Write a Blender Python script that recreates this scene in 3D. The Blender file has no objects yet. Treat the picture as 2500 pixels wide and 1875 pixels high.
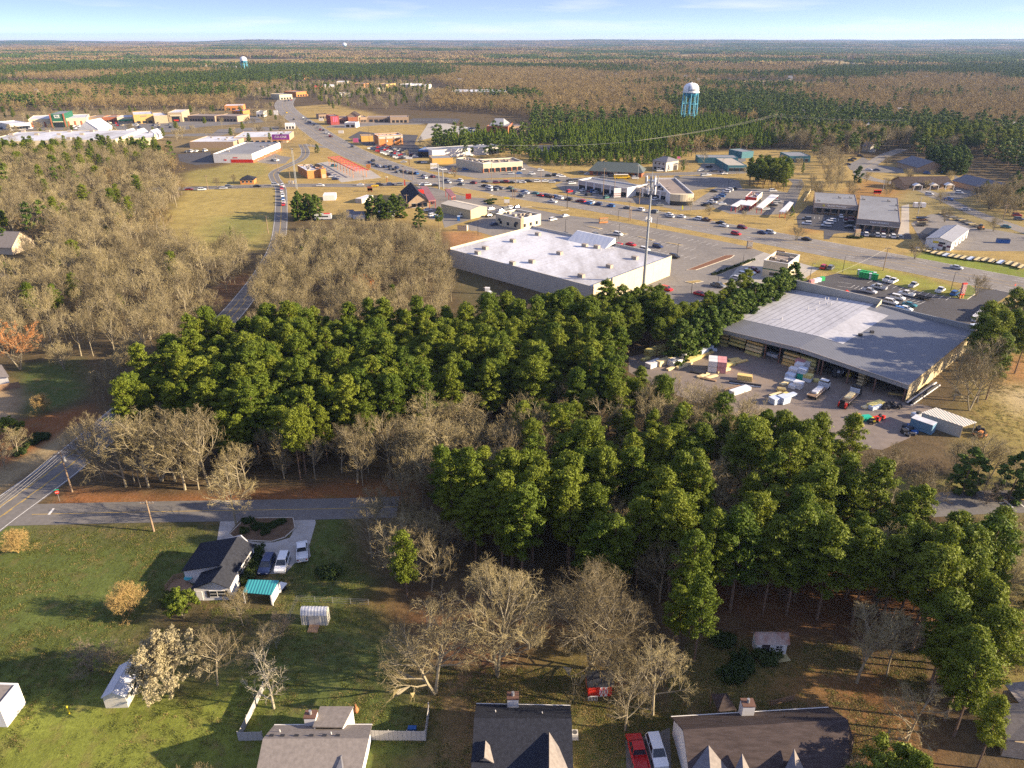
import bpy, math, random
import numpy as np
from mathutils import Vector, Matrix
R = math.radians
scene = bpy.context.scene
COL = scene.collection
# ---------------------------------------------------------------- camera
FPX, HY, CAMH = 1780.0, 90.0, 85.0            # focal length in photo pixels, horizon row, height in metres
PITCH = math.atan((937.5 - HY) / FPX)
cam_data = bpy.data.cameras.new('camera')
cam_data.sensor_width = 36.0
cam_data.lens = 36.0 * FPX / 2500.0
cam_data.clip_start = 1.0
cam_data.clip_end = 60000.0
cam = bpy.data.objects.new('camera', cam_data)
COL.objects.link(cam)
cam.location = (0, 0, CAMH)
cam.rotation_euler = (math.pi / 2 - PITCH, 0, 0)
scene.camera = cam
# ---------------------------------------------------------------- sky and sun
SUN_EL, SUN_AZ = R(18.5), R(-8.0)            # azimuth measured from +x, counter-clockwise
world = bpy.data.worlds.new('World')
scene.world = world
world.use_nodes = True
nt = world.node_tree
nt.nodes.clear()
def wn(t, **k):
 n = nt.nodes.new(t)
 for a, b in k.items(): setattr(n, a, b)
 return n
w_out = wn('ShaderNodeOutputWorld'); w_bg = wn('ShaderNodeBackground')
w_sky = wn('ShaderNodeTexSky', sky_type='NISHITA')
w_sky.sun_disc = False
w_sky.sun_elevation = R(24)
w_sky.sun_rotation = math.pi / 2 - SUN_AZ
w_sky.altitude = 200; w_sky.air_density = 1.0; w_sky.dust_density = 1.2; w_sky.ozone_density = 4.0
w_tc = wn('ShaderNodeTexCoord')
w_mul = wn('ShaderNodeVectorMath', operation='MULTIPLY'); w_mul.inputs[1].default_value = (1, 1, 8.0)
w_add = wn('ShaderNodeVectorMath', operation='ADD'); w_add.inputs[1].default_value = (0, 0, 0.05)
w_nrm = wn('ShaderNodeVectorMath', operation='NORMALIZE')
nt.links.new(w_tc.outputs['Generated'], w_mul.inputs[0]); nt.links.new(w_mul.outputs[0], w_add.inputs[0])
nt.links.new(w_add.outputs[0], w_nrm.inputs[0]); nt.links.new(w_nrm.outputs[0], w_sky.inputs['Vector'])
# thin cloud streaks low over the horizon
w_m2 = wn('ShaderNodeVectorMath', operation='MULTIPLY'); w_m2.inputs[1].default_value = (5, 5, 60)
w_noi = wn('ShaderNodeTexNoise'); w_noi.inputs['Scale'].default_value = 1.0; w_noi.inputs['Detail'].default_value = 5
w_rmp = wn('ShaderNodeValToRGB')
w_rmp.color_ramp.elements[0].position = 0.50; w_rmp.color_ramp.elements[1].position = 0.82
w_mix = wn('ShaderNodeMixRGB'); w_mix.inputs[2].default_value = (3.0, 3.05, 3.2, 1)
w_sc = wn('ShaderNodeMath', operation='MULTIPLY'); w_sc.inputs[1].default_value = 0.8
nt.links.new(w_tc.outputs['Generated'], w_m2.inputs[0]); nt.links.new(w_m2.outputs[0], w_noi.inputs['Vector'])
nt.links.new(w_noi.outputs['Fac'], w_rmp.inputs[0]); nt.links.new(w_rmp.outputs[0], w_sc.inputs[0])
w_soft = wn('ShaderNodeMixRGB'); w_soft.inputs[0].default_value = 0.35; w_soft.inputs[2].default_value = (1.9, 1.95, 2.75, 1)
w_tint = wn('ShaderNodeVectorMath', operation='MULTIPLY'); w_tint.inputs[1].default_value = (1.04, 0.95, 1.12)
nt.links.new(w_sky.outputs[0],w_tint.inputs[0]);nt.links.new(w_tint.outputs[0],w_soft.inputs[1]);nt.links.new(w_sc.outputs[0],w_mix.inputs[0]);nt.links.new(w_soft.outputs[0],w_mix.inputs[1])
nt.links.new(w_mix.outputs[0], w_bg.inputs['Color'])
w_bg.inputs['Strength'].default_value = 0.115
nt.links.new(w_bg.outputs[0], w_out.inputs[0])
sun_d = bpy.data.lights.new('sun', 'SUN')
sun_d.energy = 4.8; sun_d.angle = R(0.5); sun_d.color = (1.0, 0.815, 0.575)
sun_o = bpy.data.objects.new('sun', sun_d); COL.objects.link(sun_o)
sv = Vector((math.cos(SUN_EL) * math.cos(SUN_AZ), math.cos(SUN_EL) * math.sin(SUN_AZ), math.sin(SUN_EL)))
sun_o.rotation_euler = sv.to_track_quat('Z', 'Y').to_euler()
sun_o.location = sv * 400
vs = scene.view_settings
vs.view_transform = 'Standard'; vs.look = 'None'; vs.gamma = 1.0; vs.use_curve_mapping = False
vs.exposure = 1.72
scene.render.engine = 'CYCLES'
cy = scene.cycles
cy.max_bounces = 6; cy.diffuse_bounces = 3; cy.glossy_bounces = 2; cy.transmission_bounces = 3; cy.volume_bounces = 0
cy.transparent_max_bounces = 4
cy.use_denoising = False
cy.caustics_reflective = False; cy.caustics_refractive = False
# ---------------------------------------------------------------- helpers
_c, _s = math.cos(PITCH), math.sin(PITCH)
def P(p, z=0.0):
 """point of the horizontal plane z that stands at photo pixel p"""
 rx, rz = (p[0] - 1250.0) / FPX, -(p[1] - 937.5) / FPX
 d = Vector((rx, _c + _s * rz, -_s + _c * rz))
 t = (z - CAMH) / d.z
 return Vector((d.x * t, d.y * t, z))
def pix(v):
 x, y, z = v[0], v[1], v[2] - CAMH
 f = y * _c - z * _s
 u = y * _s + z * _c
 return (1250 + FPX * x / f, 937.5 - FPX * u / f)
def K(x0, y0, s): return lambda x, y: (x0 + x / s, y0 + y / s)
Q = 2.63333
F = K(0, 0, 0.8848); t1 = K(0, 0, Q); t2 = K(830, 0, Q); t3 = K(1660, 0, Q)
m1 = K(0, 620, Q); m2 = K(830, 620, Q); m3 = K(1660, 620, Q)
b1 = K(0, 1245, Q); b2 = K(830, 1245, Q); b3 = K(1660, 1245, Q)
D = 5.26667
st = K(1060, 520, 3.68667); la = K(1680, 620, D); lb = K(2080, 620, D); ph = K(1960, 440, D); pb = K(0, 260, D)
lf = K(400, 270, D); oil = K(680, 370, 6.9125); ix = K(980, 330, D); sm = K(1380, 370, D); so = K(1700, 330, D)
hw = K(660, 180, D); hb = K(1040, 180, D); rt = K(1960, 330, 4.0963); rr = K(2080, 560, D); ly = K(1560, 820, 4.0963)
ls = K(2080, 860, 4.045); hs = K(380, 1260, 2.4423)
def pts(c, l, z=0.0): return [P(c(*p[:2]), p[2] if len(p) > 2 else z) for p in l]
rng = np.random.default_rng(7)
random.seed(7)
# ---- materials
MATS = {}
def mat(name, col, rough=0.85, var=0.12, scale=0.6, metal=0.0, rnd=0.0, bump=0.0, stretch=None, spec=0.3):
 if name in MATS: return MATS[name]
 m = bpy.data.materials.new(name); m.use_nodes = True
 n = m.node_tree; b = n.nodes['Principled BSDF']
 b.inputs['Roughness'].default_value = rough; b.inputs['Metallic'].default_value = metal
 b.inputs['Specular IOR Level'].default_value = spec
 tc = n.nodes.new('ShaderNodeTexCoord'); noi = n.nodes.new('ShaderNodeTexNoise')
 noi.inputs['Scale'].default_value = scale; noi.inputs['Detail'].default_value = 6; noi.inputs['Roughness'].default_value = 0.65
 src = tc.outputs['Object']
 if stretch:
  mp = n.nodes.new('ShaderNodeMapping'); mp.inputs['Scale'].default_value = stretch
  n.links.new(src, mp.inputs[0]); src = mp.outputs[0]
 n.links.new(src, noi.inputs['Vector'])
 rp = n.nodes.new('ShaderNodeMapRange'); rp.inputs[1].default_value = 0.3; rp.inputs[2].default_value = 0.7
 rp.inputs[3].default_value = 1 - var; rp.inputs[4].default_value = 1 + var
 n.links.new(noi.outputs['Fac'], rp.inputs[0])
 v = n.nodes.new('ShaderNodeVectorMath'); v.operation = 'SCALE'; v.inputs[0].default_value = col[:3]
 n.links.new(rp.outputs[0], v.inputs['Scale'])
 n.links.new(v.outputs[0], b.inputs['Base Color'])
 if bump:
  bp = n.nodes.new('ShaderNodeBump'); bp.inputs['Strength'].default_value = bump
  n.links.new(noi.outputs['Fac'], bp.inputs['Height']); n.links.new(bp.outputs[0], b.inputs['Normal'])
 MATS[name] = m
 return m
def ribbed(name, col, rough=0.55, pitch=0.6, axis=0, depth=0.35, var=0.08, metal=0.0):
 """sheet metal with standing ribs: wave bump along one object axis"""
 if name in MATS: return MATS[name]
 m = mat(name, col, rough, var, 0.3, metal)
 n = m.node_tree; b = n.nodes['Principled BSDF']
 w = n.nodes.new('ShaderNodeTexWave'); w.bands_direction = 'XYZ'[axis]; w.inputs['Scale'].default_value = 0.314 / pitch
 tc = [x for x in n.nodes if x.type == 'TEX_COORD'][0]
 n.links.new(tc.outputs['Object'], w.inputs['Vector'])
 bp = n.nodes.new('ShaderNodeBump'); bp.inputs['Strength'].default_value = depth; bp.inputs['Distance'].default_value = 0.1
 n.links.new(w.outputs['Fac'], bp.inputs['Height']); n.links.new(bp.outputs[0], b.inputs['Normal'])
 return m
def streaky(name, col, dirt, rough=0.8, sc=0.08, amt=0.6, stretch=(1, 1, 1)):
 """flat roof or paving with stains of a shape of their own"""
 if name in MATS: return MATS[name]
 m = bpy.data.materials.new(name); m.use_nodes = True
 n = m.node_tree; b = n.nodes['Principled BSDF']; b.inputs['Roughness'].default_value = rough
 b.inputs['Specular IOR Level'].default_value = 0.25
 tc = n.nodes.new('ShaderNodeTexCoord'); mp = n.nodes.new('ShaderNodeMapping'); mp.inputs['Scale'].default_value = stretch
 n.links.new(tc.outputs['Object'], mp.inputs[0])
 a=n.nodes.new('ShaderNodeTexNoise');a.inputs['Scale'].default_value=sc;a.inputs['Detail'].default_value=8;a.inputs['Roughness'].default_value=0.7
 c2 = n.nodes.new('ShaderNodeTexNoise'); c2.inputs['Scale'].default_value = sc * 14; c2.inputs['Detail'].default_value = 4
 n.links.new(mp.outputs[0], a.inputs['Vector']); n.links.new(tc.outputs['Object'], c2.inputs['Vector'])
 rp=n.nodes.new('ShaderNodeMapRange');rp.inputs[1].default_value=0.43;rp.inputs[2].default_value=0.66;rp.inputs[4].default_value=amt
 n.links.new(a.outputs['Fac'], rp.inputs[0])
 mx = n.nodes.new('ShaderNodeMixRGB'); mx.inputs[1].default_value = (*col, 1); mx.inputs[2].default_value = (*dirt, 1)
 n.links.new(rp.outputs[0], mx.inputs[0])
 r2=n.nodes.new('ShaderNodeMapRange');r2.inputs[1].default_value=0.3;r2.inputs[2].default_value=0.7;r2.inputs[3].default_value=0.88;r2.inputs[4].default_value=1.12
 n.links.new(c2.outputs['Fac'], r2.inputs[0])
 v = n.nodes.new('ShaderNodeVectorMath'); v.operation = 'SCALE'
 n.links.new(mx.outputs[0],v.inputs[0]);n.links.new(r2.outputs[0],v.inputs['Scale']);n.links.new(v.outputs[0],b.inputs['Base Color'])
 MATS[name] = m
 return m
# ---- mesh builder
class MB:
 def __init__(s): s.v = []; s.f = []; s.m = []
 def add(s, vs, fs, mi=0):
  o = len(s.v); s.v += [tuple(x) for x in vs]; s.f += [tuple(i + o for i in f) for f in fs]; s.m += [mi] * len(fs); return s
 def box(s, c, size, rz=0.0, mi=0, base=False):
  x, y, z = size[0] / 2, size[1] / 2, size[2] / 2
  cz = c[2] + (z if base else 0)
  ca, sa = math.cos(rz), math.sin(rz)
  vs=[(c[0]+a*x*ca-b*y*sa,c[1]+a*x*sa+b*y*ca,cz+d*z) for d in (-1,1) for a,b in ((-1,-1),(1,-1),(1,1),(-1,1))]
  return s.add(vs, [(3, 2, 1, 0), (4, 5, 6, 7), (0, 1, 5, 4), (1, 2, 6, 5), (2, 3, 7, 6), (3, 0, 4, 7)], mi)
 def prism(s, poly, z0, z1, mi=0, top=True, bottom=True):
  n = len(poly)
  z0 = z0 if hasattr(z0, '__len__') else [z0] * n
  z1 = z1 if hasattr(z1, '__len__') else [z1] * n
  vs = [(p[0], p[1], z) for p, z in zip(poly, z0)] + [(p[0], p[1], z) for p, z in zip(poly, z1)]
  a = sum(poly[i][0] * poly[(i + 1) % n][1] - poly[(i + 1) % n][0] * poly[i][1] for i in range(n))
  r = range(n)
  fs = [(i, (i + 1) % n, (i + 1) % n + n, i + n) for i in r]
  if top: fs.append(tuple(i + n for i in r))
  if bottom: fs.append(tuple(reversed(r)))
  if a < 0: fs = [tuple(reversed(f)) for f in fs]
  return s.add(vs, fs, mi)
 def quad(s, a, b, c, d, mi=0): return s.add([a, b, c, d], [(0, 1, 2, 3)], mi)
 def tri(s, a, b, c, mi=0): return s.add([a, b, c], [(0, 1, 2)], mi)
 def tube(s, p0, p1, r0, r1=None, n=6, mi=0, cap=True):
  r1 = r0 if r1 is None else r1
  p0, p1 = Vector(p0), Vector(p1); d = (p1 - p0)
  if d.length < 1e-6: return s
  q = d.normalized(); u = q.orthogonal().normalized(); w = q.cross(u)
  vs = []
  for p, r in ((p0, r0), (p1, r1)):
   for i in range(n):
    a = 2 * math.pi * i / n; vs.append(p + (u * math.cos(a) + w * math.sin(a)) * r)
  fs = [(i, (i + 1) % n, (i + 1) % n + n, i + n) for i in range(n)]
  if cap: fs += [tuple(reversed(range(n))), tuple(range(n, 2 * n))]
  return s.add(vs, fs, mi)
 def lathe(s, c, prof, n=16, mi=0):
  vs = []; fs = []
  for r, z in prof:
   for i in range(n):
    a = 2 * math.pi * i / n; vs.append((c[0] + r * math.cos(a), c[1] + r * math.sin(a), c[2] + z))
  for j in range(len(prof) - 1):
   for i in range(n):
    fs.append((j * n + i, j * n + (i + 1) % n, (j + 1) * n + (i + 1) % n, (j + 1) * n + i))
  fs += [tuple(reversed(range(n))), tuple(range((len(prof) - 1) * n, len(prof) * n))]
  return s.add(vs, fs, mi)
 def mesh(s, name, mats):
  me = bpy.data.meshes.new(name); me.from_pydata(s.v, [], s.f)
  for m in (mats if isinstance(mats, (list, tuple)) else [mats]): me.materials.append(m)
  if any(s.m): me.polygons.foreach_set('material_index', s.m)
  me.update(); return me
 def obj(s, name, mats, parent=None, smooth=False):
  me = s.mesh(name, mats)
  if smooth: me.polygons.foreach_set('use_smooth', [True] * len(me.polygons))
  return link(name, me, parent)
def link(name, data, parent=None):
 o = bpy.data.objects.new(name, data); COL.objects.link(o)
 if parent is not None: o.parent = parent
 return o
def tag(o, label=None, cat=None, group=None, kind=None):
 if label: o['label'] = label
 if cat: o['category'] = cat
 if group: o['group'] = group
 if kind: o['kind'] = kind
 return o
def thing(name, label, cat, loc=(0, 0, 0), rz=0.0, group=None):
 o = bpy.data.objects.new(name, None); COL.objects.link(o); o.empty_display_size = 0.5
 o.location = loc; o.rotation_euler = (0, 0, rz)
 return tag(o, label, cat, group)
def copy_tree(o, parent=None):
 c = o.copy(); COL.objects.link(c); c.parent = parent
 for ch in o.children: copy_tree(ch, c)
 return c
def local(root, p):
 """world point -> root's frame (root has location and z rotation only)"""
 d = Vector(p) - root.location; a = -root.rotation_euler.z
 return Vector((d.x * math.cos(a) - d.y * math.sin(a), d.x * math.sin(a) + d.y * math.cos(a), d.z))
def text_mesh(body, size, extrude=0.02):
 cu = bpy.data.curves.new('lettering', 'FONT'); cu.body = body; cu.size = size; cu.extrude = extrude
 cu.align_x = 'CENTER'; cu.align_y = 'CENTER'; cu.resolution_u = 2
 o = bpy.data.objects.new('lettering', cu); COL.objects.link(o)
 dg = bpy.context.evaluated_depsgraph_get()
 me = bpy.data.meshes.new_from_object(o.evaluated_get(dg))
 bpy.data.objects.remove(o); bpy.data.curves.remove(cu)
 return me
def inpoly(poly, X, Y):
 r = np.zeros(X.shape, bool); n = len(poly)
 for i in range(n):
  x0, y0 = poly[i][0], poly[i][1]; x1, y1 = poly[(i + 1) % n][0], poly[(i + 1) % n][1]
  if y0 == y1: continue
  c = ((y0 > Y) != (y1 > Y)) & (X < (x1 - x0) * (Y - y0) / (y1 - y0) + x0)
  r ^= c
 return r
def sdist(poly, X, Y):
 """signed distance to polygon, negative inside"""
 d = np.full(X.shape, 1e18); n = len(poly)
 for i in range(n):
  x0, y0 = poly[i][0], poly[i][1]; dx, dy = poly[(i + 1) % n][0] - x0, poly[(i + 1) % n][1] - y0
  t = np.clip(((X - x0) * dx + (Y - y0) * dy) / max(dx * dx + dy * dy, 1e-9), 0, 1)
  d = np.minimum(d, (X - x0 - t * dx) ** 2 + (Y - y0 - t * dy) ** 2)
 return np.sqrt(d) * np.where(inpoly(poly, X, Y), -1, 1)
def vnoise(X, Y, sc, seed=0):
 """smooth value noise 0..1"""
 r = np.random.default_rng(seed); T = r.random((256, 256))
 x, y = X / sc, Y / sc; xi, yi = np.floor(x).astype(int), np.floor(y).astype(int); fx, fy = x - xi, y - yi
 fx = fx * fx * (3 - 2 * fx); fy = fy * fy * (3 - 2 * fy)
 g = lambda a, b: T[a & 255, b & 255]
 return (g(xi, yi) * (1 - fx) + g(xi + 1, yi) * fx) * (1 - fy) + (g(xi, yi + 1) * (1 - fx) + g(xi + 1, yi + 1) * fx) * fy
def fbm(X, Y, sc, seed=0, o=4):
 return sum(vnoise(X, Y, sc / 2 ** i, seed + i) * 0.5 ** i for i in range(o)) / sum(0.5 ** i for i in range(o))
# ---------------------------------------------------------------- ground sheet
def hills(X, Y):
 k = np.clip((Y - 1700) / 5000, 0, 1)
 z = (fbm(X, Y, 2600, 11, 3) - 0.5) * 70 * k
 z = z + np.clip((Y - 7000) / 6000, 0, 1) * (8 + 22 * np.clip(X / 9000, -0.3, 1)) 
 z = z + 40 * np.exp(-((X + 4350) / 700) ** 2 - ((Y - 13200) / 1500) ** 2)
 return np.minimum(z, 62)
ys = [-500, -120, 0, 20]
while ys[-1] < 15500: ys.append(ys[-1] + max(1.1, ys[-1] * 0.012))
ys = np.array(ys)
us = np.linspace(-1.35, 1.35, 281)
wy = np.where(ys > 0, ys + 60, 60 - ys)
GX = us[None, :] * wy[:, None]; GY = np.repeat(ys[:, None], len(us), 1)
GZ = hills(GX, GY)
# base colours of the ground cover: woodland litter, lawn, dry grass, red clay, needles
LITTER = (0.082, 0.054, 0.031); LAWN = (0.085, 0.115, 0.022); DRY = (0.30, 0.215, 0.075); NEEDLE = (0.20, 0.088, 0.034)
OLIVE = (0.17, 0.155, 0.045); CLAY = (0.30, 0.155, 0.065); TAN = (0.33, 0.25, 0.12); DARK = (0.05, 0.04, 0.03)
gc = np.empty(GX.shape + (3,)); gc[:] = LITTER
far_mix = fbm(GX, GY, 260, 3)[..., None]
gc = gc * (1 - far_mix * 0.5) + np.array((0.12, 0.11, 0.045)) * far_mix * 0.5
def opening(X, Y):
 """meadows and clearings in the far woods, 0..1"""
 return np.clip((fbm(X, Y, 520, 77, 3) - .635) / .02, 0, 1) * np.clip((Y - 1350) / 200, 0, 1)
op_ = opening(GX, GY)[..., None]; gc = gc * (1 - op_) + np.array((.27, .205, .085)) * op_
def paint(c, l, col, feather=2.0, wob=3.0, amt=1.0, seed=5):
 poly = pts(c, l)
 global gc
 x0, x1 = min(p.x for p in poly) - 15, max(p.x for p in poly) + 15
 y0, y1 = min(p.y for p in poly) - 15, max(p.y for p in poly) + 15
 s = np.where((GX > x0) & (GX < x1) & (GY > y0) & (GY < y1))
 if not len(s[0]): return
 X, Y = GX[s], GY[s]
 d = sdist(poly, X, Y) + (fbm(X, Y, 9, seed) - 0.5) * 2 * wob
 m = np.clip(0.5 - d / (2 * feather), 0, 1)[:, None] * amt
 gc[s] = gc[s] * (1 - m) + np.array(col) * m
# commercial strip: dormant golden grass
paint(F,[(370,400),(560,330),(640,230),(720,225),(1000,290),(1500,330),(1750,320),(2300,420),(2300,680),(2150,660),(1700,600),(1400,560),(1100,560),(960,500),(880,480),(620,470),(600,420)],DRY,5,4)
paint(F, [(340, 470), (420, 390), (600, 372), (600, 500), (560, 540), (430, 560), (360, 520)], (0.29, 0.225, 0.072), 5, 6)
paint(F, [(460, 470), (590, 462), (590, 500), (540, 530), (440, 520)], (0.16, 0.165, 0.045), 8, 6, .8)
paint(F, [(400, 372), (560, 345), (590, 372), (470, 400), (400, 395)], (0.24, 0.2, 0.06), 4, 3)
paint(F, [(-60, 230), (640, 235), (640, 320), (300, 330), (-60, 330)], (0.2, 0.15, 0.07), 6, 5, .8)
paint(F, [(1820, 480), (1940, 380), (2212, 470), (2260, 560), (2000, 480)], (0.20, 0.165, 0.07), 6, 4, .8)
paint(F, [(1700, 510), (1870, 385), (1960, 405), (1930, 430), (1860, 480), (1760, 500)], (0.26, 0.145, 0.045), 5, 3)
paint(F, [(1240, 420), (1480, 335), (1530, 345), (1450, 400)], (0.27, 0.19, 0.07), 5, 3)
paint(F, [(1950, 560), (2300, 640), (2300, 610), (2200, 575), (2000, 540)], (0.16, 0.19, 0.03), 3, 1)
paint(F, [(1740, 575), (1850, 600), (2000, 635), (2100, 665), (2120, 640), (2000, 600), (1800, 560)], (0.21, 0.21, 0.04), 3, 1)
# around the vacant store
paint(F, [(980, 560), (1130, 660), (1300, 700), (1200, 720), (1050, 700), (990, 640)], (0.10, 0.085, 0.04), 4, 2)
paint(F, [(960, 500), (1040, 500), (1050, 525), (980, 540)], CLAY, 3, 2)
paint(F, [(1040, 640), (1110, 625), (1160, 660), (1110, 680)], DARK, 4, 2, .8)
# right side: bare slope and meadow
paint(F, [(2110, 800), (2300, 640), (2300, 1080), (2140, 1040), (2080, 930)], (0.235, 0.185, 0.06), 5, 4)
paint(F, [(2130, 780), (2230, 770), (2250, 830), (2170, 830)], CLAY, 5, 3)
paint(F, [(2150, 840), (2260, 830), (2300, 880), (2190, 890)], (0.42, 0.33, 0.19), 5, 3, .8)
paint(F, [(1880, 1035), (2300, 1030), (2300, 1075), (2050, 1090), (1880, 1080)], (0.18, 0.165, 0.05), 3, 2)
paint(F, [(2080, 1090), (2300, 1080), (2300, 1420), (2160, 1430), (2100, 1250)], (0.15, 0.13, 0.06), 6, 5)
paint(F, [(2150, 1290), (2300, 1250), (2300, 1480), (2170, 1470), (2140, 1400)], (0.28, 0.23, 0.06), 8, 5)
# verges of the local road and the side road
paint(F, [(-80, 980), (60, 900), (190, 880), (215, 900), (150, 960), (60, 1010), (-80, 1090)], NEEDLE, 2.5, 2)
paint(F, [(-80, 1050), (60, 980), (170, 915), (200, 905), (185, 935), (80, 1010), (-80, 1110)], (0.24, 0.185, 0.10), 1.5, 1)
paint(F, [(120, 1092), (150, 1062), (420, 1070), (700, 1050), (900, 1040), (900, 1085), (500, 1090)], NEEDLE, 2, 1.5)
paint(F, [(40, 790), (150, 780), (190, 830), (140, 880), (60, 900), (30, 850)], (0.075, 0.095, 0.028), 3, 3)
paint(F, [(-60, 830), (45, 835), (50, 870), (20, 905), (-60, 915)], (0.30, 0.215, 0.12), 2, 1)
paint(F, [(430, 640), (520, 590), (560, 600), (500, 650), (470, 670)], (0.16, 0.09, 0.045), 4, 3)
# lawns in the foreground
LAWN1=[(-140,1120),(120,1128),(480,1118),(480,1150),(660,1150),(700,1090),(760,1110),(770,1200),(820,1280),(850,1330),(900,1420),(960,1520),(960,1700),(-220,1720)]
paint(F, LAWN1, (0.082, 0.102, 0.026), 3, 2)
paint(F, [(-220, 1490), (220, 1500), (330, 1490), (560, 1480), (540, 1720), (-220, 1740)], (0.150, 0.168, 0.030), 5, 4)  # sunlit stretch of the lawn, sunshine painted in as brighter yellow-green
paint(F, [(100, 1130), (480, 1120), (440, 1160), (300, 1170), (100, 1160)], (0.11, 0.085, 0.045), 4, 3, .7)
paint(F, [(640, 1350), (860, 1340), (880, 1440), (760, 1480), (620, 1460)], (0.085, 0.10, 0.03), 6, 4)
paint(F,[(340,1300),(560,1180),(640,1260),(560,1400),(440,1480),(300,1470),(250,1400)],(0.085,0.06,0.033),4,3,.8)
paint(F, [(800, 1300), (1300, 1330), (1300, 1450), (1020, 1490), (900, 1440)], (0.145, 0.072, 0.034), 5, 4)
paint(F, [(860, 1440), (1010, 1440), (1040, 1700), (900, 1700), (930, 1600)], (0.16, 0.108, 0.05), 4, 3)
paint(F, [(1140, 1400), (1280, 1400), (1290, 1530), (1120, 1520)], (0.095, 0.10, 0.025), 6, 4, .8)
paint(F, [(1230, 1500), (1460, 1560), (1470, 1700), (1240, 1700)], (0.095, 0.095, 0.03), 4, 3)
paint(F, [(1530, 1400), (1780, 1400), (1760, 1480), (1620, 1520), (1480, 1500)], (0.125, 0.115, 0.028), 4, 3)
paint(F, [(1700, 1400), (1980, 1480), (2000, 1720), (1820, 1720), (1800, 1540), (1650, 1490)], (0.185, 0.095, 0.036), 5, 4)
paint(F, [(1440, 1180), (2080, 1160), (2100, 1350), (1800, 1390), (1480, 1340)], (0.155, 0.075, 0.034), 5, 4)
paint(F, [(480, 1110), (640, 1105), (650, 1160), (600, 1185), (500, 1160)], (0.10, 0.07, 0.04), 2, 1)
gc *= (0.82 + 0.36 * fbm(GX, GY, 14, 21)[..., None])
nv = GX.size
gme = bpy.data.meshes.new('ground')
V = np.stack([GX, GY, GZ], -1).reshape(-1, 3)
ny, nx = GX.shape
ii = (np.arange(ny - 1)[:, None] * nx + np.arange(nx - 1)[None, :]).ravel()
FA = np.stack([ii, ii + 1, ii + nx + 1, ii + nx], -1)
gme.from_pydata(V.tolist(), [], FA.tolist())
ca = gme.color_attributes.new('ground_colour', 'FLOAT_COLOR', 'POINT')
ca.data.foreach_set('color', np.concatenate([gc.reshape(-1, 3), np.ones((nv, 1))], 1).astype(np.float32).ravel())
gme.polygons.foreach_set('use_smooth', [True] * len(gme.polygons))
gm = bpy.data.materials.new('ground_cover'); gm.use_nodes = True
n=gm.node_tree;bs=n.nodes['Principled BSDF'];bs.inputs['Roughness'].default_value=0.95;bs.inputs['Specular IOR Level'].default_value=0.1
at = n.nodes.new('ShaderNodeAttribute'); at.attribute_name = 'ground_colour'
tc = n.nodes.new('ShaderNodeTexCoord')
def noise_mul(prev, sc, det, lo, hi, tint=None):
 a=n.nodes.new('ShaderNodeTexNoise');a.inputs['Scale'].default_value=sc;a.inputs['Detail'].default_value=det;a.inputs['Roughness'].default_value=0.7
 n.links.new(tc.outputs['Object'], a.inputs['Vector'])
 r=n.nodes.new('ShaderNodeMapRange');r.inputs[1].default_value=0.3;r.inputs[2].default_value=0.7;r.inputs[3].default_value=lo;r.inputs[4].default_value=hi
 n.links.new(a.outputs['Fac'], r.inputs[0])
 v = n.nodes.new('ShaderNodeVectorMath'); v.operation = 'SCALE'
 n.links.new(prev, v.inputs[0]); n.links.new(r.outputs[0], v.inputs['Scale'])
 return v.outputs[0], a
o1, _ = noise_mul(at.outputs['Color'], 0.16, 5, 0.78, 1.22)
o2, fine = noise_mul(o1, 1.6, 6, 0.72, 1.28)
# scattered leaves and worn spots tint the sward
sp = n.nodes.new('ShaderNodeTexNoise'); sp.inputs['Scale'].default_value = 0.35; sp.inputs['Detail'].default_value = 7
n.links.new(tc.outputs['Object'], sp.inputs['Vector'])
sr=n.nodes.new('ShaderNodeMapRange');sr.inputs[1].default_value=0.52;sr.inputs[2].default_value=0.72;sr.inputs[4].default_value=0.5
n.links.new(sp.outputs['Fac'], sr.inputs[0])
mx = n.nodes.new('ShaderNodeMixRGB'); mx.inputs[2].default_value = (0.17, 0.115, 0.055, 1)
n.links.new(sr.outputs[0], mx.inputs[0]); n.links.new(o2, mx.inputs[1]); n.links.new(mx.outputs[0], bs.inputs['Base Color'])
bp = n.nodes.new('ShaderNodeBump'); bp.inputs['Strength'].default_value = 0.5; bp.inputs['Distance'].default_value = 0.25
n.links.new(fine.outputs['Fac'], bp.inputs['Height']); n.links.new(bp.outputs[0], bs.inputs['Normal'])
gme.materials.append(gm)
tag(link('ground', gme), kind='structure')
# ---------------------------------------------------------------- roads
M_ASPH = streaky('worn_asphalt', (0.205, 0.185, 0.16), (0.14, 0.128, 0.118), 0.9, 0.06, 0.8, (1, 1, 1))
M_LOT = streaky('pale_lot_asphalt', (0.20, 0.18, 0.155), (0.13, 0.12, 0.11), 0.9, 0.05, 0.8)
M_NEWA = streaky('fresh_asphalt', (0.062, 0.058, 0.058), (0.085, 0.08, 0.078), 0.85, 0.06, 0.6)
M_LOCAL = streaky('local_road_asphalt', (0.155, 0.143, 0.13), (0.115, 0.108, 0.10), 0.9, 0.08, 0.8)
M_YARD = streaky('yard_gravel', (0.175, 0.145, 0.125), (0.22, 0.17, 0.125), 0.95, 0.035, 0.9)
M_CONC = streaky('pale_concrete', (0.36, 0.33, 0.28), (0.25, 0.23, 0.2), 0.9, 0.1, 0.6)
M_GRAVEL = streaky('white_gravel', (0.37, 0.35, 0.32), (0.24, 0.21, 0.17), 0.95, 0.25, 0.7)
M_WHITE = mat('road_paint_white', (0.62, 0.6, 0.55), 0.8, 0.2, 1.5)
M_YELLOW = mat('road_paint_yellow', (0.5, 0.33, 0.06), 0.8, 0.2, 1.5)
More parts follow.
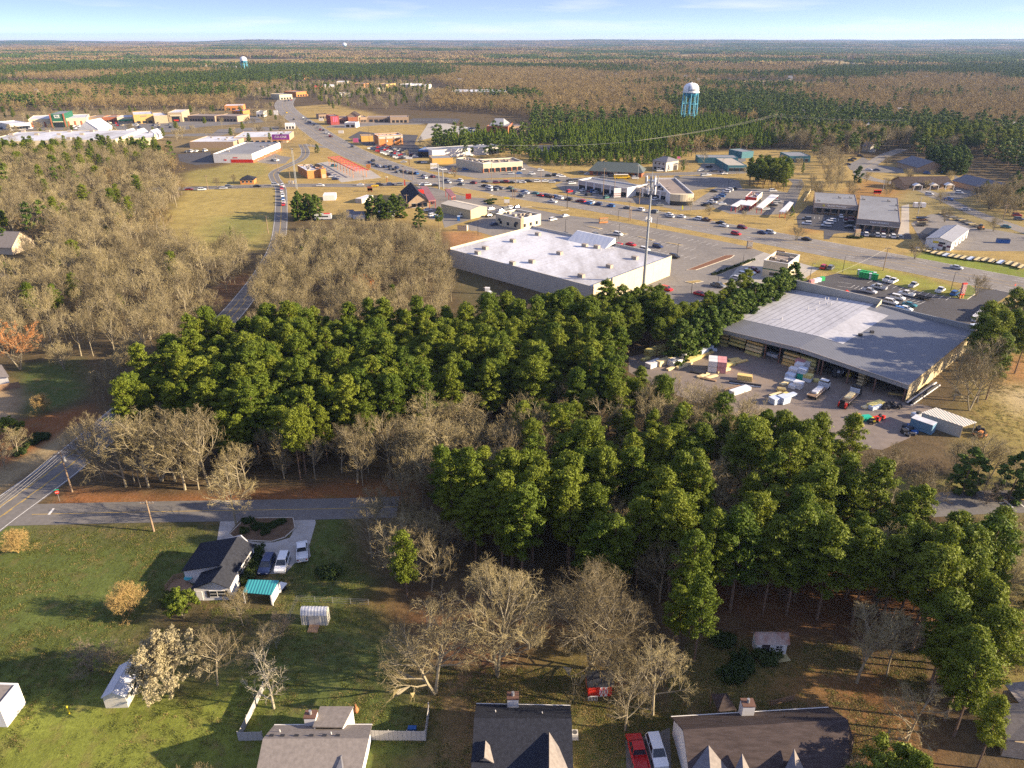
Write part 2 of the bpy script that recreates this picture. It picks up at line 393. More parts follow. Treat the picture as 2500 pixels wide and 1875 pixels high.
M_KERB = mat('kerb_concrete', (0.42, 0.38, 0.31), 0.9, 0.15, 0.7)
def resample(l, step):
 l = [Vector(p) for p in l]; out = [l[0].copy()]; acc = 0
 for a, b in zip(l, l[1:]):
  d = (b - a).length; k = max(1, int(round(d / step)))
  out += [a.lerp(b, (i + 1) / k) for i in range(k)]
 return out
def smooth(l, it=2):
 for _ in range(it):
  o = [l[0]]
  for a, b in zip(l, l[1:]): o += [a.lerp(b, .25), a.lerp(b, .75)]
  l = o + [l[-1]]
 return l
ROADPOLYS = []
class Road:
 def __init__(s, name, center, width, m, z, ends=None):
  c = resample(smooth(center), 4.0)
  s.c = c; s.n = []; s.w = width
  for i in range(len(c)):
   d = (c[min(i + 1, len(c) - 1)] - c[max(i - 1, 0)]); d.z = 0; d.normalize(); s.n.append(Vector((-d.y, d.x, 0)))
  wf = width if callable(width) else (lambda t: width)
  s.wf = [wf(i / (len(c) - 1)) for i in range(len(c))]
  s.z = z
  mb = MB()
  vs = []
  for p, q, w in zip(c, s.n, s.wf): vs += [(p + q * w / 2).to_tuple()[:2] + (z,), (p - q * w / 2).to_tuple()[:2] + (z,)]
  mb.add(vs, [(2 * i, 2 * i + 1, 2 * i + 3, 2 * i + 2) for i in range(len(c) - 1)])
  s.o = tag(mb.obj(name, m), kind='structure')
  ROADPOLYS.append([Vector(vs[2 * i]) for i in range(len(c))] + [Vector(vs[2 * i + 1]) for i in reversed(range(len(c)))])
 def line(s, mb, off, wd=0.15, dash=0, i0=0.0, i1=1.0, mi=0):
  """painted line at fraction off (-0.5..0.5) of the width"""
  L = len(s.c) - 1; acc = 0
  for i in range(int(L * i0), int(L * i1)):
   if dash and (i % dash): continue
   a, b = s.c[i] + s.n[i] * s.wf[i] * off, s.c[i + 1] + s.n[i + 1] * s.wf[i + 1] * off
   na, nb = s.n[i] * wd / 2, s.n[i + 1] * wd / 2; z = Vector((0, 0, s.z + 0.012))
   f = lambda v: (v.x, v.y, z.z)
   mb.quad(f(a + na), f(a - na), f(b - nb), f(b + nb), mi)
 def at(s, frac, off=0.0):
  i = min(int(frac * (len(s.c) - 1)), len(s.c) - 2)
  p = s.c[i] + s.n[i] * s.wf[i] * off; d = s.c[i + 1] - s.c[i]
  return Vector((p.x, p.y, s.z)), math.atan2(d.y, d.x)
 def near(s, p):
  i = min(range(len(s.c)), key=lambda k: (s.c[k].x - p.x) ** 2 + (s.c[k].y - p.y) ** 2)
  i = min(i, len(s.c) - 2); d = s.c[i + 1] - s.c[i]
  return math.atan2(d.y, d.x)
def mid(a, b): return P(((a[0] + b[0]) / 2, (a[1] + b[1]) / 2))
hw_pairs=[((676,243),(728,236)),((671,256),(711,254)),((681,271),(717,268)),((698,290),(748,288)),((723,309),(784,306)),((762,337),(821,332)),((800,360),(866,358)),
   ((850,388),(926,385)),((917,414),(1010,412)),((1020,446),(1096,437)),((1110,465),(1190,446)),((1210,480),(1290,461)),((1464,525),(1514,490)),((1640,558),(1690,526)),((1850,600),(1890,558)),
   ((1975,627),(2040,584)),((2172,660),(2222,621)),((2380,698),(2440,667)),((2600,735),(2660,710)),((3000,805),(3060,790))]
HW = Road('highway', [mid(a, b) for a, b in hw_pairs], 25.0, M_ASPH, 0.05)
# local road on the left and its side road
LOCAL=Road('local_road',pts(F,[(653,312),(662,328),(655,343),(622,358),(590,372),(592,385),(607,404),(608,430),(607,480),(600,530),(570,585),(540,630),(500,680),(410,768),(335,835),(262,900),(190,963),(123,1019),(60,1065),(-15,1118),(-110,1190),(-260,1310)]),
             lambda t: 6.8 if t < 0.62 else 6.8 + min(1, (t - 0.62) / 0.2) * 3.2, M_LOCAL, 0.055)
SIDE = Road('side_road', pts(F, [(15, 1113), (300, 1106), (690, 1100), (860, 1095)]), 7.2, M_LOCAL, 0.045)
SIDE2 = Road('side_street', pts(F, [(1990, 1092), (2100, 1085), (2212, 1082), (2500, 1080)]), 8.0, M_LOCAL, 0.045)
CROSS=Road('cross_road',pts(F,[(300,408),(380,408),(500,404),(600,401),(700,400),(800,401),(900,395),(960,391),(1130,391),(1240,389),(1330,381),(1430,376),(1530,374),(1620,371),(1700,362)]),11.0,M_LOCAL,0.045)
BACK=Road('office_road',pts(F,[(1950,322),(1905,338),(1880,357),(1850,372),(1880,388),(1960,400),(2020,420),(2090,455),(2160,480),(2260,515),(2400,555)]),9.0,M_ASPH,0.045)
JUG = Road('link_road', pts(F, [(653, 312), (700, 318), (730, 318)]), 9.0, M_ASPH, 0.043)
mb = MB()
for off in (-0.235, 0.235): HW.line(mb, off, 0.18, 3)
for off in (-0.095, 0.095): HW.line(mb, off, 0.18, 0, mi=1)
for off in (-0.38, 0.38): HW.line(mb, off, 0.15, 3)
for off in (-0.485, 0.485): HW.line(mb, off, 0.15)
tag(mb.obj('highway_markings', [M_WHITE, M_YELLOW]), kind='structure')
mb = MB()
LOCAL.line(mb, -0.46, 0.15); LOCAL.line(mb, 0.46, 0.15)
for off in (-0.02, 0.02): LOCAL.line(mb, off, 0.13, 0, 0.0, 0.7, 1)
for off in (-0.16, 0.12): LOCAL.line(mb, off, 0.15, 0, 0.7, 1.0, 1)
for off in (-0.135, 0.145): LOCAL.line(mb, off, 0.13, 2, 0.7, 1.0, 1)
SIDE.line(mb, 0.0, 0.12, 0, 0.1, 1.0, 1)
CROSS.line(mb, 0.01, 0.14, 0, mi=1); CROSS.line(mb, -0.47, 0.14); CROSS.line(mb, 0.47, 0.14)
BACK.line(mb, 0.01, 0.14, 0, mi=1)
tag(mb.obj('road_markings', [M_WHITE, M_YELLOW]), kind='structure')
# speed-table markings on the side street at the right edge
mb = MB()
a = pts(ls, [(1350, 1400), (1700, 1395), (1700, 1530), (1520, 1538)])
tag(MB().prism(a, 0.03, 0.062).obj('speed_table', M_NEWA), kind='structure')
for l in ([(1430, 1398), (1448, 1398), (1600, 1532), (1580, 1532)], [(1535, 1396), (1552, 1396), (1700, 1520), (1700, 1532)]):
 q = pts(ls, l, 0.07); mb.quad(*q)
for l in ([(1450,1480),(1510,1482),(1470,1497)],[(1480,1507),(1540,1512),(1500,1527)],[(1575,1402),(1640,1397),(1660,1415)],[(1610,1420),(1680,1425),(1650,1432)]):
 mb.tri(*pts(ls, l, 0.07))
q = pts(ls, [(1430, 1456), (1700, 1452), (1700, 1458), (1430, 1462)], 0.071); mb.quad(*q, mi=1)
tag(mb.obj('speed_table_markings', [M_WHITE, M_YELLOW]), kind='structure')
q = pts(b1, [(305, 30), (322, 30), (352, -10), (338, -10)], 0.068)
tag(MB().quad(*q).obj('stop_line', M_WHITE), kind='structure')
# ---------------------------------------------------------------- paved lots
LOTS = []
def lot(name, c, l, m, z=0.03, kerb=False):
 poly = pts(c, l)
 o = tag(MB().prism(poly, z - 0.03, z, bottom=False).obj(name, m), kind='structure')
 LOTS.append(poly)
 if kerb:
  k = MB()
  for a, b in zip(poly, poly[1:] + poly[:1]):
   d = b - a
   if d.length > 1: k.box(((a.x + b.x) / 2, (a.y + b.y) / 2, 0.0), (d.length, 0.22, 0.16), math.atan2(d.y, d.x), base=True)
  k.obj('kerb', M_KERB, o)
 return poly
lot('store_car_park',F,[(1030,500),(1075,478),(1150,455),(1200,462),(1330,478),(1480,505),(1612,532),(1650,545),(1640,600),(1600,640),(1540,670),(1440,660),(1400,640),(1250,560)],M_LOT,0.03)
lot('store_drive', F, [(960, 492), (1030, 470), (1090, 448), (1080, 430), (1000, 430), (950, 455)], M_LOT, 0.028)
lot('restaurant_lot',F,[(1600,570),(1650,545),(1770,580),(1740,600),(1700,640),(1590,650),(1560,620)],M_CONC,0.034)
lot('lumber_car_park',m3,[(740,190),(1010,125),(1130,150),(1270,168),(1530,240),(1790,285),(1830,292),(1905,262),(1890,215),(2140,245),(2060,300),(1830,470),(1900,510),(1700,560),(1300,380)],M_NEWA,0.034)
lot('lumber_yard',m3,[(-330,660),(-100,620),(170,530),(1450,700),(1500,955),(1620,985),(1480,1180),(1300,1260),(1000,1230),(700,1160),(300,1020),(-100,880),(-330,760)],M_YARD,0.03)
lot('pharmacy_lot',ph,[(-80,470),(60,330),(130,320),(160,430),(640,470),(1230,640),(1390,700),(1400,760),(1200,755),(560,675),(400,690),(340,760),(270,760),(270,650),(-60,610)],M_NEWA,0.034)
lot('pharmacy_side_drive', ph, [(1270, 330), (1365, 310), (1370, 690), (1220, 700), (1260, 560)], M_CONC, 0.036)
lot('trailer_shop_lot',rt,[(1080,880),(1280,790),(1480,800),(1800,930),(2000,960),(2260,1010),(2330,1160),(1900,1160),(1500,1150),(1200,1090)],M_LOT,0.03)
lot('mall_front_lot',sm,[(-130,430),(0,380),(170,370),(800,580),(1320,620),(1600,680),(1990,430),(2230,380),(2300,520),(2120,640),(1850,740),(1500,760),(1130,690),(690,640),(600,640),(330,600),(0,540)],M_LOT,0.034)
lot('mall_rear_lot',sm,[(0,380),(440,310),(700,330),(900,440),(1060,400),(1560,310),(2000,330),(2260,380),(2000,440),(1300,560),(200,440)],M_LOCAL,0.03)
lot('drive_in_lot',so,[(220,930),(440,720),(620,690),(900,690),(1170,740),(1350,560),(1380,620),(1340,720),(1230,1010),(800,1030),(430,1010)],M_LOT,0.036)
lot('curved_drive',so,[(1180,560),(1340,570),(1390,640),(1330,730),(1240,800),(1160,760),(1240,620)],M_LOCAL,0.04)
lot('arched_shops_lot',ix,[(330,460),(700,360),(1000,300),(1560,340),(1640,400),(2212,560),(2100,560),(1500,540),(1000,560),(560,480)],M_LOT,0.034)
lot('red_brick_lot',hw,[(1880,870),(2030,640),(2212,630),(2640,720),(2600,760),(2300,790),(2080,820)],M_CONC,0.03)
lot('dark_overflow_lot', hw, [(1700, 640), (1830, 575), (2160, 570), (2440, 580), (2400, 640), (2000, 640)], M_NEWA, 0.032)
lot('brick_shops_lot', hw, [(700, 690), (880, 620), (1900, 630), (1990, 650), (1400, 660), (1000, 700)], M_LOT, 0.03)
lot('dealer_lot',hw,[(1260,960),(1400,900),(1850,900),(1960,980),(1950,1080),(1700,1100),(1560,1060)],M_NEWA,0.034)
lot('hotel_lot', hw, [(1000, 820), (1150, 740), (1310, 760), (1900, 790), (1850, 910), (1240, 930)], M_NEWA, 0.032)
lot('blue_pond_lot',hb,[(950,935),(1200,925),(1800,905),(1830,980),(1600,1050),(1400,1040),(1150,960)],M_NEWA,0.03)
lot('wash_lot',oil,[(640,200),(830,170),(1040,200),(1560,320),(1740,440),(1400,480),(1060,520),(900,400)],M_CONC,0.034)
lot('gas_lot',ix,[(60,700),(250,640),(400,670),(700,760),(900,800),(1100,810),(860,860),(500,900),(300,900)],M_LOT,0.034)
lot('warehouse_lot',ix,[(330,930),(510,870),(1000,830),(1330,930),(1100,1060),(900,1070),(680,1100),(360,1080)],M_LOT,0.03)
lot('cream_restaurant_lot',ix,[(860,1140),(1100,1040),(1330,930),(1500,920),(1700,950),(2150,1040),(2100,1100),(1850,1170),(1530,1220),(900,1230),(760,1180)],M_LOT,0.036)
lot('grocery_car_park',pb,[(-60,300),(380,240),(1150,205),(2212,190),(2700,150),(3300,130),(3400,200),(2600,260),(2212,330),(1900,330),(1540,300),(0,310)],M_LOCAL,0.03)
lot('grocery_front_lot',lf,[(-300,330),(200,300),(640,290),(700,240),(1500,200),(1560,250),(850,290),(700,330),(300,330)],M_LOCAL,0.028)
lot('tyre_shop_lot', lf, [(180, 560), (600, 530), (640, 680), (400, 700), (200, 650)], M_NEWA, 0.03)
lot('tyre_shop_front',lf,[(1160,600),(1360,520),(1500,580),(1640,600),(1560,680),(1400,690),(1180,660)],M_LOT,0.03)
lot('office_lot',so,[(0,480),(100,330),(300,300),(620,260),(640,330),(420,400),(390,480),(200,490)],M_LOCAL,0.03)
lot('office_park_lot',rt,[(1500,560),(1520,400),(1700,500),(2050,480),(1900,560),(1560,640),(1330,640),(1200,600)],M_LOCAL,0.03)
lot('church_lot', rt, [(440, 300), (600, 220), (760, 300), (1000, 330), (1010, 380), (640, 370), (480, 350)], M_LOCAL, 0.03)
lot('gravel_drive',hs,[(365,150),(385,30),(500,25),(440,100),(470,140),(600,155),(700,158),(800,130),(832,70),(822,10),(945,5),(955,40),(930,130),(915,180),(925,240),(900,262),(830,280),(770,345),(590,345),(580,240),(560,170),(450,150)],M_GRAVEL,0.03)
lot('gravel_drive_bottom', b2, [(1830, 1480), (1990, 1450), (2120, 1400), (2130, 1680), (1850, 1760)], M_LOCAL, 0.03)
# islands of grass inside the big car park, with kerbs
isl = mat('island_grass', DRY, 0.95, 0.25, 1.2)
def island(c, l, m=None, name='parking_island'):
 poly = pts(c, l)
 o = tag(MB().prism(poly, 0.03, 0.17, bottom=False).obj(name, m or isl), kind='structure')
 k = MB()
 for a, b in zip(poly, poly[1:] + poly[:1]):
  d = b - a; k.box(((a.x + b.x) / 2, (a.y + b.y) / 2, 0.03), (d.length + .1, 0.2, 0.16), math.atan2(d.y, d.x), base=True)
 k.obj('kerb', M_KERB, o)
for l in ([(1365,118),(1400,120),(1515,142),(1480,147)],[(1590,165),(1620,163),(1745,190),(1715,194)],[(1820,212),(1850,212),(1990,245),(1960,248)],[(2070,268),(2110,268),(2240,290),(2200,292)]):
 island(st, l)
island(m3, [(40, 105), (290, 10), (350, 8), (330, 25), (100, 105)], mat('mulch', (0.16, 0.075, 0.04), 0.95, 0.3, 1.5))
island(m3, [(210, 138), (430, 45), (480, 38), (440, 60), (240, 140)], mat('hedge_bed', (0.12, 0.10, 0.04), 0.95, 0.3, 1.5))
island(m3, [(30, 180), (120, 170), (150, 178), (80, 192)]); island(m3, [(250, 195), (310, 185), (360, 200), (320, 212)])
island(ix, [(590, 690), (700, 665), (1100, 740), (1180, 770), (1140, 785), (900, 790), (640, 720)])
island(ix,[(1080,870),(1180,800),(1330,790),(1700,860),(2100,930),(2150,960),(2050,970),(1680,920),(1500,935),(1350,930)])
island(rr,[(1330,815),(1500,710),(1590,770),(1600,820),(1480,905),(1400,900)],mat('lawn_island',(0.14,0.16,0.03),.95,.25,1.0))
island(hs,[(440,110),(520,30),(600,15),(820,12),(832,75),(770,130),(690,155),(560,148),(470,135)],mat('bed_litter',(0.11,0.07,0.04),.95,.3,.8))
# parking bay lines
mbk = MB()
def bays(c, a, b, n, ln=5.0, side=1, w=0.13, z=0.048):
 p, q = P(c(*a)), P(c(*b)); d = (q - p); u = d.normalized(); nn = Vector((-u.y, u.x, 0)) * side
 for i in range(n + 1):
  s0 = p + d * (i / n); s1 = s0 + nn * ln; o = u * w / 2
  mbk.quad((s0.x + o.x, s0.y + o.y, z), (s0.x - o.x, s0.y - o.y, z), (s1.x - o.x, s1.y - o.y, z), (s1.x + o.x, s1.y + o.y, z))
bays(rr, (270, 655), (1270, 870), 12, 5.2, -1); bays(rr, (0, 700), (0, 860), 3, 5, -1)
bays(lb, (40, 400), (260, 445), 4, 5, -1); bays(lb, (700, 560), (930, 620), 4, 5, -1); bays(lb, (500, 700), (820, 540), 5, 5, -1)
bays(st,(1600,270),(2300,420),14,5,1);bays(st,(1420,160),(2300,340),18,5,1);bays(st,(1500,90),(2500,300),20,5,1)
bays(ph,(150,470),(650,510),8,5,-1);bays(ph,(720,690),(1290,745),10,5,1);bays(ph,(700,640),(1230,680),9,4.5,1)
bays(sm, (1740, 700), (2250, 420), 16, 5, 1); bays(sm, (40, 500), (600, 600), 10, 5, 1)
bays(hw, (2080, 680), (2640, 700), 18, 5, 1); bays(hw, (1850, 600), (2400, 605), 24, 5, 1)
tag(mbk.obj('parking_lines', M_WHITE), kind='structure')
# ---------------------------------------------------------------- building helpers
FOOT = []
def objw(mb, name, mats, root, smooth=False):
 """world-space builder -> part of root"""
 l = root.location; mb.v = [(x - l.x, y - l.y, z - l.z) for x, y, z in mb.v]
 return mb.obj(name, mats, root, smooth)
def subw(mb, name, mats, part, root):
 l = root.location; mb.v = [(x - l.x, y - l.y, z - l.z) for x, y, z in mb.v]
 return mb.obj(name, mats, part)
def area(p): return sum(p[i][0] * p[(i + 1) % len(p)][1] - p[(i + 1) % len(p)][0] * p[i][1] for i in range(len(p))) / 2
def ccw(p): return list(p) if area(p) > 0 else list(reversed(p))
def flat(v): return Vector((v[0], v[1], 0))
def rect3(c, A, B, C, z):
 a, b, d = (flat(P(c(*q), z)) for q in (A, B, C))
 u = (a - b); n = Vector((-u.y, u.x, 0)).normalized(); w = (d - b).dot(n)
 return ccw([a, b, b + n * w, a + n * w])
def rect2(c, A, B, z, depth):
 a, b = (flat(P(c(*q), z)) for q in (A, B)); u = b - a; n = Vector((-u.y, u.x, 0)).normalized()
 if n.y < 0: n = -n
 return ccw([a, b, b + n * depth, a + n * depth])
def inset(poly, d):
 n = len(poly); out = []
 for i in range(n):
  a, b, c = poly[i - 1], poly[i], poly[(i + 1) % n]
  u, v = flat(b - a).normalized(), flat(c - b).normalized(); nu, nv_ = Vector((-u.y, u.x, 0)), Vector((-v.y, v.x, 0))
  m = (nu + nv_); k = m.length_squared
  out.append(flat(b) + m * (2 * d / k if k > 1e-6 else d) )
 return out
def cen(poly): return sum((flat(p) for p in poly), Vector()) / len(poly)
def near_edge(poly):
 """index of the edge that faces the camera most"""
 best = None
 for i in range(len(poly)):
  a, b = poly[i], poly[(i + 1) % len(poly)]; e = flat(b - a); n = Vector((e.y, -e.x, 0)).normalized(); m = (a + b) / 2
  s = n.dot(-m.normalized()) * 1.0
  if best is None or s > best[0]: best = (s, i)
 return best[1]
M_GLASS = mat('dark_glass', (0.02, 0.025, 0.032), 0.12, 0.1, 0.5, spec=0.6)
M_FRAME = mat('white_trim', (0.68, 0.66, 0.62), 0.6, 0.06, 1.0)
M_DOOR = mat('dark_door', (0.06, 0.05, 0.05), 0.6, 0.1, 1.0)
M_UNIT = mat('roof_unit_metal', (0.33, 0.28, 0.22), 0.6, 0.15, 1.0)
M_UNITD = mat('roof_unit_grille', (0.05, 0.05, 0.055), 0.7, 0.1, 1.0)
M_ROOFW = streaky('white_membrane', (0.52, 0.53, 0.56), (0.27, 0.255, 0.25), 0.75, 0.06, 0.95, (1, 0.3, 1))
M_ROOFG = streaky('grey_membrane', (0.20, 0.205, 0.215), (0.14, 0.14, 0.145), 0.8, 0.05, 0.6)
M_ROOFB = streaky('brown_gravel_roof', (0.25, 0.20, 0.165), (0.17, 0.14, 0.12), 0.9, 0.05, 0.7)
M_CREAM = mat('cream_stucco', (0.56, 0.485, 0.33), 0.9, 0.08, 0.4)
M_CREAM2 = mat('pale_block', (0.45, 0.42, 0.36), 0.9, 0.08, 0.4)
M_WHITEW = mat('white_wall', (0.66, 0.64, 0.6), 0.85, 0.07, 0.5)
M_BRICK = mat('red_brick', (0.33, 0.115, 0.055), 0.9, 0.2, 1.2)
M_BRICKO = mat('orange_brick', (0.46, 0.195, 0.06), 0.9, 0.18, 1.2)
M_TANB = mat('tan_brick', (0.36, 0.26, 0.17), 0.9, 0.15, 1.0)
M_STONE = mat('brown_stone', (0.27, 0.195, 0.135), 0.9, 0.25, 1.5)
M_RED = mat('red_paint', (0.56, 0.035, 0.02), 0.5, 0.08, 0.8)
M_GREEN = mat('dark_green_paint', (0.02, 0.11, 0.06), 0.6, 0.08, 0.8)
M_TEAL = mat('teal_paint', (0.05, 0.16, 0.19), 0.6, 0.1, 0.8)
M_BLACK = mat('black_metal', (0.025, 0.025, 0.028), 0.6, 0.15, 0.8)
M_BLUE = mat('blue_paint', (0.02, 0.09, 0.28), 0.45, 0.1, 0.8)
M_YELL = mat('yellow_paint', (0.62, 0.48, 0.03), 0.55, 0.1, 0.8)
M_PURP = mat('purple_print', (0.18, 0.03, 0.20), 0.6, 0.2, 0.6)
M_PINK = mat('pink_print', (0.62, 0.13, 0.26), 0.6, 0.15, 0.6)
M_SHING = mat('charcoal_shingles', (0.026, 0.028, 0.036), 0.95, 0.3, 2.2, bump=0.2, spec=0.08)
M_SHINGG = mat('grey_shingles', (0.21, 0.185, 0.165), 0.95, 0.2, 2.0, bump=0.2, spec=0.08)
M_SHINGB = mat('brown_shingles', (0.062, 0.048, 0.044), 0.95, 0.35, 1.2, stretch=(0.4, 2.0, 1), bump=0.2, spec=0.08)
M_SHINGS = mat('slate_shingles', (0.14, 0.14, 0.155), 0.95, 0.2, 2.0)
M_SEAM = ribbed('grey_metal_roof', (0.26, 0.26, 0.265), 0.45, 0.7, 0, 0.4)
M_SEAMW = ribbed('white_metal_roof', (0.62, 0.62, 0.61), 0.45, 0.5, 0, 0.4)
M_SEAMD = ribbed('green_grey_metal_roof', (0.085, 0.10, 0.085), 0.5, 0.6, 0, 0.4)
M_CORR = ribbed('beige_corrugated', (0.50, 0.41, 0.24), 0.6, 0.5, 0, 0.5)
M_LAMP = mat('lamp_grey', (0.30, 0.30, 0.30), 0.5, 0.1, 1.0, metal=0.4)
M_WOOD = mat('pole_wood', (0.26, 0.185, 0.12), 0.9, 0.2, 1.0)
def wallbox(mb, a, b, t0, t1, z0, z1, out0, out1, mi=0):
 """box on wall a->b from fraction/metre t0..t1 along it, standing out0..out1 proud of it"""
 u = flat(b - a).normalized(); n = Vector((u.y, -u.x, 0))
 q = [a + u * t0 + n * out0, a + u * t1 + n * out0, a + u * t1 + n * out1, a + u * t0 + n * out1]
 return mb.prism(ccw(q), z0, z1, mi)
class Bld:
 def __init__(s, name, label, cat, poly, h, wall, roof, par=0.5, roof_z=None, group=None, coping=None):
  s.poly = ccw([flat(p) for p in poly]); s.h = h; c = cen(s.poly)
  FOOT.append(s.poly)
  s.r = thing(name, label, cat, c, 0, group)
  q = inset(s.poly, 0.3); n = len(s.poly); s.walls = []
  for i in range(n):
   j = (i + 1) % n
   m = wall[i % len(wall)] if isinstance(wall, list) else wall
   s.walls.append(objw(MB().prism([s.poly[i], s.poly[j], q[j], q[i]], 0, h + par), 'wall', m, s.r))
  s.roof = objw(MB().prism(inset(s.poly, 0.305), h - 0.25, h), 'roof', roof, s.r)
  if coping:
   mb = MB(); o, k = inset(s.poly, -0.06), inset(s.poly, 0.36)
   for i in range(n): mb.prism([o[i], o[(i + 1) % n], k[(i + 1) % n], k[i]], h + par + 0.004, h + par + 0.14)
   objw(mb, 'coping', coping, s.r)
 def edge(s, i): return s.poly[i % len(s.poly)], s.poly[(i + 1) % len(s.poly)]
 def win(s, i, n, z0, z1, w, m=None, t0=0.06, t1=0.94, name='window', frame=True, out=0.05):
  a, b = s.edge(i); L = flat(b - a).length
  for k in range(n):
   t = L * (t0 + (t1 - t0) * (k + 0.5) / n)
   o = objw(wallbox(MB(), a, b, t - w / 2, t + w / 2, z0, z1, -0.02, out), name, m or M_GLASS, s.r)
   if frame:
    subw(wallbox(MB(),a,b,t-w/2-.1,t+w/2+.1,z1,z1+.12,-.01,out+.03),'lintel',M_FRAME,o,s.r);subw(wallbox(MB(),a,b,t-w/2-.1,t+w/2+.1,z0-.12,z0,-.01,out+.05),'sill',M_FRAME,o,s.r)
 def band(s, i, z0, z1, m, t0=0.0, t1=1.0, out=0.08, name='band'):
  a, b = s.edge(i); L = flat(b - a).length
  return objw(wallbox(MB(), a, b, L * t0, L * t1, z0, z1, -.01, out), name, m, s.r)
 def awning(s, i, z0, z1, m, d, t0=0.0, t1=1.0, name='awning'):
  a, b = s.edge(i); u = flat(b - a).normalized(); L = flat(b - a).length; n = Vector((u.y, -u.x, 0))
  p, q = a + u * L * t0, a + u * L * t1; up = Vector((0, 0, 1))
  mb = MB(); V = [p + up * z1, q + up * z1, q + n * d + up * z0, p + n * d + up * z0, p + up * z0, q + up * z0]
  mb.add(V, [(3, 2, 1, 0), (0, 4, 3), (1, 2, 5), (4, 5, 2, 3), (0, 1, 5, 4)])
  return objw(mb, name, m, s.r)
 def units(s, l, c=None, size=(1.9, 1.5, 1.1)):
  for p in l:
   q = P(c(*p), s.h + 0.5) if c else Vector(p); rz = random.uniform(-.1, .1)
   a, b = s.edge(0); rz += math.atan2((b - a).y, (b - a).x)
   u = objw(MB().box((q.x, q.y, s.h), size, rz, base=True), 'roof_unit', M_UNIT, s.r)
   subw(MB().box((q.x-.9*math.cos(rz),q.y-.9*math.sin(rz),s.h+.25),(.25,1.2,.8),rz,base=True),'grille',M_UNITD,u,s.r)
 def scatter_units(s, n, size=(1.6, 1.3, 0.9), seed=0):
  r = random.Random(seed); a, b = s.edge(0); c_, d = s.edge(2)
  for _ in range(n):
   t, w = r.uniform(.12, .88), r.uniform(.2, .8); q = a.lerp(b, t).lerp(d.lerp(c_, t), w)
   s.units([q], None, size)
 def text(s, i, body, size, z, m, t=0.5, out=0.12, tilt=0.0):
  a, b = s.edge(i); u = flat(b - a).normalized(); n = Vector((u.y, -u.x, 0)); p = a + flat(b - a) * t + n * out
  o = link('sign_lettering', text_mesh(body, size, 0.03), s.r); o.data.materials.append(m)
  o.location = Vector((p.x, p.y, z)) - s.r.location; o.rotation_euler = (math.pi / 2 - tilt, 0, math.atan2(u.y, u.x))
  return o
def panel(pts_, th):
 mb = MB(); n = (pts_[1] - pts_[0]).cross(pts_[-1] - pts_[0]).normalized()
 if n.z < 0: n = -n
 k = len(pts_); lo = [p - n * th for p in pts_]
 a = sum((pts_[i].x * pts_[(i + 1) % k].y - pts_[(i + 1) % k].x * pts_[i].y) for i in range(k))
 f = [tuple(range(k)), tuple(reversed(range(k, 2 * k)))] + [(i, i + k, (i + 1) % k + k, (i + 1) % k) for i in range(k)]
 if a < 0: f = [tuple(reversed(x)) for x in f]
 return mb.add(list(pts_) + lo, f)
class Gable:
 """gabled block: poly[0]->poly[1] is an eave side, ridge runs along it"""
 def __init__(s,name,label,cat,poly,eave,ridge,wall,roof,over=0.4,hip=0.0,group=None,gable_m=None,root=None,lift=0.0):
  p = [flat(q) for q in poly]; 
  if area(p) < 0: p = [p[1], p[0], p[3], p[2]]
  s.poly = p; s.eave = eave
  FOOT.append(p) if root is None else None
  s.r = root or thing(name, label, cat, cen(p), 0, group)
  up = Vector((0, 0, 1)); a, b, c, d = p
  m0, m1 = (a + d) / 2, (b + c) / 2; u = (m1 - m0).normalized(); r0, r1 = m0 + u * hip, m1 - u * hip
  mb = MB(); base = [a, b, c, d]
  if hip: mb.prism(base, lift, eave)
  else:
   V = [x + up * lift for x in base] + [x + up * eave for x in base] + [m0 + up * (ridge - .05), m1 + up * (ridge - .05)]
   mb.add(V, [(0, 1, 5, 4), (2, 3, 7, 6), (1, 2, 6, 9, 5), (3, 0, 4, 8, 7), (3, 2, 1, 0)])
  s.wall = objw(mb, 'wall', wall, s.r)
  n = Vector((u.y, -u.x, 0)); w = (a - d).length / 2; sl = (ridge - eave) / w
  oe = over; rise = 0.06
  A, B_ = a + n * oe - u * over, b + n * oe + u * over; C_, D_ = c - n * oe + u * over, d - n * oe - u * over
  ze = eave - sl * oe + rise; zr = ridge + rise
  if hip: e0, e1 = r0, r1
  else: e0, e1 = m0 - u * over, m1 + u * over
  s.slopes = [objw(panel([A + up * ze, B_ + up * ze, e1 + up * zr, e0 + up * zr], .12), 'roof', roof, s.r),
     objw(panel([C_ + up * ze, D_ + up * ze, e0 + up * zr, e1 + up * zr], .12), 'roof', roof, s.r)]
  if hip:
   s.slopes += [objw(panel([B_+up*ze,C_+up*ze,e1+up*zr],.12),'roof',roof,s.r),objw(panel([D_+up*ze,A+up*ze,e0+up*zr],.12),'roof',roof,s.r)]
  objw(MB().tube(e0 + up * (zr + .02), e1 + up * (zr + .02), .1, .1, 4), 'ridge_cap', roof, s.r)
 edge = Bld.edge; win = Bld.win; band = Bld.band; awning = Bld.awning; text = Bld.text
def canopy(name, label, cat, c, l, z, m, post_m, th=0.45, posts=4, under=None, group=None):
 q = [flat(P(c(*p), z)) for p in l]; r = thing(name, label, cat, cen(q), 0, group); q = ccw(q)
 objw(MB().prism(q, z - th, z), 'canopy_roof', m, r)
 e = sorted(range(4), key=lambda i: -(q[(i + 1) % 4] - q[i]).length)[:2]
 for k, i in enumerate(e):
  a, b = inset(q, .5)[i], inset(q, .5)[(i + 1) % 4]
  for j in range(posts):
   p = a.lerp(b, j / (posts - 1)); objw(MB().box((p.x, p.y, 0), (.25, .25, z - th), 0, base=True), 'post', post_m, r)
 return r, q
